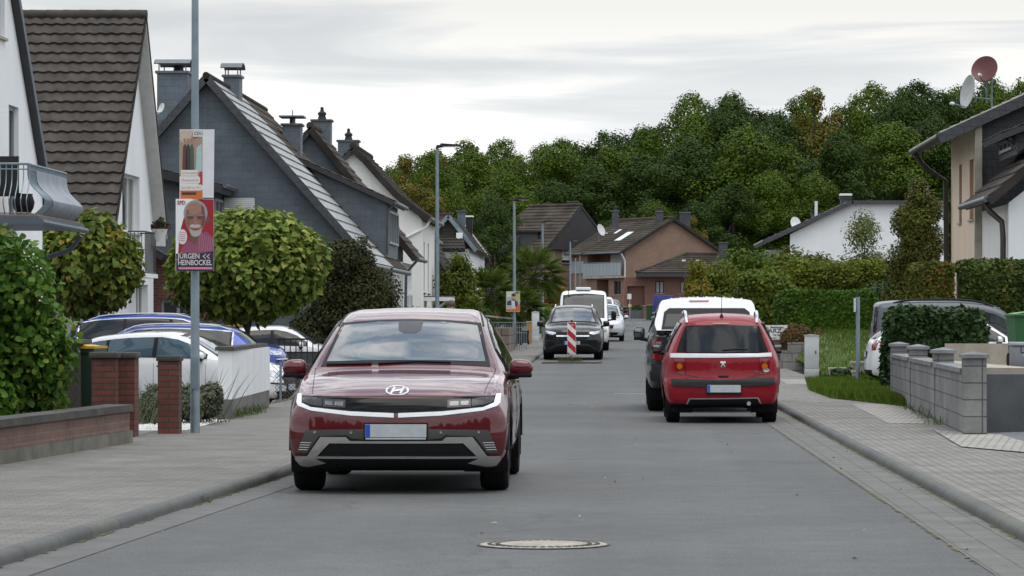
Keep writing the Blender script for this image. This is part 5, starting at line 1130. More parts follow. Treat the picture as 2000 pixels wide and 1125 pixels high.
class Car:
    def __init__(s, label, cat, name, loc, rz, mat, spec, group=None, low=None):
        s.S = spec; s.L = spec['L']; s.root = thing(name, label, cat, loc, rz, group)
        s.c = {k: Curve(spec[k]) for k in ('zt','zb','zsh','zr','wm','wsh','wr')}
        s.fo = Curve(spec.get('fo', [(0,0),(2,0)])); s.ro = Curve(spec.get('ro', [(0,0),(2,0)])); s.mat = mat; s.low = low or M_BLACK
        s.hull()
    def ring(s, q, n=5):
        c = s.c; zt,zb,zs,zr,wm,ws,wr = [c[k](q) for k in ('zt','zb','zsh','zr','wm','wsh','wr')]
        crown = s.S.get('crown', .75)
        P = [(0,zb),(wm*.78,zb),(wm*.95,zb+.07),(wm,lerp(zb,zs,.42)),(wm*.995,lerp(zb,zs,.78)),(ws,zs),(lerp(ws,wr,.52)+s.S.get('tumble',.02),lerp(zs,zr,.55)),(wr,zr),(wr*.62,zr+(zt-zr)*crown),(0,zt)]
        return catmull(P, n)
    def defm(s, x, q, z):
        S = s.S; wm = s.c['wm'](q); sb = S.get('sbf', 1.0); se = S.get('sbr', .9); k = 0; a = min(1.15, abs(x)/wm)
        if q < sb: k = (1-q/sb)**1.6*(s.fo(z)+S.get('bow_f',.18)*a**S.get('bowp',2.6))
        if q > s.L-se: k -= (1-(s.L-q)/se)**1.6*(s.ro(z)+S.get('bow_r',.10)*a**2.6)
        return q+k
    def hull(s):
        S = s.S; L = s.L; n = 76; r = S.get('round', .07)
        ss = [L*(.5-.5*math.cos(math.pi*i/n))*.5+L*i/n*.5 for i in range(n+1)]
        for d in (.01,.025,.045,.07): ss += [d, L-d]
        ss = sorted(set(round(v,4) for v in ss)); mb = MB(); rings = []
        for q in ss:
            R_ = s.ring(q); d = min(q, L-q); zc = lerp(s.c['zb'](q), s.c['zt'](q), .5); hz = (s.c['zt'](q)-s.c['zb'](q))/2; wm = s.c['wm'](q)
            ins = r-math.sqrt(max(0, r*r-(r-d)**2)) if d < r else 0
            R_ = [(x*(1-ins/wm), zc+(z-zc)*(1-ins/hz)) for x, z in R_]
            rings.append((q, R_))
        P = []
        for q, R_ in rings:
            row = [(x, s.defm(x,q,z)-L/2, z) for x, z in R_]+[(-x, s.defm(x,q,z)-L/2, z) for x, z in reversed(R_[1:-1])]; row.append(row[0]); P.append(row)
        mb.grid(P, 0, True)
        for q, R_ in (rings[0], rings[-1]):
            mb.grid([[(lerp(-x,x,i/22), s.defm(abs(lerp(-x,x,i/22)),q,z)-L/2, z) for i in range(23)] for x, z in R_], 0, True)
        bm = bmesh.new(); vs = [bm.verts.new(v) for v in mb.v]
        for f in mb.f:
            try: bm.faces.new([vs[i] for i in f]).smooth = True
            except ValueError: pass
        bmesh.ops.remove_doubles(bm, verts=bm.verts, dist=.0008); bmesh.ops.recalc_face_normals(bm, faces=bm.faces)
        s.bvh = BVHTree.FromBMesh(bm)
        # wheel openings
        R_ = S['R']; kill = []; s.ax = [S['axf']-L/2, S['axr']-L/2]; zl = S.get('clad', .0)
        for f in bm.faces:
            c = f.calc_center_median(); wm = S['W']/2
            if abs(c.x) > wm-.34 and any((c.y-a)**2+(c.z-R_)**2 < (R_*S.get('arch',1.13))**2 for a in s.ax): kill.append(f); continue
            if f.normal.z < -.75 and c.z < .6 or c.z < zl: f.material_index = 1
        bmesh.ops.delete(bm, geom=kill, context='FACES')
        me = bpy.data.meshes.new('body'); bm.to_mesh(me); bm.free(); me.materials.append(s.mat); me.materials.append(s.low); me.set_sharp_from_angle(angle=R(50))
        s.body = link_mesh('body', me, s.root, False)
        tw, hx = S.get('tw',.23), S.get('track', S['W']/2-.03)
        mb = MB()
        for a in s.ax:
            for sx in (-1,1):
                ra = R_*S.get('arch',1.13)+.015; arc = [(a+ra*math.cos(t), R_+ra*math.sin(t)) for t in [math.pi*(i/16*1.3-.15) for i in range(17)]]
                mb.grid([[(sx*(hx+.0), y, z) for y, z in arc],[(sx*(hx-.38), y, z) for y, z in arc]]); mb.add([(sx*(hx-.38), y, z) for y, z in arc], [tuple(range(17))])
        mb.box((-.6,-L/2+.35,S.get('gc',.17)),(.6,L/2-.35,S.get('gc',.17)+.12)); mb.build('underbody', M_BLACK, s.root, False)
        if 'wheel' not in WHEELS: pass
        key = (R_, tw, S.get('rim','alloy'))
        if key not in WHEELS:
            prof = [(R_*.62,-tw*.40),(R_*.80,-tw*.5),(R_*.93,-tw*.49),(R_*.985,-tw*.40),(R_,-tw*.30),(R_,-tw*.12),(R_*.988,-tw*.115),(R_*.988,-tw*.085),(R_,-tw*.08),(R_,tw*.08),(R_*.988,tw*.085),(R_*.988,tw*.115),(R_,tw*.12),(R_,tw*.30),(R_*.985,tw*.40),(R_*.93,tw*.49),(R_*.80,tw*.5),(R_*.62,tw*.40)]
            tm = MB().lathe(prof, (0,0,0), 'x', 40).mesh('tyre', M_RUBBER)
            mb = MB().lathe([(R_*.64,-tw*.4),(R_*.62,tw*.28),(R_*.66,tw*.42),(R_*.63,tw*.44),(R_*.58,tw*.30)], (0,0,0), 'x', 32)
            mb.lathe([(R_*.14,tw*.1),(R_*.13,tw*.36),(0,tw*.38)], (0,0,0), 'x', 16)
            for k in range(5):
                t = 2*math.pi*k/5; c_, s_ = math.cos(t), math.sin(t); w = R_*.085
                for e in (-1,1):
                    q = [(R_*.10,e*R_*.02),(R_*.61,e*R_*.14),(R_*.61,e*R_*.14+e*w*1.1),(R_*.10,e*R_*.02+e*w)]
                    pts = [(x*c_-y*s_, x*s_+y*c_) for x, y in q]; mb.prism(pts if e > 0 else pts[::-1], 'x', tw*.22, tw*.35)
            rm = mb.mesh('rim', M_SILVER if S.get('rim','alloy') == 'alloy' else M_DARKGREY)
            dk = MB().lathe([(R_*.6,tw*.05),(0,tw*.06)], (0,0,0), 'x', 24).mesh('brake_disc', M_DARKGREY); WHEELS[key] = (tm, rm, dk)
        for a in s.ax:
            for sx in (-1,1):
                w = bpy.data.objects.new('wheel', WHEELS[key][0]); COL.objects.link(w); w.parent = s.root; w.location = (sx*(hx-tw/2-.005), a, R_); w.rotation_euler = (0,0,0 if sx > 0 else math.pi)
                for me, nm in ((WHEELS[key][1],'rim'),(WHEELS[key][2],'brake_disc')): o = bpy.data.objects.new(nm, me); COL.objects.link(o); o.parent = w
    # ---- pieces laid on the body surface
    def decal(s, poly, view, mat, name, off=.004, step=.06, parent=None, mirror=False, hole=None, depth=.012):
        L = s.L
        if mirror: poly = [(-a, b) for a, b in reversed(poly)]
        bm = bmesh.new(); vs = [bm.verts.new((p[0],p[1],0)) for p in poly]
        tri = tessellate_polygon([[Vector((p[0],p[1],0)) for p in poly]])
        for t in tri:
            try: bm.faces.new([vs[i] for i in t])
            except ValueError: pass
        xs = [p[0] for p in poly]; ys = [p[1] for p in poly]
        for ax, lo, hi in ((0,min(xs),max(xs)),(1,min(ys),max(ys))):
            k = math.ceil(lo/step)*step
            while k < hi:
                bmesh.ops.bisect_plane(bm, geom=bm.verts[:]+bm.edges[:]+bm.faces[:], plane_co=(k,0,0) if ax == 0 else (0,k,0), plane_no=(1,0,0) if ax == 0 else (0,1,0)); k += step
        ray = {'front': (lambda a,b: ((a,-9,b),(0,1,0))), 'rear': (lambda a,b: ((a,9,b),(0,-1,0))), 'right': (lambda a,b: ((9,a,b),(-1,0,0))), 'left': (lambda a,b: ((-9,a,b),(1,0,0))), 'top': (lambda a,b: ((a,b,9),(0,0,-1)))}[view]
        bm.verts.index_update(); hit = {}
        for v in bm.verts:
            o, d = ray(v.co.x, v.co.y); h = s.bvh.ray_cast(Vector(o), Vector(d))
            if h[0] is None:
                o2 = Vector(o)+Vector(d)*(9-.5); h = s.bvh.find_nearest(Vector(o)+Vector(d)*9.0)
            nn = h[1] if h[1].dot(Vector(d)) < 0 else -h[1]; hit[v] = (h[0], (nn-Vector(d)*.6).normalized())
        for v in bm.verts: v.co = hit[v][0]+hit[v][1]*off
        be = [e for e in bm.edges if e.is_boundary]
        low = {}
        for e in be:
            for v in e.verts:
                if v not in low: low[v] = bm.verts.new(hit[v][0]-hit[v][1]*depth)
        for e in be:
            a, b = e.verts; bm.faces.new((a,b,low[b],low[a]))
        bmesh.ops.recalc_face_normals(bm, faces=bm.faces)
        for f in bm.faces: f.smooth = True
        me = bpy.data.meshes.new(name); bm.to_mesh(me); bm.free(); me.materials.append(mat); me.set_sharp_from_angle(angle=R(40))
        return link_mesh(name, me, parent or s.root, False)
    def pair(s, poly, view, mat, name, **k): return [s.decal(poly, view, mat, name, **k), s.decal(poly, view, mat, name, mirror=True, **k)]
    def ray(s, view, a, b):
        o, d = {'front': ((a,-9,b),(0,1,0)), 'rear': ((a,9,b),(0,-1,0)), 'right': ((9,a,b),(-1,0,0)), 'left': ((-9,a,b),(1,0,0)), 'top': ((a,b,9),(0,0,-1))}[view]
        h = s.bvh.ray_cast(Vector(o), Vector(d)); return h[0] if h[0] is not None else s.bvh.find_nearest(Vector(o)+Vector(d)*9)[0]
    def line(s, pts, view, r, mat, name, off=.0, n=6, parent=None, dens=.08):
        Q = []
        for (a,b),(c,d) in zip(pts, pts[1:]):
            k = max(1, int(math.hypot(c-a,d-b)/dens)); Q += [(lerp(a,c,i/k), lerp(b,d,i/k)) for i in range(k)]
        Q.append(pts[-1]); dv = {'front': Vector((0,-1,0)), 'rear': Vector((0,1,0)), 'right': Vector((1,0,0)), 'left': Vector((-1,0,0)), 'top': Vector((0,0,1))}[view]
        return MB().tube([s.ray(view,*p)+dv*off for p in Q], r, n).build(name, mat, parent or s.root, False)
    def sidewin(s, spans, belt=.035, top=.06, glass=None, trim=None, slant=(.0,.0), frame=True, view=('left','right')):
        """side windows from the body's own curves; spans in metres from the nose"""
        L = s.L; c = s.c
        def outline(a, b, e, tp):
            n = 8; lo = [(lerp(a,b,i/n)) for i in range(n+1)]
            return [(q-L/2, c['zsh'](q)+belt-e) for q in lo]+[(q-L/2, max(c['zsh'](q)+belt+.02-e, min(c['zr'](q)-tp+e, 9))) for q in reversed(lo)]
        a0, b1 = spans[0][0], spans[-1][1]
        for v in view:
            if frame: s.decal(outline(a0-.03,b1+.03,.012,top), v, M_BLACK, 'window_frame', off=.005, step=.07)
            for a, b in spans: s.decal(outline(a,b,0,top), v, glass or M_GLASS, 'side_window', off=.016, step=.07)
            if trim:
                o_ = outline(a0-.05,b1+.05,.022,top); s.line(o_+[o_[0]], v, .020, trim, 'window_trim', off=.004)
    def windscreen(s, q0, q1, mat=None, e=.05, view='front', name='windscreen', border=.04, bm=None):
        c = s.c; z0, z1 = c['zt'](q0)+.01, c['zt'](q1)-.02; w0, w1 = c['wr'](q0)-e, c['wr'](q1)-e; zc0, zc1 = (c['zt'](q0)-c['zr'](q0))*.5, (c['zt'](q1)-c['zr'](q1))*.6
        def P(b): return [(-w0+b,z0-zc0+b),(-w0*.5,z0-zc0*.2+b),(0,z0+b),(w0*.5,z0-zc0*.2+b),(w0-b,z0-zc0+b),(w1-b*.8,z1-zc1-b*.7),(w1*.5,z1-zc1*.3-b*.7),(0,z1-b*.7),(-w1*.5,z1-zc1*.3-b*.7),(-w1+b*.8,z1-zc1-b*.7)]
        f = s.decal(P(0), view, bm or M_BLACK, 'screen_frame', off=.003); return s.decal(P(border), view, mat or M_GLASSC, name, off=.006, parent=f)
    def mirrors(s, q, z, x, w=.20, h=.15, mat=None, sy=1):
        for sx in (-1,1):
            bm = bmesh.new(); bmesh.ops.create_uvsphere(bm, u_segments=20, v_segments=12, radius=1)
            for v in bm.verts:
                p = v.co.copy(); e = lambda t: math.copysign(abs(t)**.72, t)
                v.co = Vector((e(p.x)*w/2, e(p.y)*.075*(1 if p.y < 0 else .45), e(p.z)*h/2*(1-.16*sx*p.x)))
            mb = MB().frombm(bm, 0, True); hs_ = mb.build('door_mirror', mat or s.mat, s.root, False); hs_.location = (sx*x, q-s.L/2, z)
            MB().bevbox((-w*.40,.028,-h*.36),(w*.40,.042,h*.38), .01).build('mirror_glass', M_MIRR, hs_, False)
            MB().tube([(-sx*w*.1,.0,-h*.45),(-sx*(w*.5+.10),.02,-h*.5-.01)], [.03,.035], 8).build('mirror_foot', M_BLACK, hs_, False)
            MB().bevbox((-w*.45,-.06,-h*.5-.012),(w*.45,.03,-h*.30), .012).build('mirror_base', M_BLACK, hs_, False)
    def plate(s, view, x, z, w=.52, h=.11, off=.012, text=None, mat=None):
        p = s.ray(view, x, z); sg = -1 if view == 'front' else 1; y = p.y+sg*off
        pl = MB().box((x-w/2-.012,y,z-h/2-.03),(x+w/2+.012,y-sg*.03,z+h/2+.012)).build('plate_holder', M_BLACK, s.root, False)
        q = MB().box((x-w/2,y+sg*.006,z-h/2),(x+w/2,y+sg*.001,z+h/2)).build('number_plate', mat or M_PLATE, s.root, False)
        xb = x-w/2 if view == 'front' else x+w/2-.045
        MB().box((xb+.002,y+sg*.009,z-h/2+.003),(xb+.043,y+sg*.0065,z+h/2-.003)).build('country_band', M_PLATEBLUE, q, False)
        return q
    def rails(s, q0, q1, mat=None, h=.05, r=.018):
        for sx in (-1,1):
            pts = []; n = 10
            for i in range(n+1):
                q = lerp(q0,q1,i/n); x = s.c['wr'](q)*.93; z = s.ray('top', x, q-s.L/2).z; e = min(1, min(i, n-i)/1.5)
                pts.append((sx*x, q-s.L/2, z+h*e-.005))
            MB().tube(pts, r, 8).build('roof_rail', mat or M_SILVER, s.root, False)
    def handles(s, qs, dz=-.13):
        for q in qs:
            for sx, v in ((1,'right'),(-1,'left')):
                p = s.ray(v, q-s.L/2, s.c['zsh'](q)+dz); MB().bevbox((p.x-.012,p.y-.09,p.z-.014),(p.x+.012,p.y+.09,p.z+.014), .008).build('door_handle', s.S.get('handle') or s.mat, s.root, False)
    def gaps(s, qs, z0=.3):
        for q in qs:
            for v in ('left','right'): s.line([(q-s.L/2, z0),(q-s.L/2, s.c['zsh'](q)+.02)], v, .004, M_BLACK, 'door_gap', dens=.12)
WHEELS = {}
M_MIRR = glassmat('mirror_glass_mat', (.02,.024,.026), 2.6)
def text_mesh(name, body, size, mat, parent, loc, rot, ext=.004, align='CENTER', world=False, sx=1.0, bold=0.0):
    cu = bpy.data.curves.new(name, 'FONT'); cu.body = body; cu.size = size; cu.align_x = align; cu.align_y = 'CENTER'; cu.extrude = ext; cu.offset = bold; cu.resolution_u = 3
    o = bpy.data.objects.new(name, cu); COL.objects.link(o); dg = bpy.context.evaluated_depsgraph_get(); me = bpy.data.meshes.new_from_object(o.evaluated_get(dg)); bpy.data.objects.remove(o); bpy.data.curves.remove(cu)
    me.materials.clear(); me.materials.append(mat)
    me.transform(Matrix.Translation(loc) @ rot.to_4x4() @ Matrix.Diagonal((sx,1,1,1)))
    return link_mesh(name, me, parent, world)
ROT_FRONT = Matrix.Rotation(R(90), 3, 'X')      # text upright, read from -Y
ROT_REAR = Matrix.Rotation(R(180), 3, 'Z') @ ROT_FRONT

M_RED = paint('burgundy_paint', (.088,.0012,.0065), .25, .38, 1.0, 1.6); M_RED2 = paint('bright_red_paint', (.21,.0004,.008), 0, .5, .6)
M_BLACKP = paint('black_paint', (.003,.003,.0035), 0, .5); M_WHITEP = paint('white_car_paint', (.70,.71,.72), 0, .35); M_SILVERP = paint('silver_paint', (.50,.52,.54), .6, .32)
M_BLUEP = paint('blue_paint', (.018,.045,.27), .3, .35); M_GREYP = paint('steel_grey_paint', (.075,.088,.102), .1, .45, .5); M_DGREYP = paint('anthracite_paint', (.028,.032,.037), .5, .3)
M_GUNMETAL = simple('satin_grey_trim', (.10,.098,.095), .35, .7, .06); M_SKID = simple('satin_silver_skid', (.60,.60,.59), .22, .9, .05)
M_DRL = simple('white_light_strip', (.78,.80,.82), .15, 0, .03, coat=1); M_PIANO = simple('piano_black', (.004,.005,.006), .10, 0, .1, spec=.18)

M_LENSG = simple('grey_lens', (.10,.11,.12), .15, .3, .3, 30, coat=1)
# --- burgundy crossover coming towards the camera
X_, Yf_ = -1.905, 28.65
sp = dict(L=4.635, W=1.89, R=.36, axf=.88, axr=3.88, tw=.245, track=.935, gc=.19, clad=0,
 zt=[(0,.795),(.06,.845),(.4,.935),(.85,1.005),(1.15,1.048),(1.35,1.13),(1.75,1.325),(2.2,1.50),(2.6,1.578),(3.1,1.60),(3.8,1.56),(4.3,1.45),(4.6,1.2),(4.635,1.1)],
 zr=[(0,.77),(.06,.815),(.4,.895),(.85,.965),(1.15,1.005),(1.35,1.085),(1.75,1.28),(2.2,1.455),(2.6,1.53),(3.1,1.55),(3.8,1.51),(4.3,1.40),(4.6,1.15),(4.635,1.05)],
 zsh=[(0,.745),(.3,.83),(.8,.915),(1.3,.97),(2.5,1.0),(3.8,1.04),(4.635,1.0)], zb=[(0,.25),(.3,.20),(4.3,.22),(4.635,.35)],
 wm=[(0,.925),(.6,.945),(4.0,.945),(4.635,.90)], wsh=[(0,.86),(.5,.885),(1.3,.90),(3,.90),(4.635,.84)], wr=[(0,.72),(.5,.76),(1.1,.80),(1.4,.765),(1.8,.70),(2.2,.645),(2.7,.615),(3.8,.58),(4.635,.50)],
 fo=[(.2,.10),(.36,.015),(.5,.0),(.66,.012),(.80,.05),(.9,.10)], ro=[(.2,.08),(.5,.0),(1.0,.06),(1.4,.25)], bow_f=.26, bowp=3.0, round=.05, arch=1.10)
c = Car('burgundy electric crossover driving towards the camera with a white light strip across its nose', 'car', 'parked_car', (X_, Yf_+4.635/2, gz(30)+.004), 0, M_RED, sp); c.root.name = 'crossover_car'
def zq(pts): return [((a-652)/647, 1.6826-b/647) for a, b in pts]
def sym(left): return left+[(1304-a, b) for a, b in reversed(left)]
c.decal(zq(sym([(112,548),(380,557),(652,561)])[:-1][::1]+[(1192,548),(1197,585),(1130,606),(900,628),(652,640),(404,628),(174,606),(107,585)]) , 'front', M_PIANO, 'lamp_band', off=.004)
for m in (False, True):
    st = c.decal(zq([(88,540),(112,542),(122,588),(178,611),(404,632),(640,641),(640,665),(404,654),(180,629),(104,605),(90,588)]), 'front', M_DRL, 'light_strip', off=.010, mirror=m)
    c.decal(zq([(128,560),(240,566),(240,606),(178,598),(130,584)]), 'front', M_LAMPDARK, 'headlight', off=.008, mirror=m, step=.04)
    hl = c.decal(zq([(246,566),(372,570),(372,612),(246,608)]), 'front', M_LAMPDARK, 'headlight', off=.008, mirror=m, step=.04)
    c.decal(zq([(258,576),(300,578),(300,600),(258,598)]), 'front', M_LENSG, 'lens', off=.012, mirror=m, step=.04, parent=hl); c.decal(zq([(312,578),(360,580),(360,603),(312,601)]), 'front', M_LENSG, 'lens', off=.012, mirror=m, step=.04, parent=hl)
# lower fascia
c.decal(zq(sym([(96,862),(150,735),(470,728)])), 'front', M_GUNMETAL, 'bumper_panel', off=.004)
c.decal(zq(sym([(88,878),(150,872),(225,768),(380,762),(404,778),(470,785)])[:12]+[(1215,905),(1190,938),(114,938),(88,905)]), 'front', M_BLACK, 'lower_intake', off=.008)
for m in (False, True): 
    c.decal(zq([(86,880),(158,879),(236,772),(378,772),(400,793),(652,793),(652,806),(392,806),(286,806),(214,878),(652,876),(652,888),(205,890),(262,915),(150,938),(112,930),(88,900)]), 'front', M_SKID, 'skid_trim', off=.016, mirror=m)
    for k in range(4): c.line(zq([(118-k*4,806+k*13),(180-k*7,806+k*13)]) if not m else [(-a,b) for a,b in zq([(118-k*4,806+k*13),(180-k*7,806+k*13)])], 'front', .0025, M_SKID, 'side_slat', off=.006)
    for a in (200,405): 
        p = zq([(a,747)])[0]; q = c.ray('front', p[0]*(-1 if m else 1), p[1]); MB().tube([q+Vector((0,.01,0)), q-Vector((0,.012,0))], .012, 12).build('parking_sensor', M_SKID, c.root, False)
mb = MB()
for k in range(7): mb.box((-.62,-4.635/2+.06,.335+k*.016),(.62,-4.635/2+.05,.339+k*.016))
c.plate('front', 0, .545, .52, .11, .02)
mb = MB(); px0 = c.ray('front',0,.545).y-.02
mb.box((-.255,px0-.004,.471),(.255,px0+.02,.485)); mb.build('plate_strip', M_PLATE, c.root, False)
# emblem: slanted H in an oval
e = c.ray('front', 0, .868); nrm = Vector((0,-.75,.66)).normalized(); ux = Vector((1,0,0)); uy = nrm.cross(ux); e = e+nrm*.020
mb = MB(); mb.tube([e+ux*.092*math.cos(t)+uy*.050*math.sin(t) for t in [2*math.pi*i/28 for i in range(29)]], .0085, 6, cap=False)
for sg in (-1,1): mb.tube([e+ux*(sg*.040-.014)-uy*.036, e+ux*(sg*.040+.018)+uy*.036], .0105, 6)
mb.tube([e-ux*.036-uy*.006, e+ux*.036+uy*.008], .009, 6); mb.build('emblem', simple('emblem_silver', (.8,.81,.82), .22, .5, .02), c.root, False)
# windscreen, wipers, mirrors, lines
c.decal([(-.752,1.068),(-.4,1.088),(0,1.094),(.4,1.088),(.752,1.068),(.632,1.455),(.3,1.482),(0,1.488),(-.3,1.482),(-.632,1.455)], 'front', M_BLACK, 'screen_frame', off=.003)
c.decal([(-.705,1.112),(-.4,1.120),(0,1.124),(.4,1.120),(.705,1.112),(.604,1.432),(.3,1.462),(0,1.468),(-.3,1.462),(-.604,1.432)], 'front', M_GLASSC, 'windscreen', off=.006)
c.decal([(-.115,1.470),(.115,1.470),(.10,1.385),(.055,1.36),(-.055,1.36),(-.10,1.385)], 'front', M_LAMPDARK, 'camera_panel', off=.008)
c.line([(-.70,1.09),(-.30,1.10)], 'front', .011, M_BLACK, 'wiper', off=.02); c.line([(-.24,1.10),(.10,1.118),(.40,1.108)], 'front', .011, M_BLACK, 'wiper', off=.02)
for sx in (-1,1):
    c.line([(sx*.80,-4.635/2+1.30),(sx*.765,-4.635/2+.75),(sx*.735,-4.635/2+.32)], 'top', .005, M_BLACK, 'bonnet_gap', off=-.003)
    c.line([(sx*.655,-4.635/2+2.12),(sx*.60,-4.635/2+2.75),(sx*.585,-4.635/2+3.6)], 'top', .012, M_BLACK, 'roof_seam', off=-.004)
c.line([(-.86,.826),(-.5,.832),(0,.835),(.5,.832),(.86,.826)], 'front', .004, M_BLACK, 'bonnet_gap', off=-.002)
c.mirrors(1.62, 1.055, 1.015, .215, .150)
c.sidewin([(1.75,2.55),(2.62,3.45),(3.52,3.95)]); c.handles((2.5,3.4)); c.gaps((1.35,2.58,3.5)); 
for a in c.ax:
    for sx in (-1,1):
        arc = [(a+.41*math.cos(t), .36+.41*math.sin(t)) for t in [math.pi*i/12 for i in range(13)]]
        mb = MB(); o1 = [(sx*.948, y, z) for y, z in arc]; o2 = [(sx*.948, a+(y-a)*1.12, .36+(z-.36)*1.12) for y, z in arc]; o3 = [(sx*.90, y, z) for y, z in arc]
        mb.grid([o3,o1,o2,[(sx*.93,p[1],p[2]) for p in o2]], 0, True); mb.build('arch_trim', M_DARKGREY, c.root, False)
MB().bevbox((-.05,-4.635/2+.0,0),(.05,-4.635/2+.02,.02),.004) # spare
# a faint driver's silhouette needs no more than seats behind the reflecting screen

# --- bright red small van-like hatchback, parked, seen from behind
X_, Yr_ = (1411-VPX)/137.2, 48.1
sp = dict(L=3.73, W=1.69, R=.315, axf=.72, axr=3.03, tw=.20, track=.80, gc=.22, tumble=.015,
 zt=[(0,.70),(.1,.78),(.5,.93),(.9,1.04),(1.2,1.18),(1.7,1.44),(2.2,1.555),(2.8,1.575),(3.3,1.545),(3.6,1.50),(3.73,1.46)], zr=[(0,.66),(.1,.74),(.5,.88),(.9,.98),(1.2,1.12),(1.7,1.38),(2.2,1.485),(2.8,1.50),(3.3,1.475),(3.6,1.43),(3.73,1.40)],
 zsh=[(0,.62),(.5,.84),(.9,.94),(2,.99),(3.73,1.0)], zb=[(0,.25),(.4,.2),(3.4,.22),(3.73,.27)], wm=[(0,.78),(.6,.845),(3.2,.845),(3.73,.775)], wsh=[(0,.70),(.6,.79),(2,.80),(3.3,.79),(3.73,.715)], wr=[(0,.6),(.6,.70),(1.0,.70),(1.5,.62),(2.2,.57),(3.2,.55),(3.73,.515)],
 fo=[(.2,.08),(.4,0),(.7,.06),(.9,.15)], ro=[(.2,.07),(.32,.02),(.5,.0),(.60,.0),(.66,.045),(.95,.07),(1.0,.09),(1.4,.26),(1.6,.36)], bow_f=.2, bow_r=.14, round=.06)
c = Car('bright red small hatchback parked at the right kerb seen from behind with roof rails', 'car', 'hatchback_car', (X_, Yr_+3.73/2, gz(49)+.004), math.pi, M_RED2, sp)
def zr_(pts): return [(-(a-745)/532, 1.952-b/532) for a, b in pts]
c.decal(zr_([(396,500),(470,504),(745,506),(1022,504),(1098,498),(1062,400),(1030,300),(745,290),(468,300),(428,400)]), 'rear', M_PIANO, 'tailgate_glass_frame', off=.003)
c.decal(zr_([(475,498),(745,500),(1018,498),(1010,306),(745,298),(480,306)]), 'rear', M_GLASS, 'rear_window', off=.006)
c.decal(zr_([(352,540),(355,508),(470,508),(745,510),(1022,508),(1120,502),(1122,532),(1030,536),(745,540),(470,541)]), 'rear', M_SILVER, 'chrome_strip', off=.008)
for m in (False, True):
    tl = c.decal(zr_([(380,546),(462,546),(462,666),(420,664),(392,640)]), 'rear', M_LAMPRED, 'tail_light', off=.010, mirror=m, step=.04)
    q = [(445-22*math.cos(t)-22, 605+22*math.sin(t)) for t in [2*math.pi*i/12 for i in range(12)]]; c.decal(zr_(q), 'rear', M_LAMPORANGE, 'indicator', off=.013, mirror=m, step=.04, parent=tl)
q = [(1078+26*math.cos(t), 634+15*math.sin(t)) for t in [2*math.pi*i/12 for i in range(12)]]; c.decal(zr_(q), 'rear', M_LAMPCLEAR, 'reversing_light', off=.013, step=.04)
for pts in ([(464,543),(466,672),(560,688)],[(1028,538),(1032,672),(940,688)],[(470,690),(745,694),(1030,690)]): c.line(zr_(pts), 'rear', .004, M_BLACK, 'tailgate_gap', off=-.001)
c.decal(zr_([(358,702),(745,710),(1142,690),(1140,740),(1100,750),(870,758),(620,762),(400,756),(362,745)]), 'rear', M_DARKGREY, 'bumper_strip', off=.018)
c.decal(zr_([(470,892),(492,848),(745,846),(1018,842),(1042,886)]), 'rear', M_SILVER, 'valance_trim', off=.006); c.decal(zr_([(480,895),(502,856),(745,854),(1010,850),(1032,890)]), 'rear', M_BLACK, 'valance', off=.010)
c.decal(zr_([(585,824),(625,745),(885,745),(925,822)]), 'rear', M_RED2, 'plate_recess', off=.003)
c.plate('rear', -(756-745)/532, 1.952-774/532, .48, .105, .014)
MB().tube([(-(945-745)/532, 3.73/2-.12, .285),(-(945-745)/532, 3.73/2+.005, .285)], .03, 12).build('exhaust', M_SILVER, c.root, False)
c.line(zr_([(940,478),(860,474),(745,483)]), 'rear', .010, M_BLACK, 'wiper', off=.015)
c.decal(zr_([(712,676),(795,676),(788,688),(718,688)]), 'rear', M_BLACK, 'boot_handle', off=.006, step=.04)
c.decal(zr_([(680,276),(800,276),(800,286),(680,286)]), 'rear', M_LAMPRED, 'brake_light', off=.006, step=.04)
# rearing lion badge and script
lion = [(728,572),(738,566),(752,570),(764,566),(772,574),(768,584),(760,580),(758,590),(768,598),(764,612),(757,612),(758,602),(748,596),(742,602),(744,612),(734,612),(736,598),(744,588),(742,582),(730,582)]
c.decal(zr_(lion), 'rear', M_CHROME, 'emblem', off=.014, step=.05)
p = zr_([(998,645)])[0]; pq = c.ray('rear', *p); text_mesh('badge', 'HDi', .05, M_CHROME, c.root, pq+Vector((0,.010,0)), ROT_REAR, .004)
for sx in (-1,1): c.decal([(sx*.565,.0),(sx*.60,.0),(sx*.60,.0)] if 0 else [(sx*.50,.2),(sx*.545,.2),(sx*.53,1.5),(sx*.49,1.5)] if sx > 0 else [(-.49,1.5),(-.53,1.5),(-.545,.2),(-.50,.2)], 'top', M_RED2, 'roof_channel', off=.002)
c.rails(1.55, 3.38, M_CHROME, .075, .024); c.mirrors(1.05, 1.05, .90, .16, .14, M_BLACK); c.sidewin([(1.35,2.3),(2.38,3.25)]); c.handles((2.2,)); c.windscreen(1.0, 1.85)
a = c.ray('top', .0, 3.73/2-.42); MB().lathe([(.03,0),(.02,.03),(.005,.05)], a, n=10).build('antenna_foot', M_BLACK, c.root, False); MB().tube([a+Vector((0,0,.04)), a+Vector((0,.12,.42))], .004, 5).build('antenna', M_BLACK, c.root, False)

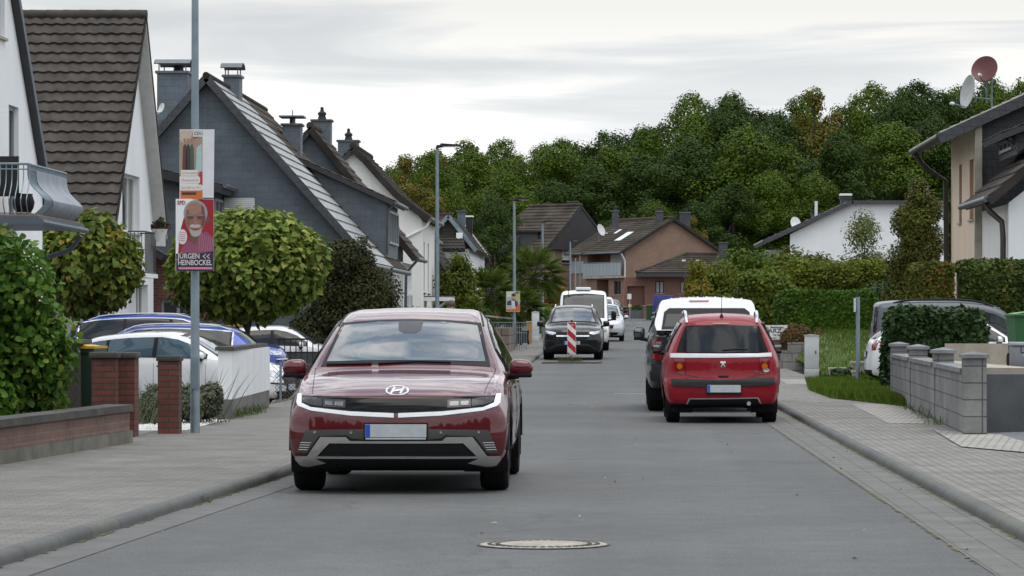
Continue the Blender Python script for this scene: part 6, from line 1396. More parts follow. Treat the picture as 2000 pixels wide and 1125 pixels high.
# --- generic body templates -------------------------------------------------
def gen(kind, L, W, H, **kw):
    w = W/2; n = lambda pts: [(a*L, b) for a, b in pts]
    T = {
     'suv':  dict(zt=[(0,.50),(.015,.55),(.08,.605),(.2,.645),(.25,.665),(.31,.76),(.39,.92),(.47,.985),(.6,1.0),(.78,.985),(.91,.94),(.985,.86),(1,.83)], zsh=[(0,.47),(.08,.56),(.25,.61),(.6,.635),(1,.65)], wr=[(0,.76),(.2,.82),(.25,.82),(.33,.74),(.45,.665),(.75,.65),(1,.57)], ro=[(.0,.06),(.3,.0),(.55,.03),(.66,.07),(.84,.28),(.95,.42)]),
     'hatch': dict(zt=[(0,.44),(.02,.52),(.09,.60),(.2,.655),(.25,.68),(.32,.79),(.42,.945),(.52,1.0),(.62,.995),(.78,.955),(.9,.88),(.985,.74),(1,.70)], zsh=[(0,.42),(.09,.55),(.25,.62),(.6,.65),(1,.68)], wr=[(0,.74),(.2,.82),(.25,.82),(.34,.74),(.48,.655),(.75,.64),(1,.55)], ro=[(.0,.06),(.3,.0),(.6,.05),(.7,.12),(.9,.35)]),
     'mpv':  dict(zt=[(0,.40),(.02,.47),(.10,.56),(.19,.62),(.22,.645),(.30,.80),(.38,.925),(.46,.975),(.6,1.0),(.85,.995),(.97,.975),(1,.955)], zsh=[(0,.40),(.1,.52),(.22,.58),(.6,.60),(1,.60)], wr=[(0,.74),(.2,.80),(.25,.80),(.36,.77),(.5,.74),(1,.70)], ro=[(.0,.06),(.3,.0),(.55,.02),(.65,.04),(.98,.11)]),
     'van':  dict(zt=[(0,.36),(.012,.42),(.09,.475),(.15,.515),(.17,.54),(.25,.78),(.31,.935),(.36,.985),(.45,1.0),(.95,1.0),(1,.985)], zsh=[(0,.35),(.1,.44),(.17,.50),(.5,.55),(1,.55)], wr=[(0,.80),(.13,.86),(.18,.88),(.28,.87),(.36,.85),(1,.85)], ro=[(0,.03),(.3,0),(1,.05)]),
     'pickup': dict(zt=[(0,.56),(.01,.60),(.05,.635),(.2,.665),(.235,.69),(.29,.83),(.345,.95),(.42,.99),(.53,1.0),(.56,.985),(.575,.72),(.60,.70),(1,.70)], zsh=[(0,.53),(.05,.60),(.24,.645),(.5,.66),(.58,.665),(.62,.675),(1,.675)], wr=[(0,.80),(.2,.86),(.25,.84),(.33,.74),(.5,.70),(.57,.74),(.6,.88),(1,.88)], ro=[(0,.10),(.3,.02),(.4,.0),(.7,.01)]),
    }[kind]
    d = dict(L=L, W=W, zt=[(a*L,b*H) for a,b in T['zt']], zsh=[(a*L,b*H) for a,b in T['zsh']], wr=[(a*L,b*w) for a,b in T['wr']], wm=[(0,w*.93),(.13*L,w),(.88*L,w),(L,w*.93)], wsh=[(0,w*.86),(.2*L,w*.94),(.7*L,w*.95),(L,w*.88)],
        zb=[(0,.14*H),(.08*L,.115*H),(.92*L,.13*H),(L,.19*H)], fo=[(.1*H,.10),(.22*H,.01),(.33*H,.0),(.42*H,.03),(.55*H,.10)], ro=[(a*H,b) for a,b in T['ro']], bow_f=.24, bow_r=.13,
        R=.33, axf=.19*L, axr=.80*L, tw=.22, track=w-.02, gc=.17)
    dz = Curve(d['zt']); d['zr'] = [(q, v-(.035*H if q < .24*L else .045*H)) for q, v in d['zt']]
    d.update(kw); return d
def faces(c, H, W, front=True, rear=True, lamp_f=None, lamp_r=None, grille=True, plate=True):
    """lamps, grille, bumper intake and plates for bodies of ordinary shape"""
    w = W/2
    if front:
        for m in (False, True):
            c.decal(lamp_f or [(w*.55,.425*H),(w*.90,.47*H),(w*.91,.40*H),(w*.62,.375*H)], 'front', M_LAMPCLEAR, 'headlight', off=.006, mirror=m)
        if grille: c.decal([(-w*.48,.425*H),(w*.48,.425*H),(w*.42,.33*H),(-w*.42,.33*H)], 'front', M_BLACK, 'grille', off=.006)
        c.decal([(-w*.72,.235*H),(w*.72,.235*H),(w*.60,.16*H),(-w*.60,.16*H)], 'front', M_BLACK, 'lower_intake', off=.006)
        if plate: c.plate('front', 0, .285*H, .52, .11)
    if rear:
        for m in (False, True): c.decal(lamp_r or [(w*.60,.60*H),(w*.88,.62*H),(w*.93,.50*H),(w*.66,.50*H)], 'rear', M_LAMPRED, 'tail_light', off=.006, mirror=m)
        if plate: c.plate('rear', 0, .47*H, .52, .11)
        c.decal([(-w*.8,.26*H),(w*.8,.26*H),(w*.76,.17*H),(-w*.76,.17*H)], 'rear', M_BLACK, 'bumper_lower', off=.006)
def rearglass(c, z0, z1, w0, w1):
    c.decal([(-w0,z0),(0,z0+.01),(w0,z0),(w1,z1),(0,z1+.015),(-w1,z1)], 'rear', M_GLASS, 'rear_window', off=.006)

# --- grey pickup with a white canopy, ahead of the red hatchback
H, W, L = 1.86, 1.92, 5.3
Yr_ = 53.7; sp = gen('pickup', L, W, H, R=.39, axf=1.0, axr=4.1, tw=.26, gc=.32, zb=[(0,.35),(.5,.33),(4.9,.36),(L,.48)], zr=None, clad=0) if 0 else gen('pickup', L, W, H, R=.39, axf=1.0, axr=4.12, tw=.26, gc=.32, zb=[(0,.36),(.5,.34),(4.8,.36),(L,.50)])
c = Car('dark grey pickup with a white ribbed canopy parked in front of the red hatchback', 'pickup', 'pickup_truck', (1.375, Yr_+L/2, gz(55)+.004), math.pi, M_DGREYP, sp)
def zp_(pts): return [(-(a-620)/477.6, 2.0036-b/477.6) for a, b in pts]
for m in (False, True):
    tl = c.decal(zp_([(205,400),(240,395),(278,400),(278,555),(240,560),(207,548)]), 'rear', M_LAMPRED, 'tail_light', off=.012, mirror=m, step=.05); c.decal(zp_([(236,420),(274,420),(274,452),(250,455),(250,490),(236,490)]), 'rear', M_LAMPCLEAR, 'lens', off=.016, mirror=m, parent=tl, step=.05)
    c.decal(zp_([(200,640),(330,636),(330,700),(215,714),(203,690)]), 'rear', M_DARKGREY, 'bumper_corner', off=.05, mirror=m)
c.decal(zp_([(282,350),(958,350),(958,610),(282,610)]), 'rear', M_DGREYP, 'tailgate', off=.012); c.decal(zp_([(330,636),(910,636),(905,700),(335,700)]), 'rear', M_DARKGREY, 'bumper', off=.05)
c.plate('rear', 0, .60, .52, .11, .06); c.mirrors(1.55, 1.25, 1.06, .20, .22, M_DGREYP); c.sidewin([(1.75,2.35),(2.42,2.95)]); c.windscreen(1.28, 1.95); faces(c, 1.5, W, True, False)
# canopy over the load bed: white shell, glass hatch
ys, ye = .62*L-L/2, L/2-.02; zc0 = .70*H+.005
out = [(.80,zc0),(.83,zc0+.12),(.775,1.63),(.735,1.75),(.62,1.80),(0,1.835)]; ringp = [(x,z) for x, z in out]+[(-x,z) for x, z in reversed(out[:-1])]
def canopy_ring(y, k): return [(x*k, y-(.0 if y < 0 else .30*max(0,(z-zc0))/.55), z if z < 1.7 else z) for x, z in catmull(ringp, 4)]
mb = MB(); mb.grid([canopy_ring(y,1) for y in (ys,ys+.4,0+.9,1.6,ye-.2,ye)]); r0 = canopy_ring(ye,1); mb.add(r0, [tuple(range(len(r0)))]); r0 = canopy_ring(ys,1); mb.add(r0, [tuple(range(len(r0)))]); cp = mb.build('canopy', M_WHITEP, c.root, False)
for k in range(9): x = -.56+k*.14; MB().tube([(x,ys+.15,1.80+.03*(1-(x/.62)**2)),(x,ye-.36,1.80+.03*(1-(x/.62)**2))], .022, 8).build('roof_rib', M_WHITEP, cp, False)
def hatch(pts, off): return [(x, ye-.30*max(0,(z-zc0))/.55+off, z) for x, z in pts]
def hpanel(pts, off, nm, mat):
    f = hatch(pts, off); b = [(p[0],p[1]-.02,p[2]) for p in f]; n = len(f); return MB().add(f+b, [tuple(range(n))]+[(i,(i+1)%n,n+(i+1)%n,n+i) for i in range(n)]).build(nm, mat, cp, False)
hpanel([(-.725,zc0+.02),(.725,zc0+.02),(.68,1.60),(.60,1.662),(-.60,1.662),(-.68,1.60)], .012, 'hatch_frame', M_PIANO); hpanel([(-.68,zc0+.06),(.68,zc0+.06),(.635,1.57),(-.635,1.57)], .018, 'hatch_window', M_GLASS)
q = zp_([(487,104),(635,102),(635,112),(487,114)]); hpanel([(a, min(b,1.79)) for a, b in q], .012, 'brake_light', M_LAMPRED)
MB().lathe([(.04,0),(.03,.03),(.008,.06)], (-(578-620)/477.6, ye-.40, 1.825), n=10).build('antenna_foot', M_BLACK, cp, False); MB().tube([(-(578-620)/477.6, ye-.40, 1.87),(-(578-620)/477.6, ye-.30, 2.12)], .006, 5).build('antenna', M_BLACK, cp, False)
for sx in (-1,1): MB().box((sx*.802,ys+.3,zc0+.17),(sx*.825,ye-.5,1.58)).build('side_window', M_GLASS, cp, False)

# --- black SUV facing the camera behind the striped board
H, W, L = 1.77, 1.95, 4.92
c = Car('black SUV parked facing the camera behind the red and white striped board', 'car', 'suv_car', (-1.53, 108+L/2, gz(110)+.004), 0, M_BLACKP, gen('suv', L, W, H, R=.375, tw=.28))
def zg_(pts): return [((a-495)/381.9, 2.68-b/381.9) for a, b in pts]
for m in (False, True):
    c.decal(zg_([(165,668),(290,688),(285,706),(240,720),(180,700)]), 'front', M_LAMPCLEAR, 'headlight', off=.006, mirror=m); c.line([(a*(-1 if m else 1), b) for a, b in zg_([(160,905),(215,898),(300,850),(495,840)])], 'front', .02, M_DARKGREY, 'bumper_bar', off=.0)
    c.decal(zg_([(180,800),(290,800),(240,850),(190,860)]), 'front', M_BLACK, 'side_intake', off=.005, mirror=m)
gr = c.decal(zg_([(300,684),(690,684),(688,760),(640,800),(350,800),(302,760)]), 'front', M_BLACK, 'grille', off=.006)
c.decal(zg_([(296,724),(694,724),(694,742),(296,742)]), 'front', M_CHROME, 'grille_bar', off=.014, parent=gr)
for k in range(12): c.line(zg_([(310+k*32,690),(330+k*32,716)]), 'front', .004, M_DARKGREY, 'grille_dot', off=.006, parent=gr)
p = c.ray('front', 0, 2.68-733/381.9)+Vector((0,-.03,0)); mb = MB(); mb.tube([p+Vector((.095*math.cos(t),0,.095*math.sin(t))) for t in [2*math.pi*i/24 for i in range(25)]], .010, 6, cap=False)
for k in range(3): t = R(90+120*k); mb.tube([p, p+Vector((.09*math.cos(t),0,.09*math.sin(t)))], [.018,.006], 6)
mb.build('emblem', M_CHROME, c.root, False)
c.decal(zg_([(310,860),(690,860),(740,930),(250,930)]), 'front', M_BLACK, 'lower_intake', off=.006)
pq = c.plate('front', -(495-487)/381.9, 2.68-817/381.9, .52, .11, .03); y_ = c.ray('front', 0, 2.68-817/381.9).y-.03-.008
text_mesh('plate_text', 'D    919', .095, M_BLACK, pq, (.02,y_,2.68-817/381.9), ROT_FRONT, .001)
c.windscreen(.262*L, .44*L); c.rails(.45*L, .86*L, M_CHROME, .06, .022); c.mirrors(1.5, 1.16, 1.07, .22, .17); c.sidewin([(1.75,2.55),(2.62,3.45),(3.52,4.2)]); faces(c, H, W, False, True); rearglass(c, .66*H, .86*H, .66, .55); c.handles((2.5,3.4)); c.gaps((1.5,2.58,3.5))

# --- white panel van behind it
H, W, L = 2.27, 1.93, 5.7
c = Car('white panel van with a roof ventilator parked behind the black SUV', 'van', 'panel_van', (-1.385, 125+L/2, gz(127)+.004), 0, M_WHITEP, gen('van', L, W, H, R=.34, tw=.22, handle=M_BLACK))
c.windscreen(.172*L, .318*L, M_GLASS, .06); faces(c, H*.78, W, True, True); c.mirrors(1.15, 1.30, 1.13, .20, .34, M_BLACK); c.sidewin([(1.25,2.1)], belt=.06, top=.45); c.gaps((1.1,2.2))
c.line([(-L/2+1.2,.55),(L/2-.5,.55)], 'left', .04, M_DARKGREY, 'side_moulding'); c.line([(-L/2+1.2,.55),(L/2-.5,.55)], 'right', .04, M_DARKGREY, 'side_moulding')
z_ = c.ray('top', 0, -.4).z; MB().bevbox((-.30,-.9,z_-.01),(.26,-.2,z_+.10), .03).build('roof_ventilator', M_WHITEPAINT, c.root, False)
a = c.ray('front', -.56, 2.03); MB().tube([a, a+Vector((0,-.05,.02)), a+Vector((0,.0,.22))], .012, 6).build('antenna', M_BLACK, c.root, False)

# --- further cars along the left kerb, nose to the camera
c = Car('silver SUV parked behind the white van with only its right side showing', 'car', 'suv_car', (-.72, 148+2.2, gz(150)+.004), 0, M_SILVERP, gen('suv', 4.4, 1.80, 1.66, R=.34)); c.windscreen(.262*4.4, .44*4.4); faces(c, 1.66, 1.8); c.sidewin([(1.5,2.3),(2.36,3.1)]); c.mirrors(1.3, 1.06, .98); rearglass(c, 1.1, 1.42, .6, .5)
c = Car('tall white van parked between the silver SUV and the dark estate car', 'van', 'panel_van', (-1.08, 160+2.3, gz(161)+.004), 0, M_WHITEP, gen('mpv', 4.6, 1.85, 1.95, R=.33)); c.windscreen(.225*4.6, .42*4.6); faces(c, 1.7, 1.85); c.mirrors(1.2, 1.2, 1.0); c.sidewin([(1.3,2.1)])
c = Car('dark grey car parked beyond the silver SUV on the left kerb', 'car', 'hatchback_car', (-.72, 178+2.2, gz(180)+.004), 0, M_GREYP, gen('hatch', 4.4, 1.8, 1.5, R=.32)); c.windscreen(.262*4.4, .46*4.4); faces(c, 1.5, 1.8); c.sidewin([(1.5,2.3),(2.36,3.3)]); c.mirrors(1.35, 1.02, .98, mat=M_BLACK)
c = Car('black car farthest down the left kerb before the signpost', 'car', 'hatchback_car', (-.72, 192+2.2, gz(194)+.004), 0, M_BLACKP, gen('hatch', 4.4, 1.8, 1.52, R=.32)); c.windscreen(.262*4.4, .46*4.4); faces(c, 1.52, 1.8); c.sidewin([(1.5,2.3),(2.36,3.3)]); c.mirrors(1.35, 1.02, .98)
c = Car('small red car far ahead on the right side half hidden by the pickup', 'car', 'hatchback_car', (2.62, 170+2.0, gz(172)+.004), math.pi, M_RED2, gen('hatch', 4.0, 1.7, 1.5, R=.31)); faces(c, 1.5, 1.7); rearglass(c, .98, 1.25, .58, .48); c.sidewin([(1.4,2.2),(2.26,3.0)]); c.windscreen(.262*4, .46*4); c.mirrors(1.25, 1.0, .93)
c = Car('white car on the right side mostly hidden between the small red car and the pickup', 'car', 'hatchback_car', (2.42, 150+2.0, gz(152)+.004), math.pi, M_WHITEP, gen('hatch', 4.1, 1.74, 1.48, R=.31)); faces(c, 1.48, 1.74); rearglass(c, .98, 1.24, .58, .48); c.sidewin([(1.4,2.2),(2.26,3.0)]); c.windscreen(.262*4.1, .46*4.1); c.mirrors(1.25, 1.0, .93)

# --- cars standing across the left forecourt (nose towards the street = +X: rz = +90 deg)
zd = -.205
def side_car(label, name, px_rear, px_nose, Y, L, W, H, kind, mat, nose_right, **kw):
    cx = (xa(px_rear,Y)+xa(px_nose,Y))/2; return Car(label, 'car', name, (cx, Y, gz(Y)+kw.pop('z',zd)+.004), (R(90) if nose_right else R(-90))+kw.pop('tilt',0), mat, gen(kind, L, W, H, **kw))
c = side_car('white hatchback standing across the forecourt behind the brick pillars', 'hatchback_car', 118, 572, 63.5, 4.42, 1.75, 1.46, 'hatch', M_WHITEP, True, tilt=R(-9), handle=M_DARKGREY)
M_GLASSB = glassmat('blue_tinted_glass', (.05,.085,.11), 1.7, .03)
L = 4.42; c.sidewin([(1.42,2.36),(2.44,3.30),(3.36,3.78)], glass=M_GLASSB); c.windscreen(.262*L, .47*L); faces(c, 1.46, 1.75, True, True, [(.40,.70),(.72,.755),(.80,.66),(.62,.595),(.44,.615)]); c.mirrors(1.48, 1.0, .98, .20, .14); c.handles((2.25,3.2)); c.gaps((1.4,2.40,3.34)); rearglass(c, 1.0, 1.25, .58, .48)
c.line([(-L/2+.9,.52),(L/2-.9,.55)], 'right', .014, M_DARKGREY, 'side_moulding'); c.line([(-.75,.50),(-.3,.47),(.3,.47),(.75,.50)], 'front', .014, M_BLACK, 'bumper_strip', off=.004)
c = side_car('blue estate car with chrome window line standing tail to the street behind the white hatchback', 'estate_car', 506, 80, 70, 4.72, 1.83, 1.58, 'suv', M_BLUEP, False, R=.35)
L = 4.72; c.sidewin([(1.55,2.4),(2.48,3.35),(3.42,4.1)], trim=M_CHROME); rearglass(c, .66*1.58, .88*1.58, .64, .56); faces(c, 1.58, 1.83, True, True, None, [(.45,.98),(.80,.995),(.86,.90),(.46,.92)]); c.windscreen(.262*L, .44*L); c.rails(1.9, 4.1, M_SILVER, .045, .016); c.mirrors(1.55, 1.08, 1.02); c.handles((2.3,3.3)); c.line([(-.3,1.13),(.05,1.16)], 'rear', .012, M_BLACK, 'wiper', off=.02)
c = side_car('large blue SUV with chrome framed windows farthest back on the forecourt', 'suv_car', 128, 564, 74, 4.90, 1.88, 1.71, 'suv', M_BLUEP, True, R=.37, z=-.12)
L = 4.9; c.sidewin([(1.55,2.45),(2.53,3.45),(3.52,4.45)], trim=M_CHROME); rearglass(c, .67*1.71, .88*1.71, .66, .56); faces(c, 1.71, 1.88, True, True, [(.42,.86),(.80,.90),(.84,.80),(.50,.79)]); c.windscreen(.262*L, .44*L); c.rails(1.9, 4.3, M_SILVER, .045, .016); c.mirrors(1.6, 1.15, 1.06); c.handles((2.35,3.4)); c.line([(-.8,.70),(.8,.70)], 'front', .018, M_CHROME, 'grille_bar', off=.006)
c = side_car('small white car with dark windows parked behind the chain link fence', 'hatchback_car', 395, 705, 84, 3.95, 1.70, 1.46, 'hatch', M_WHITEP, True, R=.31, z=-.18)
L = 3.95; c.sidewin([(1.30,2.1),(2.18,3.3)]); c.windscreen(.262*L, .47*L); faces(c, 1.46, 1.7); c.mirrors(1.42, .98, .95); rearglass(c, 1.0, 1.25, .58, .48); c.handles((2.0,))

# --- cars on the right-hand drive
def side2(label, cat, name, px_rear, Y, L, W, H, kind, mat, z, **kw):
    return Car(label, cat, name, (xa(px_rear,Y)+L/2, Y, z), R(90), mat, gen(kind, L, W, H, **kw))
c = side2('steel grey van-like family car with black roof rails behind the laurel hedge', 'car', 'family_van', 1697, 73, 4.38, 1.78, 1.82, 'mpv', M_GREYP, gz(73)+.06, R=.32)
L = 4.38; c.rails(1.75, 3.9, M_BLACK, .055, .022); c.sidewin([(1.05,1.85),(1.95,2.75),(2.85,3.75)], top=.13); faces(c, 1.82, 1.78, True, True, None, [(.66,1.22),(.84,1.20),(.86,.80),(.70,.80)]); rearglass(c, 1.12, 1.66, .66, .62); c.windscreen(.23*L, .40*L); c.mirrors(1.15, 1.12, 1.0); c.gaps((1.0,1.9,2.8))
c = side2('white hatchback hidden behind the laurel hedge in front of the grey family car', 'car', 'hatchback_car', 1689, 69, 4.05, 1.72, 1.47, 'hatch', M_WHITEP, gz(69)+.06, R=.31)
L = 4.05; c.sidewin([(1.30,2.1),(2.18,3.3)]); c.windscreen(.262*L, .47*L); faces(c, 1.47, 1.72, True, True, None, [(.55,.98),(.78,1.0),(.84,.78),(.62,.78)]); c.mirrors(1.42, .99, .96); rearglass(c, 1.0, 1.25, .58, .48); c.handles((2.0,))
# ------------------------------------------------------------------ street furniture and garden walls
def lamp(px, base_y, Y, top_y, label, r=.055, arm=0.62, side=1, z=None, tilt=0):
    x = xa(px, Y); z = gz(Y)+.075 if z is None else z; h = za(top_y, Y)-z
    t = thing('street_lamp', label, 'street lamp', (x,Y,z), 0, 'street lamps along the left pavement')
    MB().tube([(0,0,0),(0,0,.9),(0,0,.92),(0,0,h)], [r*1.08,r*1.05,r*1.0,r*.72], 14).build('post', M_GALV, t, False)
    MB().box((-.05,-r*1.08-.004,.55),(.05,-r*.9,.95)).build('service_door', M_GALV, t, False)
    if arm:
        MB().tube([(0,0,h-.02),(0,0,h+.05),(side*.18,0,h+.07)], [r*.75,r*.8,r*.6], 8).build('bracket', M_DARKGREY, t, False)
        mb = MB(); mb.prism([(side*.05,h+.05),(side*arm,h+.07),(side*arm,h+.10),(side*.10,h+.135)], 'y', -.11, .11); hd = mb.build('lamp_head', M_DARKGREY, t, False)
        MB().box((side*.16,-.09,h+.038),(side*(arm-.06),.09,h+.052)).build('lens', M_LAMPCLEAR, hd, False)
    return t
l1 = lamp(381, 858, 42, -140, 'nearest tall street lamp post carrying the two large election posters', .056)
lamp(854, 0, 89, 290, 'second street lamp rising behind the burgundy car with its arm to the right', .06)
lamp(1004.5, 680, 127, 393, 'third street lamp with the small election poster on its post', .066)
lamp(1060, 663, 155, 436, 'fourth street lamp beside the pale cabinet and the black SUV', .062)
lamp(1114, 0, 190, 472, 'fifth street lamp standing left of the two slim farthest ones above the white van', .055, .45)
lamp(1124, 0, 222, 504, 'slim far lamp post in the middle of three above the white van', .05, 0)
lamp(1133, 0, 238, 498, 'farthest lamp post on the right of three in front of the grey balcony', .05, .5)

# --- election posters: flat printed boards
def board(name, label, c, w, h, ang, parent_x=None):
    """poster board: local x across, z up, printed side facing -y"""
    t = thing(name, label, 'poster', c, ang); MB().box((-w/2,0,-h/2),(w/2,.008,h/2)).build('board', M_WHITEPAINT, t, False); return t
LAY = [0]
def ink(t, poly, col, name='print', lay=1):
    m = simple('ink_%02d_%02d_%02d' % tuple(int(v*99) for v in col), col, .55, 0, .06, 18)
    y = -.0012*lay; mb = MB(); tri = tessellate_polygon([[Vector((p[0],p[1],0)) for p in poly]]); mb.add([(p[0],y,p[1]) for p in poly], [tuple(f) for f in tri]); return mb.build(name, m, t, False)
def rect(a,b,c_,d): return [(a,b),(c_,b),(c_,d),(a,d)]
def ell(cx, cz, rx, rz, n=24, a0=0, a1=360): return [(cx+rx*math.cos(R(lerp(a0,a1,i/n))), cz+rz*math.sin(R(lerp(a0,a1,i/n)))) for i in range(n if a1-a0 >= 360 else n+1)]
def ptext(t, s, size, col, x, z, lay=5, sx=1.0, align='LEFT', bold=.0): 
    m = simple('ink_%02d_%02d_%02d' % tuple(int(v*99) for v in col), col, .55, 0, .06, 18)
    return text_mesh('lettering', s, size, m, t, (x,-.0012*lay,z), ROT_FRONT, 0, align, sx=sx, bold=bold)
Yp = 41.86
# lower poster: red portrait
t = board('election_poster', 'lower of the two large posters: white bearded man in a pink shirt on red', at(380.5,459,Yp), .47, .895, R(4)); w, h = .47, .895
def U(a, b): return ((a-.5)*w, (b-.5)*h)          # 0..1 across, 0..1 up
P2 = lambda pts: [U(a,b) for a, b in pts]
RED, PURP, SKIN, SKIN2, HAIR, WHT = (.30,.006,.018), (.028,.014,.05), (.24,.115,.085), (.14,.06,.045), (.28,.28,.275), (.60,.60,.60)
ink(t, P2([(.06,.22),(.10,.52),(.22,.76),(.40,.93),(.62,.995),(.995,.995),(.995,.0),(.01,.0),(.01,.22)]), RED, 'red_field', 1)
ink(t, P2([(.01,.0),(.995,.0),(.995,.40),(.70,.30),(.35,.26),(.01,.24)]), PURP, 'purple_field', 1.5)
ink(t, P2([(.14,.30),(.26,.40),(.44,.45),(.62,.52),(.80,.55),(.99,.46),(.99,.28),(.55,.24),(.14,.26)]), (.24,.065,.12), 'shirt', 2)
for k in range(7): a = .60+k*.055; ink(t, P2([(a,.28),(a+.012,.28),(a+.05,.52-.01*k),(a+.038,.52-.01*k)]), (.38,.18,.26), 'shirt_stripe', 2.4)
ink(t, P2([(.36,.42),(.50,.36),(.62,.52),(.60,.60),(.38,.56)]), SKIN2, 'neck', 2.7)
ink(t, P2(ell(.52,.80,.315,.185)), HAIR, 'hair', 3); ink(t, P2(ell(.515,.715,.265,.21)), SKIN, 'face', 3.4); ink(t, P2(ell(.49,.87,.19,.085)), (.31,.165,.125), 'forehead', 3.6)
ink(t, P2(ell(.84,.71,.045,.055)), SKIN2, 'ear', 3.3); ink(t, P2([(.74,.60),(.78,.74),(.74,.88),(.66,.93),(.70,.78),(.66,.64)]), SKIN2, 'cheek_shade', 3.7); ink(t, P2([(.27,.84),(.30,.66),(.38,.60),(.34,.74),(.33,.86)]), (.19,.085,.062), 'cheek_shade', 3.7); ink(t, P2([(.36,.615),(.40,.57),(.52,.585),(.63,.57),(.68,.61),(.67,.53),(.60,.485),(.50,.475),(.42,.49),(.37,.54)]), (.36,.35,.34), 'beard', 3.8)
ink(t, P2(ell(.51,.625,.15,.026)), (.40,.39,.38), 'moustache', 4.1); ink(t, P2(ell(.515,.575,.09,.016)), (.25,.07,.06), 'mouth', 4.4)
ink(t, P2([(.49,.76),(.54,.76),(.585,.645),(.47,.64)]), (.29,.145,.11), 'nose', 4.2)
for ex in (.385,.64): ink(t, P2(ell(ex,.745,.10,.028)), SKIN2, 'eye_socket', 4.1); ink(t, P2(ell(ex,.742,.05,.012)), (.06,.045,.04), 'eye', 4.4); ink(t, P2(ell(ex,.775,.105,.012)), (.20,.18,.17), 'eyebrow', 4.5)
ink(t, P2(ell(.175,.475,.125,.105)), WHT, 'badge_disc', 4); 
for k in range(5): ink(t, P2(rect(.10,.53-k*.028,.25,.54-k*.028)), (.45,.2,.25), 'badge_line', 4.5)
ptext(t, 'SPD', .066, RED, U(.04,0)[0], U(0,.945)[1], 5, .9, bold=.0015); ptext(t, 'JÜRGEN', .088, WHT, U(.055,0)[0], U(0,.205)[1], 5, .86, bold=.0012); ptext(t, 'HEINBOCKEL', .092, WHT, U(.055,0)[0], U(0,.115)[1], 5, .76, bold=.0012)
for k in range(2): 
    a = .70+k*.10; ink(t, P2([(a,.205),(a+.09,.245),(a+.09,.228),(a+.04,.205),(a+.09,.182),(a+.09,.165)]), (.5,.42,.48), 'chevron', 5)
ink(t, P2(rect(.07,.025,.96,.055)), (.55,.22,.30), 'address_line', 4)
# upper poster: bent sheet showing part of its front
t = board('election_poster', 'upper of the two large posters: workshop scene over an orange foot with white text bars', at(373.5,321,Yp), .29, .865, R(-3)); w, h = .29, .865
MB().add([(w/2,0,-h/2+.02),(w/2+.125,.05,-h/2+.02),(w/2+.135,.05,h/2+.004),(w/2,0,h/2),(w/2,.008,-h/2+.02),(w/2+.125,.058,-h/2+.02),(w/2+.135,.058,h/2+.004),(w/2,.008,h/2)], [(0,1,2,3),(7,6,5,4),(0,4,5,1),(1,5,6,2),(2,6,7,3),(3,7,4,0)]).build('folded_flap', simple('poster_back', (.62,.64,.67), .5, 0, .08, 4), t, False)
ink(t, P2(rect(.01,.33,.99,.99)), (.34,.24,.19), 'photo_ground', 1); ink(t, P2([(.01,.99),(.6,.99),(.5,.88),(.2,.8),(.01,.85)]), (.48,.40,.33), 'bright_wall', 1.5)
for a, b, col in ((.22,.62,(.10,.04,.035)),(.52,.66,(.07,.10,.075)),(.36,.6,(.05,.045,.045))): ink(t, P2([(a-.11,.36),(a+.12,.36),(a+.10,.72),(a+.03,.80),(a-.07,.76)]), col, 'worker', 2); ink(t, P2(ell(a,.84,.055,.035)), (.32,.19,.14), 'worker_head', 2.4)
ink(t, P2([(.70,.38),(.98,.40),(.95,.80),(.74,.74)]), (.36,.50,.50), 'machine', 2.2); ink(t, P2([(.60,.86),(.95,.90),(.93,.96),(.58,.94)]), (.34,.06,.05), 'red_beam', 2.6)
ink(t, P2(rect(.03,.0,.99,.14)), (.55,.14,.03), 'orange_foot', 1); ink(t, P2([(.80,.14),(.99,.2),(.99,.42),(.86,.42)]), (.42,.03,.04), 'red_corner', 1.6)
for k, s in enumerate(('Für Handwerk,', 'Mittelstand und', 'gute Jobs vor Ort.')):
    zb_ = .335-k*.105; ink(t, P2(rect(.05,zb_,(.78,.88,.95)[k],zb_+.085)), (.68,.66,.64), 'text_bar', 3); ptext(t, s, .040, (.40,.16,.12), U(.09,0)[0], U(0,zb_+.042)[1], 4, .82)
ink(t, P2(rect(.10,.065,.72,.10)), (.03,.03,.035), 'name_bar', 3); ink(t, P2(rect(.58,.895,1.0,.985)), (.62,.62,.62), 'party_field', 2.8); ptext(t, 'CDU', .058, (.03,.03,.05), U(.61,0)[0], U(0,.94)[1], 4, .9, bold=.001)
# small poster on the third lamp
Yq = 126.9; t = board('election_poster', 'small election poster on the third street lamp: smiling man in a dark suit', at(1002,589,Yq), .52, .76, R(3)); w, h = .52, .76
ink(t, P2(rect(.01,.01,.99,.99)), (.40,.42,.33), 'leafy_ground', 1); ink(t, P2([(.05,.99),(.5,.99),(.4,.75),(.05,.7)]), (.56,.57,.55), 'bright_ground', 1.3); ink(t, P2([(.75,.6),(.99,.6),(.99,.95),(.8,.95)]), (.42,.44,.10), 'yellow_ground', 1.3)
ink(t, P2([(.05,.15),(.08,.50),(.38,.58),(.62,.58),(.84,.50),(.88,.15)]), (.035,.045,.09), 'suit', 2); ink(t, P2([(.40,.20),(.38,.58),(.62,.58),(.66,.20)]), (.60,.61,.64), 'white_shirt', 2.4); ink(t, P2(ell(.54,.70,.155,.16)), (.42,.26,.20), 'face', 3); ink(t, P2(ell(.54,.83,.165,.075)), (.05,.04,.035), 'hair', 3.3); ink(t, P2(ell(.54,.60,.13,.065)), (.13,.085,.07), 'beard', 3.2); ink(t, P2(ell(.54,.635,.07,.02)), (.6,.55,.52), 'smile', 3.6)
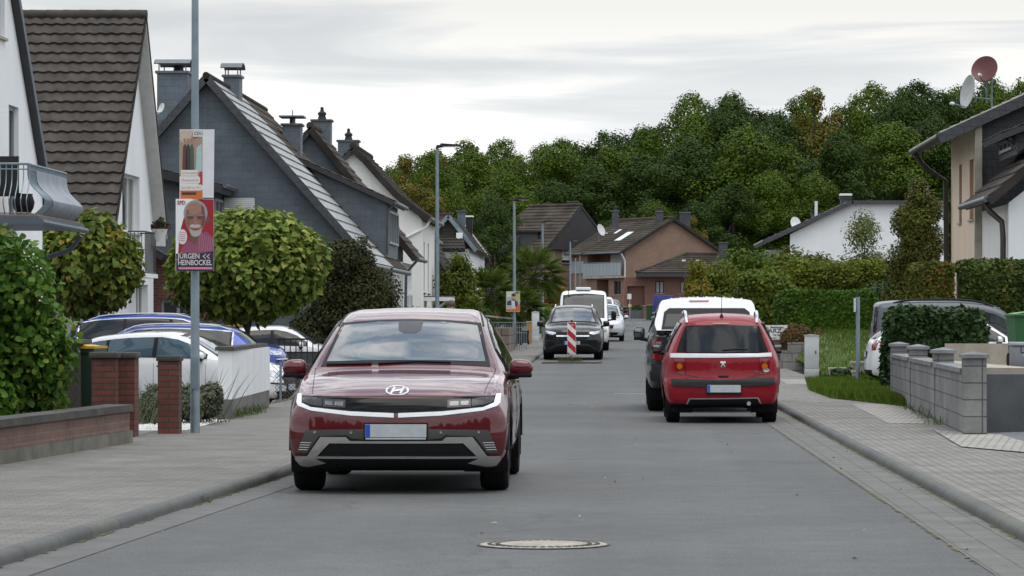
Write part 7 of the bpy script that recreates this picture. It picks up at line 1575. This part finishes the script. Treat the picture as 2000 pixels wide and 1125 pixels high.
ink(t, P2([(.99,.02),(.99,.42),(.80,.30),(.64,.12),(.02,.12),(.02,.02)]), (.58,.13,.03), 'orange_foot', 2.8); ink(t, P2(rect(.06,.24,.62,.31)), WHT, 'text_bar', 3.4); ink(t, P2(rect(.06,.15,.70,.22)), WHT, 'text_bar', 3.4); ink(t, P2(rect(.66,.90,.95,.97)), (.08,.08,.1), 'party_field', 3)
for a, b in ((.27,.5),(.18,.56)): ink(t, P2(rect(.10,a,b,a+.018)), (.3,.16,.12), 'text_line', 3.8)

# --- left side: low brick wall, pillars, bin box, white wall
def pillar(name, label, x0, x1, y0, y1, z0, z1, mat, capm, cap=.07, over=.03, cat='pillar', roof=False):
    t = thing(name, label, cat, ((x0+x1)/2,(y0+y1)/2,z0)); MB().box((x0,y0,z0),(x1,y1,z1)).build('shaft', mat, t)
    mb = MB(); mb.bevbox((x0-over,y0-over,z1+.002),(x1+over,y1+over,z1+cap), .012)
    if roof: mb.add([(x0-over,y0-over,z1+cap+.001),(x1+over,y0-over,z1+cap+.001),(x1+over,y1+over,z1+cap+.001),(x0-over,y1+over,z1+cap+.001),((x0+x1)/2,(y0+y1)/2,z1+cap+.035)], [(0,1,4),(1,2,4),(2,3,4),(3,0,4)])
    mb.build('cap', capm, t); return t
M_BRICKP = bricks('pillar_brick', (.165,.046,.031), (.11,.035,.026), (.05,.042,.038), .25, .072, .010, .85, .6, .35)
M_BRICKL = bricks('low_wall_brick', (.20,.105,.078), (.155,.082,.062), (.16,.135,.115), .25, .078, .012, .9, .6, .4)
M_CAPG = simple('weathered_cap', (.055,.055,.048), .95, 0, .45, 3, .4)
t = thing('garden_wall', 'low brown brick wall with a dark coping running into the double brick pillar', 'wall', (-5.9,34,.1))
a_, b_ = Vector((-6.35,28.5,0)), Vector((-5.60,38.55,0)); d = (b_-a_).normalized(); nr = Vector((-d.y,d.x,0)); rz_ = math.atan2(d.y,d.x); Lw = (b_-a_).length
def along(mb, u0, u1, v0, v1, z0, z1, m=0):
    vs = [a_+d*u+nr*v+Vector((0,0,z)) for z in (z0,z1) for u, v in ((u0,v0),(u1,v0),(u1,v1),(u0,v1))]; mb.add(vs, [(3,2,1,0),(4,5,6,7),(0,1,5,4),(1,2,6,5),(2,3,7,6),(3,0,4,7)], m)
mb = MB(); along(mb,0,Lw,0,.24,.22,.44); mb.build('brickwork', M_BRICKL, t); mb = MB(); along(mb,-.01,Lw+.12,-.012,.26,.0,.218); mb.build('plinth', simple('stained_plinth', (.13,.125,.10), .95, 0, .4, 2.5, .3), t); mb = MB(); along(mb,-.02,Lw+.02,-.04,.28,.443,.52); mb.build('coping', M_CAPG, t)
Yd = 40.2
t = pillar('brick_pillar', 'wider left half of the double red brick pillar at the end of the low wall', xa(179,Yd), xa(226,Yd), Yd, Yd+.34, .0, za(700,Yd), M_BRICKP, M_CAPG, .075, .03)
pillar('brick_pillar', 'narrower right half of the double red brick pillar beside the gate gap', xa(230,Yd+.3), xa(264,Yd+.3), Yd+.25, Yd+.6, .0, za(700,Yd+.3), M_BRICKP, M_CAPG, .07, .025)
pillar('brick_pillar', 'single free standing red brick pillar just left of the lamp post', xa(308,41.6), xa(349,41.6), 41.6, 41.9, .0, za(706,41.6), M_BRICKP, M_CAPG, .07, .02)
t = thing('bin_enclosure', 'dark exposed aggregate bin box half hidden behind the green leafy bush', 'bin box', (-6.95,41,-.1)); Yb_ = 41.0
MB().box((xa(70,Yb_),Yb_,-.1),(xa(152,Yb_),Yb_+.9,za(672,Yb_))).build('box', simple('exposed_aggregate', (.055,.048,.04), .95, 0, .6, 40, .8), t); MB().box((xa(66,Yb_),Yb_-.04,za(672,Yb_)+.002),(xa(156,Yb_),Yb_+.94,za(664,Yb_))).build('lid', M_CAPG, t)
def wheelie(label, x, y, z, w, d, h, bodym, lidm, rz=0, name='wheelie_bin'):
    t = thing(name, label, 'wheelie bin', (x,y,z), rz); mb = MB(); k = .84
    lo = [(-w/2*k,-d/2*k,.06),(w/2*k,-d/2*k,.06),(w/2*k,d/2*.9,.06),(-w/2*k,d/2*.9,.06)]; hi = [(-w/2,-d/2,h*.90),(w/2,-d/2,h*.90),(w/2,d/2,h*.90),(-w/2,d/2,h*.90)]
    mb.add(lo+hi, [(3,2,1,0),(0,1,5,4),(1,2,6,5),(2,3,7,6),(3,0,4,7)]); mb.bevbox((-w/2-.02,-d/2-.02,h*.88),(w/2+.02,d/2+.02,h*.92), .01); mb.build('container', bodym, t, False)
    mb = MB(); P = [[(x_, y_, h*.925+.05*math.cos(x_/w*2.6)*(1-.3*abs(y_)/d)) for x_ in [(-w/2-.03)+(w+.06)*i/8 for i in range(9)]] for y_ in [-d/2-.04,-d/4,0,d/4,d/2+.02]]; mb.grid(P)
    r_ = [(-w/2-.03,-d/2-.04),(w/2+.03,-d/2-.04),(w/2+.03,d/2+.02),(-w/2-.03,d/2+.02)]; mb.prism(r_, 'z', h*.922, h*.945); mb.build('lid', lidm, t, False)
    mb = MB().tube([(-w/2+.05,d/2+.06,h*.90),(w/2-.05,d/2+.06,h*.90)], .018, 8); mb.build('handle', bodym, t, False)
    for sx in (-1,1): MB().lathe([(.0,-.03),(.10,-.03),(.10,.03),(.0,.03)], (sx*(w/2*k+.0),d/2*.75,.10), 'x', 18).build('wheel', M_RUBBER, t, False)
    return t
M_BIN = simple('dark_green_plastic', (.012,.035,.02), .5, 0, .1); M_BING = simple('green_plastic', (.02,.10,.035), .45, 0, .1); M_LIDY = simple('yellow_plastic', (.45,.27,.01), .45); M_LIDG = simple('pale_green_plastic', (.10,.26,.10), .45); M_BINGR = simple('grey_plastic', (.17,.19,.21), .5, 0, .06)
wheelie('dark green wheelie bin with a yellow lid beside the bin box', xa(167,41.5), 41.5, -.1, .34, .5, za(664,41.5)+.10, M_BIN, M_LIDY, R(-8))
wheelie('yellow lidded bin behind the blue estate car beneath the pale catalpa', xa(465,86), 86, -.2, .55, .6, za(628,86)+.2, M_DARKGREY, M_LIDY)
t = thing('rendered_wall', 'white rendered garden wall with a grey base and dark coping right of the lamp post', 'wall', (-5.6,50,.1))
x0, x1, x2 = xa(426,47.6), xa(453,47.6), xa(527,54)
q = [(x0,47.6),(x1,47.6),(x2,54.0),(x2-.22,54.0),(x0-.02,47.9)]
def inset(q, e): c_ = (sum(p[0] for p in q)/len(q), 0); return [(p[0]+(e if p[0] > -5.57 else -e)*1.0, p[1]+(-e if p[1] < 48 else e)) for p in q]
def streaked():
    m, nt, b = newmat('streaked_render'); v = objco(nt); mp = nt.nodes.new('ShaderNodeMapping'); mp.inputs['Scale'].default_value = (1.6,1.1,.22); nt.links.new(v, mp.inputs[0])
    n = noise_(nt, mp.outputs[0], 1.6, 6, .6); c_ = ramp(nt, n, [(.27,(.36,.36,.32)),(.40,(.63,.645,.66)),(.7,(.70,.715,.73))]); nt.links.new(c_, b.inputs['Base Color']); b.inputs['Roughness'].default_value = .9; bump(nt, b, noise_(nt, v, 90, 3), .3, .01); return m
MB().prism(q, 'z', .36, 1.045).build('render_coat', streaked(), t); MB().prism(inset(q,.008), 'z', -.2, .358).build('base', simple('wall_base', (.115,.115,.105), .9, 0, .3, 2, .3), t); MB().prism(inset(q,.04), 'z', 1.047, 1.10).build('coping', M_CAPG, t)
# chain link fence and rail beyond it
t = thing('chain_link_fence', 'rusty chain link fence between the white wall and the burgundy car', 'fence', (-6.3,60,0))
for p in (548,588,626): MB().tube([(xa(p,60.5),60.5,-.2),(xa(p,60.5),60.5,.72)], .022, 8).build('post', M_GALV, t)
mb = MB(); x0, x1 = xa(530,60.5), xa(640,60.5); n_ = 14
for k in range(-8, n_): 
    for s_ in (1,-1):
        p0 = x0+(x1-x0)*k/n_; pts = [(p0+(j/8*.85 if s_ > 0 else .85-j/8*.85), 60.5+.004*s_, -.15+j/8*.83) for j in range(9)]; pts = [p for p in pts if x0 <= p[0] <= x1]
        if len(pts) > 1: mb.tube(pts, .0045, 4, cap=False)
mb.tube([(x0,60.5,.68),(x1,60.5,.68)], .005, 4); mb.build('mesh', simple('rusty_wire', (.12,.10,.08), .6, .4, .3, 8), t)
t = thing('metal_fence', 'dark low metal railing in front of the small white car', 'fence', (xa(600,80),80,-.2)); mb = MB()
for k in range(12): x = xa(545+k*11,80.5); mb.box((x-.012,80.49,-.2),(x+.012,80.51,za(664,80.5)))
for z in (za(664,80.5),za(690,80.5)): mb.box((xa(540,80.5),80.48,z),(xa(670,80.5),80.52,z+.04))
mb.build('rails', M_WDARK, t); MB().box((xa(555,81),81,-.3),(xa(690,81),81.15,za(688,81))).build('plinth', M_CONCD, t)
MB().tube([(0,0,0),(0,.25,0)], .02)

# geranium pot on the French balcony
t = thing('flower_pot', 'white hanging flower pot with pink geraniums on the french balcony rail', 'flower pot', hpot)
MB().lathe([(0,0),(.09,.0),(.19,.30),(.20,.32),(.17,.32),(.1,.28),(0,.28)], (0,0,0), n=18).build('vessel', M_WFRAME, t, False)
bl = [(hpot[0]+random.uniform(-.14,.14), hpot[1]+random.uniform(-.14,.14), hpot[2]+random.uniform(.32,.5), .09) for _ in range(8)]
P, Nn = lobe_points(bl, 900); link_mesh('flowers', leafmesh('geranium', [(*leafarrays(P, Nn, .07, 'broad', .6, .2), 0)], [leafmat('geranium_mix', [(0,(.03,.06,.02)),(.6,(.05,.09,.03)),(.72,(.30,.05,.14)),(1,(.42,.10,.22))])]), t)

# --- mid left: stone wall, fence, bins, cabinet
Y_ = 118.0; M_STONE = bricks('brown_stone_blocks', (.20,.155,.12), (.15,.118,.095), (.07,.055,.045), .9, .30, .02, .95, .8, .4)
t = thing('stone_wall', 'stepped brown stone block wall left of the third street lamp', 'wall', (-4.6,Y_,.3)); x0, x1 = xa(958,Y_), xa(994,Y_)
MB().box((x0,Y_,.1),(x1,Y_+6,za(641,Y_))).build('blocks', M_STONE, t); MB().box((x0-.6,Y_+.2,.1),(x0-.004,Y_+6,za(655,Y_))).build('lower_blocks', M_STONE, t)
t = thing('steel_fence', 'steel fence with a pale sloping handrail above the stone wall', 'fence', (-4.9,124,.3)); Y_ = 124.0; mb = MB()
for k in range(24): x = lerp(xa(925,Y_),xa(1028,Y_),k/23); mb.box((x-.012,Y_,.3),(x+.012,Y_+.02,za(634,Y_)))
for yy_ in (630,640,650): mb.box((xa(922,Y_),Y_-.01,za(yy_,Y_)-.015),(xa(1030,Y_),Y_+.03,za(yy_,Y_)+.015))
mb.build('bars', M_GALV, t); MB().tube([(xa(915,118),118,za(614,118)),(xa(1000,128),128,za(622,128))], .035, 8).build('handrail', M_CHROME, t)
for k, (a, b, tp) in enumerate(((996,1006,650),(1007,1017,647),(1018,1033,644))):
    Y_ = 131+k*1.5; wheelie(('slim dark grey bin nearest to the third street lamp','middle dark grey bin between two others by the street lamp','wide dark grey bin next to the orange gate pillar')[k], (xa(a,Y_)+xa(b,Y_))/2, Y_, gz(Y_)+.1, xa(b,Y_)-xa(a,Y_), .6, za(tp,Y_)-gz(Y_)-.1, M_DARKGREY, M_DARKGREY)
pillar('gate_pillar', 'orange plastered gate pillar beside the pale cabinet', xa(1029,137), xa(1039,137), 137, 137.3, .3, za(630,137), simple('orange_plaster', (.36,.20,.08), .9), M_CONC, .05, .02)
def cabinet(label, x0, x1, y, d, z0, z1, lean=0, mat=None):
    t = thing('utility_cabinet', label, 'utility cabinet', ((x0+x1)/2,y,z0)); w = x1-x0; h = z1-z0; mat = mat or simple('cabinet_grey', (.47,.49,.49), .7, 0, .1, 3, .1)
    MB().bevbox((-w/2,0,0),(w/2,d,h*.20), .006).build('base', simple('cabinet_base', (.40,.41,.40), .8, 0, .2, 4), t, False); MB().bevbox((-w/2+.004,.004,h*.204),(w/2-.004,d-.004,h*.97), .008).build('door', mat, t, False)
    MB().prism([(-w/2-.01,h*.972),(w/2+.01,h*.972),(w/2+.01,h*.985),(0,h),(-w/2-.01,h*.985)], 'y', -.012, d+.01).build('roof', mat, t, False); MB().box((w*.22,-.004,h*.55),(w*.30,.003,h*.62)).build('lock', M_DARKGREY, t, False); return t
cabinet('tall pale cabinet beside the fourth street lamp on the left pavement', xa(1038.5,141), xa(1053,141), 141, .35, gz(141)+.1, za(608,141))
cabinet('weathered pale grey cabinet on the right pavement before the stone blocks', xa(1572,79), xa(1600,79), 79, .28, gz(79)+.08, za(653,79))

# --- striped warning board on its small island
t = thing('traffic_island', 'flat kerbed island with weeds under the striped board', 'traffic island', (-1.5,102.5,gz(102)))
isl = [(xa(1058,102),102.0),(xa(1168,102),102.0),(xa(1176,103),103.1),(xa(1066,103),103.3)]; MB().prism(isl, 'z', gz(102)-.02, gz(102)+.05).build('kerb_edge', M_KERB, t); MB().prism([(lerp(p[0],-1.47,.08), lerp(p[1],102.6,.2)) for p in isl], 'z', gz(102)+.051, gz(102)+.058).build('paving', M_PAVE, t)
tuft('weeds', 'dry weeds around the foot of the striped board', [(xa(p,102.3),102.35,gz(102)+.05) for p in (1095,1103,1112,1122,1132)], .15, leafmat('dry_weeds', [(0,(.10,.10,.04)),(1,(.22,.20,.09))]), 45, .09)
t = thing('warning_board', 'red and white diagonally striped board on a thin post before the black SUV', 'traffic sign', (xa(1116.5,102.8),102.8,gz(102)+.05)); z0 = za(693,102.8)-gz(102)-.05; z1 = za(629,102.8)-gz(102)-.05; w = 17/FPX*102.8/2
MB().tube([(0,.03,0),(0,.03,z1+.04)], .03, 8).build('post', M_GALV, t, False); MB().bevbox((-w,0,z0),(w,.02,z1), .008).build('board', simple('sign_white', (.70,.70,.68), .5, 0, .06, 6), t, False); MB().box((-.03,0,z1+.004),(.03,.05,z1+.06)).build('lamp_bracket', M_BLACK, t, False)
M_SRED = simple('sign_red', (.42,.008,.02), .45, 0, .12, 6); H_ = z1-z0
def clipz(pts): return pts
for k in range(-2,4):
    a = z0+H_*(.02+.36*k)
    st = [(-w,a+.36*H_*.0+.25),( -w,a+.25+H_*.19),(w,a+H_*.19),(w,a)]
    poly = []
    sb = bmesh.new(); f = sb.faces.new([sb.verts.new((p[0],-.002,p[1])) for p in st])
    for co, no in (((0,0,z0+.01),(0,0,-1)),((0,0,z1-.01),(0,0,1)),((-w+.008,0,0),(-1,0,0)),((w-.008,0,0),(1,0,0))): bmesh.ops.bisect_plane(sb, geom=sb.verts[:]+sb.edges[:]+sb.faces[:], plane_co=co, plane_no=no, clear_outer=True)
    if sb.faces: MB().frombm(sb).build('stripe', M_SRED, t, False)
    else: sb.free()
MB().tube([(w*.1+.055*math.cos(u_), -.004, z1-.14+.055*math.sin(u_)) for u_ in [R(20+28*i) for i in range(10)]], .009, 5).build('sticker', M_WFRAME, t, False)

# --- right side: block wall with four pillars, grey wall, bins, edging
M_BLOCK = bricks('grey_concrete_block', (.235,.235,.23), (.20,.20,.196), (.085,.085,.083), .62, .205, .009, .9, .5, .45, offset=0.0, bdist=.012)
M_BLOCKP = bricks('grey_pillar_block', (.235,.235,.23), (.20,.20,.196), (.085,.085,.083), 40.0, .205, .009, .9, .5, .45, offset=0.0, bdist=.012)
M_BLOCKCAP = simple('grey_cap_stone', (.17,.175,.178), .85, 0, .25, 3, .3)
t = thing('block_wall', 'grey concrete block wall stepping along the right pavement', 'wall', (4.4,50,.1))
pa, pb = Vector((4.19,41.1,0)), Vector((4.72,59.2,0)); dw = (pb-pa).normalized(); nw = Vector((dw.y,-dw.x,0)); Lw = (pb-pa).length; zt_ = .83
fr = [0,.315,.645,.955]; pw = .40
def seg(mb, u0, u1, v0, v1, z0, z1): 
    vs = [pa+dw*u+nw*v+Vector((0,0,z)) for z in (z0,z1) for u, v in ((u0,v0),(u1,v0),(u1,v1),(u0,v1))]; mb.add(vs, [(3,2,1,0),(4,5,6,7),(0,1,5,4),(1,2,6,5),(2,3,7,6),(3,0,4,7)])
for k in range(3):
    u0, u1 = fr[k]*Lw+pw+.003, fr[k+1]*Lw-.003; mb = MB(); seg(mb,u0,u1,.0,.24,-.05,zt_); mb.build('blockwork', M_BLOCK, t); mb = MB(); seg(mb,u0+.01,u1-.01,-.035,.275,zt_+.002,zt_+.06); mb.build('coping', M_BLOCKCAP, t)
for k in range(4):
    mb = MB(); seg(mb,fr[k]*Lw,fr[k]*Lw+pw,-.012,.262,-.05,1.015); p_ = mb.build('pillar', M_BLOCKP, t)
    mb = MB(); u0 = fr[k]*Lw; seg(mb,u0-.035,u0+pw+.035,-.045,.295,1.017,1.062); c0 = pa+dw*(u0+pw/2)+nw*.125
    cs = [pa+dw*u+nw*v+Vector((0,0,1.0625)) for u, v in ((u0-.035,-.045),(u0+pw+.035,-.045),(u0+pw+.035,.295),(u0-.035,.295))]; mb.add(cs+[c0+Vector((0,0,1.10))], [(0,1,4),(1,2,4),(2,3,4),(3,0,4)]); mb.build('pillar_cap', M_BLOCKCAP, p_)
t = thing('retaining_wall', 'dark grey cast retaining wall running right from the nearest block pillar', 'wall', (6.5,43.3,.1)); MB().box((4.47,43.2,-.05),(14,43.42,za(731,43.2))).build('slab', M_CONCD, t); 
t = thing('planting_bed', 'bare brown soil bed raised behind the dark retaining wall', 'planting bed', (7,48,.5))
mb = MB(); nx_, ny_ = 60, 40; zb_ = za(731,43.2); mb.grid([[(4.95+9*i/nx_, 43.45+8.0*j/ny_, zb_-.02+.05*j/ny_+.05*random.random()*(1 if 1.1 < 9*i/nx_ else .0)) for i in range(nx_+1)] for j in range(ny_+1)]); mb.build('soil', simple('brown_soil', (.16,.115,.078), .98, 0, .45, 12, .9, bscale=30), t)
mb = MB(); P4 = [(4.60,44.0),(5.35,43.45),(4.98,52.0),(4.74,52.0)]; mb.prism(P4, 'z', .3, zb_+.075); mb.build('path_edge', M_CONC, t)
t = thing('edging_wall', 'low pale concrete edging slabs behind the soil bed', 'wall', (7,52,.5)); Y_ = 52.0
for k in range(4): x = xa(1846,Y_)+k*1.0; MB().box((x,Y_,.3),(x+.99,Y_+.08,za(671,Y_))).build('slab', M_CONC, t)
wheelie('green bin with pale green lid at the right edge above the grey box', xa(2008,48.2), 48.2, zb_+.02, .52, .55, za(612,48.2)-zb_-.02+.04, M_BING, M_LIDG, R(6))
t = thing('storage_bin', 'pale grey plastic box with handwritten figures in front of the green bin', 'box', (xa(2006,46.6),46.6,zb_+.02)); w = 62/FPX*46.6; h = za(668,46.6)-zb_-.02
MB().bevbox((-w/2,-.2,0),(w/2,.25,h*.86), .03).build('container', M_BINGR, t, False); MB().bevbox((-w/2-.02,-.22,h*.865),(w/2+.02,.27,h), .015).build('lid', simple('pale_grey_plastic', (.30,.33,.35), .5), t, False); MB().box((-w*.2,-.206,h*.50),(w*.45,-.199,h*.525)).build('stripe', M_WFRAME, t, False)
text_mesh('writing', 'L 41', .13, M_DARKGREY, t, (-w*.28,-.204,h*.70), ROT_FRONT, .001, 'LEFT')
t = thing('sign_post', 'grey round post with a narrow edge on sign plate on the right verge', 'post', (xa(1675.5,69.6),69.6,gz(69)+.1)); MB().tube([(0,0,0),(.0,0,1.83)], .043, 12).build('post', M_GALV, t, False); MB().lathe([(.046,1.83),(.046,1.86),(.0,1.865)], (.0,0,0), n=12).build('cap', M_BLACK, t, False); MB().box((-.075,-.16,1.52),(-.055,.16,1.80)).build('plate', M_SHUT, t, False); MB().box((-.056,-.03,1.6),(-.03,.03,1.7)).build('clamp', M_GALV, t, False)
def planter(label, px0, px1, top, Y_, z0, d=.4):
    x0, x1, z1 = xa(px0,Y_), xa(px1,Y_), za(top,Y_); t = thing('planter', label, 'planter', ((x0+x1)/2,Y_,z0)); k = .02
    MB().add([(x0+k,Y_,z0),(x1-k,Y_,z0),(x1-k,Y_+d,z0),(x0+k,Y_+d,z0),(x0,Y_-.02,z1-.05),(x1,Y_-.02,z1-.05),(x1,Y_+d,z1-.05),(x0,Y_+d,z1-.05)], [(0,1,5,4),(1,2,6,5),(2,3,7,6),(3,0,4,7)]).build('trough', M_CONC, t); MB().box((x0-.02,Y_-.04,z1-.048),(x1+.02,Y_+d+.02,z1)).build('rim', M_CONC, t)
    return t
planter('low pale concrete trough left of the grey post', 1621, 1651, 718, 73.2, gz(73)+.12); planter('pale concrete trough on the lawn slope behind the grey post', 1664, 1690, 706, 74.5, gz(74)+.30); planter('small pale concrete trough low behind the grey post', 1665, 1679, 723, 71.5, gz(71)+.12, .25)
bush('ivy', 'dark ivy trailing beside the low concrete trough', blob(xa(1655,72.6),72.8,.28,.38,.25,.16,8,.13,61)+[(xa(1610,73),73.0,.2,.12)], L_LAUREL, .07, 900, 'broad', cat='plant')
# stone blocks, brick kerb wall, sign board of a firm
M_BLK = bricks('grey_stone_blocks', (.27,.265,.25), (.23,.225,.215), (.10,.098,.09), .55, .235, .012, .95, .8, .35)
t = thing('stone_wall', 'stacked grey stone blocks holding the rust brown shrub', 'wall', (4.6,91,.1)); s9 = FPX/90.6
for k, (a, b, z0, z1, dy) in enumerate(((1526,1571,.0,.34,0),(1530,1571,.343,.63,.12),(1540,1572,.633,.86,.26))): MB().box((xa(a,90.6),90.5+dy,z0),(xa(b,90.6)+.5,92.4,z1)).build('block_course', M_BLK, t)
t = thing('brick_wall', 'low dark red brick wall left of the stone blocks', 'wall', (4.1,94,.1)); MB().prism([(xa(1504,93),92.6),(xa(1527,93),92.6),(xa(1527,93),96.5),(xa(1504,93),96.5)], 'z', 0, za(664,93)).build('brickwork', M_BRICKR, t)
t = thing('brick_edging', 'red brick edging at the foot of the clipped green hedge', 'edging', (5.5,86,.9)); MB().box((5.4,93.55,.7),(7.0,93.7,za(654,93.6))).build('bricks', M_BRICKR, t)
Y_ = 91.5; t = thing('advertising_sign', 'white advertising board with black lettering standing behind the red hatchback', 'sign', (xa(1512,Y_),Y_,.4)); x0, x1, z0, z1 = xa(1486,Y_), xa(1538,Y_), za(663,Y_), za(635,Y_)
MB().box((x0,Y_,z0),(x1,Y_+.03,z1)).build('board', M_WFRAME, t); MB().box((x0+.05,Y_+.035,.1),(x0+.1,Y_+.08,z1)).build('leg', M_GALV, t); MB().box((x1-.1,Y_+.035,.1),(x1-.05,Y_+.08,z1)).build('leg', M_GALV, t)
MB().box((x0+.06,Y_-.004,z0+.13),(x0+.20,Y_-.001,z0+.33)).build('logo', simple('dark_red_print', (.16,.012,.03), .6), t)
for s_, sz, xx, zz, sx in (('Bestattungen', .085, x0+.26, z1-.06, .8), ('ARZ', .15, x0+.20, z0+.225, 1.25), ('Tel. 02', .07, x0+.33, z0+.115, .9), ('www.arz', .055, x0+.24, z0+.04, .95)): text_mesh('lettering', s_, sz, M_BLACK, t, (xx,Y_-.003,zz), ROT_FRONT, .001, 'LEFT', True, sx, .002)
# --- far end of the street
t = thing('low_wall', 'low grey wall closing the front garden at the end of the street', 'wall', (xa(1240,219),219,1.3)); MB().box((xa(1230,219),219,1.0),(xa(1256,219),219.25,za(606,219))).build('blocks', M_CONCD, t)
t = pillar('gate_pillar', 'brick gate pillar right of the low grey wall at the street end', xa(1256,219), xa(1263,219), 218.9, 219.3, 1.0, za(598,219), M_BRICKD, M_CONC, .05)
wheelie('far green bin with a yellow lid at the end of the street', xa(1269,214), 214, 1.35, 14/FPX*214, .5, za(594,214)-1.35, M_BING, M_LIDY)
t = thing('sign_post', 'thin post with two small plates at the end of the left kerb', 'traffic sign', (xa(1230,205),205,1.25)); MB().tube([(0,0,0),(0,0,za(573,205)-1.25)], .035, 8).build('post', M_GALV, t, False)
z1 = za(574,205)-1.25; MB().box((-.15,-.05,z1-.32),(.10,-.03,z1)).build('plate', M_SHUT, t, False); z1 = za(594,205)-1.25; MB().box((-.10,-.05,z1-.18),(.10,-.03,z1)).build('plate', simple('yellow_plate', (.45,.40,.16), .6), t, False)
t = thing('box_trailer', 'blue tarpaulin covered box trailer at the end of the street', 'trailer', (xa(1297,210),211,1.35)); x0, x1 = xa(1276,210), xa(1317,210); MB().bevbox((x0,210,1.75),(x1,213.5,za(577,210)), .03).build('tarpaulin', simple('blue_tarpaulin', (.02,.03,.17), .55, 0, .1, 3), t); MB().box((x0,210,1.6),(x1,213.5,1.748)).build('chassis', M_DARKGREY, t)
for x in (x0+.15,x1-.15): MB().lathe([(0,-.1),(.3,-.1),(.3,.1),(0,.1)], (x,212,1.65), 'x', 18).build('wheel', M_RUBBER, t)
t = thing('street_sign', 'small blue street name sign between the trailer and the orange bush', 'sign', (xa(1360,200),200,1.15)); z1 = za(573,200)-1.15; MB().tube([(0,0,0),(0,0,z1)], .03, 8).build('post', M_GALV, t, False); MB().box((-.15,-.05,z1-.22),(.15,-.03,z1)).build('plate', M_PLATEBLUE, t, False)
for z in (z1-.08,z1-.15): MB().box((-.10,-.054,z),(.10,-.051,z+.03)).build('lettering', M_WFRAME, t, False)

# --- passer-by on the far pavement, hidden behind the burgundy car up to the hair
def person():
    x, y, z = xa(881,80), 80.0, gz(80)+.085; t = thing('person', 'person with brown hair walking on the left pavement behind the burgundy car', 'person', (x,y,z), R(12))
    V = [((0,0,.95),.15),((0,.0,1.15),.14),((0,.01,1.36),.15),((0,.02,1.47),.075),((0,.0,1.54),.058),((0,-.01,1.62),.092),((0,-.005,1.69),.088)]; E = [(0,1),(1,2),(2,3),(3,4),(4,5),(5,6)]
    def chain(start, pts):
        k = start
        for p, r in pts: V.append((p,r)); E.append((k,len(V)-1)); k = len(V)-1
        return k
    for s_ in (-1,1):
        chain(0, [((s_*.10,0,.86),.105),((s_*.10,-s_*.09,.50),.068),((s_*.10,-s_*.02*1,.10),.045),((s_*.10,-s_*.02-.02,.045),.042),((s_*.11,-.14-s_*.02,.035),.032)])
        w = chain(2, [((s_*.19,.01,1.40),.062),((s_*.23,.03*s_,1.13),.046),((s_*.24,-.05+.05*s_,.90),.030),((s_*.245,-.07+.05*s_,.83),.030)])
        bx, by = s_*.245, -.07+.05*s_
        for q in range(4): chain(w, [((bx, by-.03+.02*q,.785),.010),((bx-s_*.006, by-.03+.02*q-.004,.745),.009),((bx-s_*.02, by-.03+.02*q-.006,.715+.006*abs(q-1)),.008)])
        chain(w, [((bx-s_*.02,by-.045,.82),.011),((bx-s_*.03,by-.06,.785),.009)])
    me = bpy.data.meshes.new('person_skeleton'); me.from_pydata([v[0] for v in V], E, []); o = bpy.data.objects.new('person_skeleton', me); COL.objects.link(o)
    m = o.modifiers.new('skin','SKIN'); o.modifiers.new('sub','SUBSURF').levels = 2
    for i, sv in enumerate(me.skin_vertices[0].data): sv.radius = (V[i][1],V[i][1]); sv.use_root = (i == 0)
    dg = bpy.context.evaluated_depsgraph_get(); b = bpy.data.meshes.new_from_object(o.evaluated_get(dg)); bpy.data.objects.remove(o)
    b.materials.clear(); [b.materials.append(k) for k in (simple('skin', (.42,.25,.18), .6), simple('navy_jacket', (.02,.03,.09), .8), simple('dark_trousers', (.02,.02,.024), .85), simple('shoe_leather', (.03,.02,.015), .5))]
    for p in b.polygons: c_ = p.center; p.use_smooth = True; p.material_index = 3 if c_.z < .09 else 2 if c_.z < .93 and abs(c_.x) < .2 else 0 if c_.z > 1.475 or c_.z < .87 else 1
    link_mesh('body', b, t, False)
    bm = bmesh.new(); bmesh.ops.create_uvsphere(bm, u_segments=20, v_segments=12, radius=1)
    for v in bm.verts: p = v.co.copy(); v.co = Vector((p.x*.108, .012+p.y*.122, 1.70+p.z*.115-(0 if p.y < .1 else .05*p.y)))
    bmesh.ops.delete(bm, geom=[v for v in bm.verts if v.co.z < 1.655 and v.co.y < .02], context='VERTS')
    MB().frombm(bm, 0, True).build('hair', simple('brown_hair', (.06,.035,.025), .6, 0, .3, 30), t, False)
    for sx in (-1,1): MB().lathe([(0,-.008),(.013,-.004),(.013,.004),(0,.008)], (sx*.034,-.093,1.635), 'y', 10).build('eye', M_BLACK, t, False); MB().bevbox((sx*.088-.008,-.015,1.60),(sx*.088+.008,.02,1.66), .006).build('ear', simple('skin', (.42,.25,.18)), t, False)
    MB().prism([(-.10,1.64),(-.118,1.605),(-.09,1.595)], 'x', -.014, .014).build('nose', simple('skin', (.42,.25,.18)), t, False); MB().bevbox((-.026,-.096,1.568),(.026,-.085,1.576), .003).build('mouth', simple('lip', (.25,.09,.08)), t, False)
person()
tuft('weeds', 'small green weed growing from the left kerb edge in front of the burgundy car', [(px_(KL,27.3)+.03,27.3,.01)], .06, L_GRASS, 26, .035)
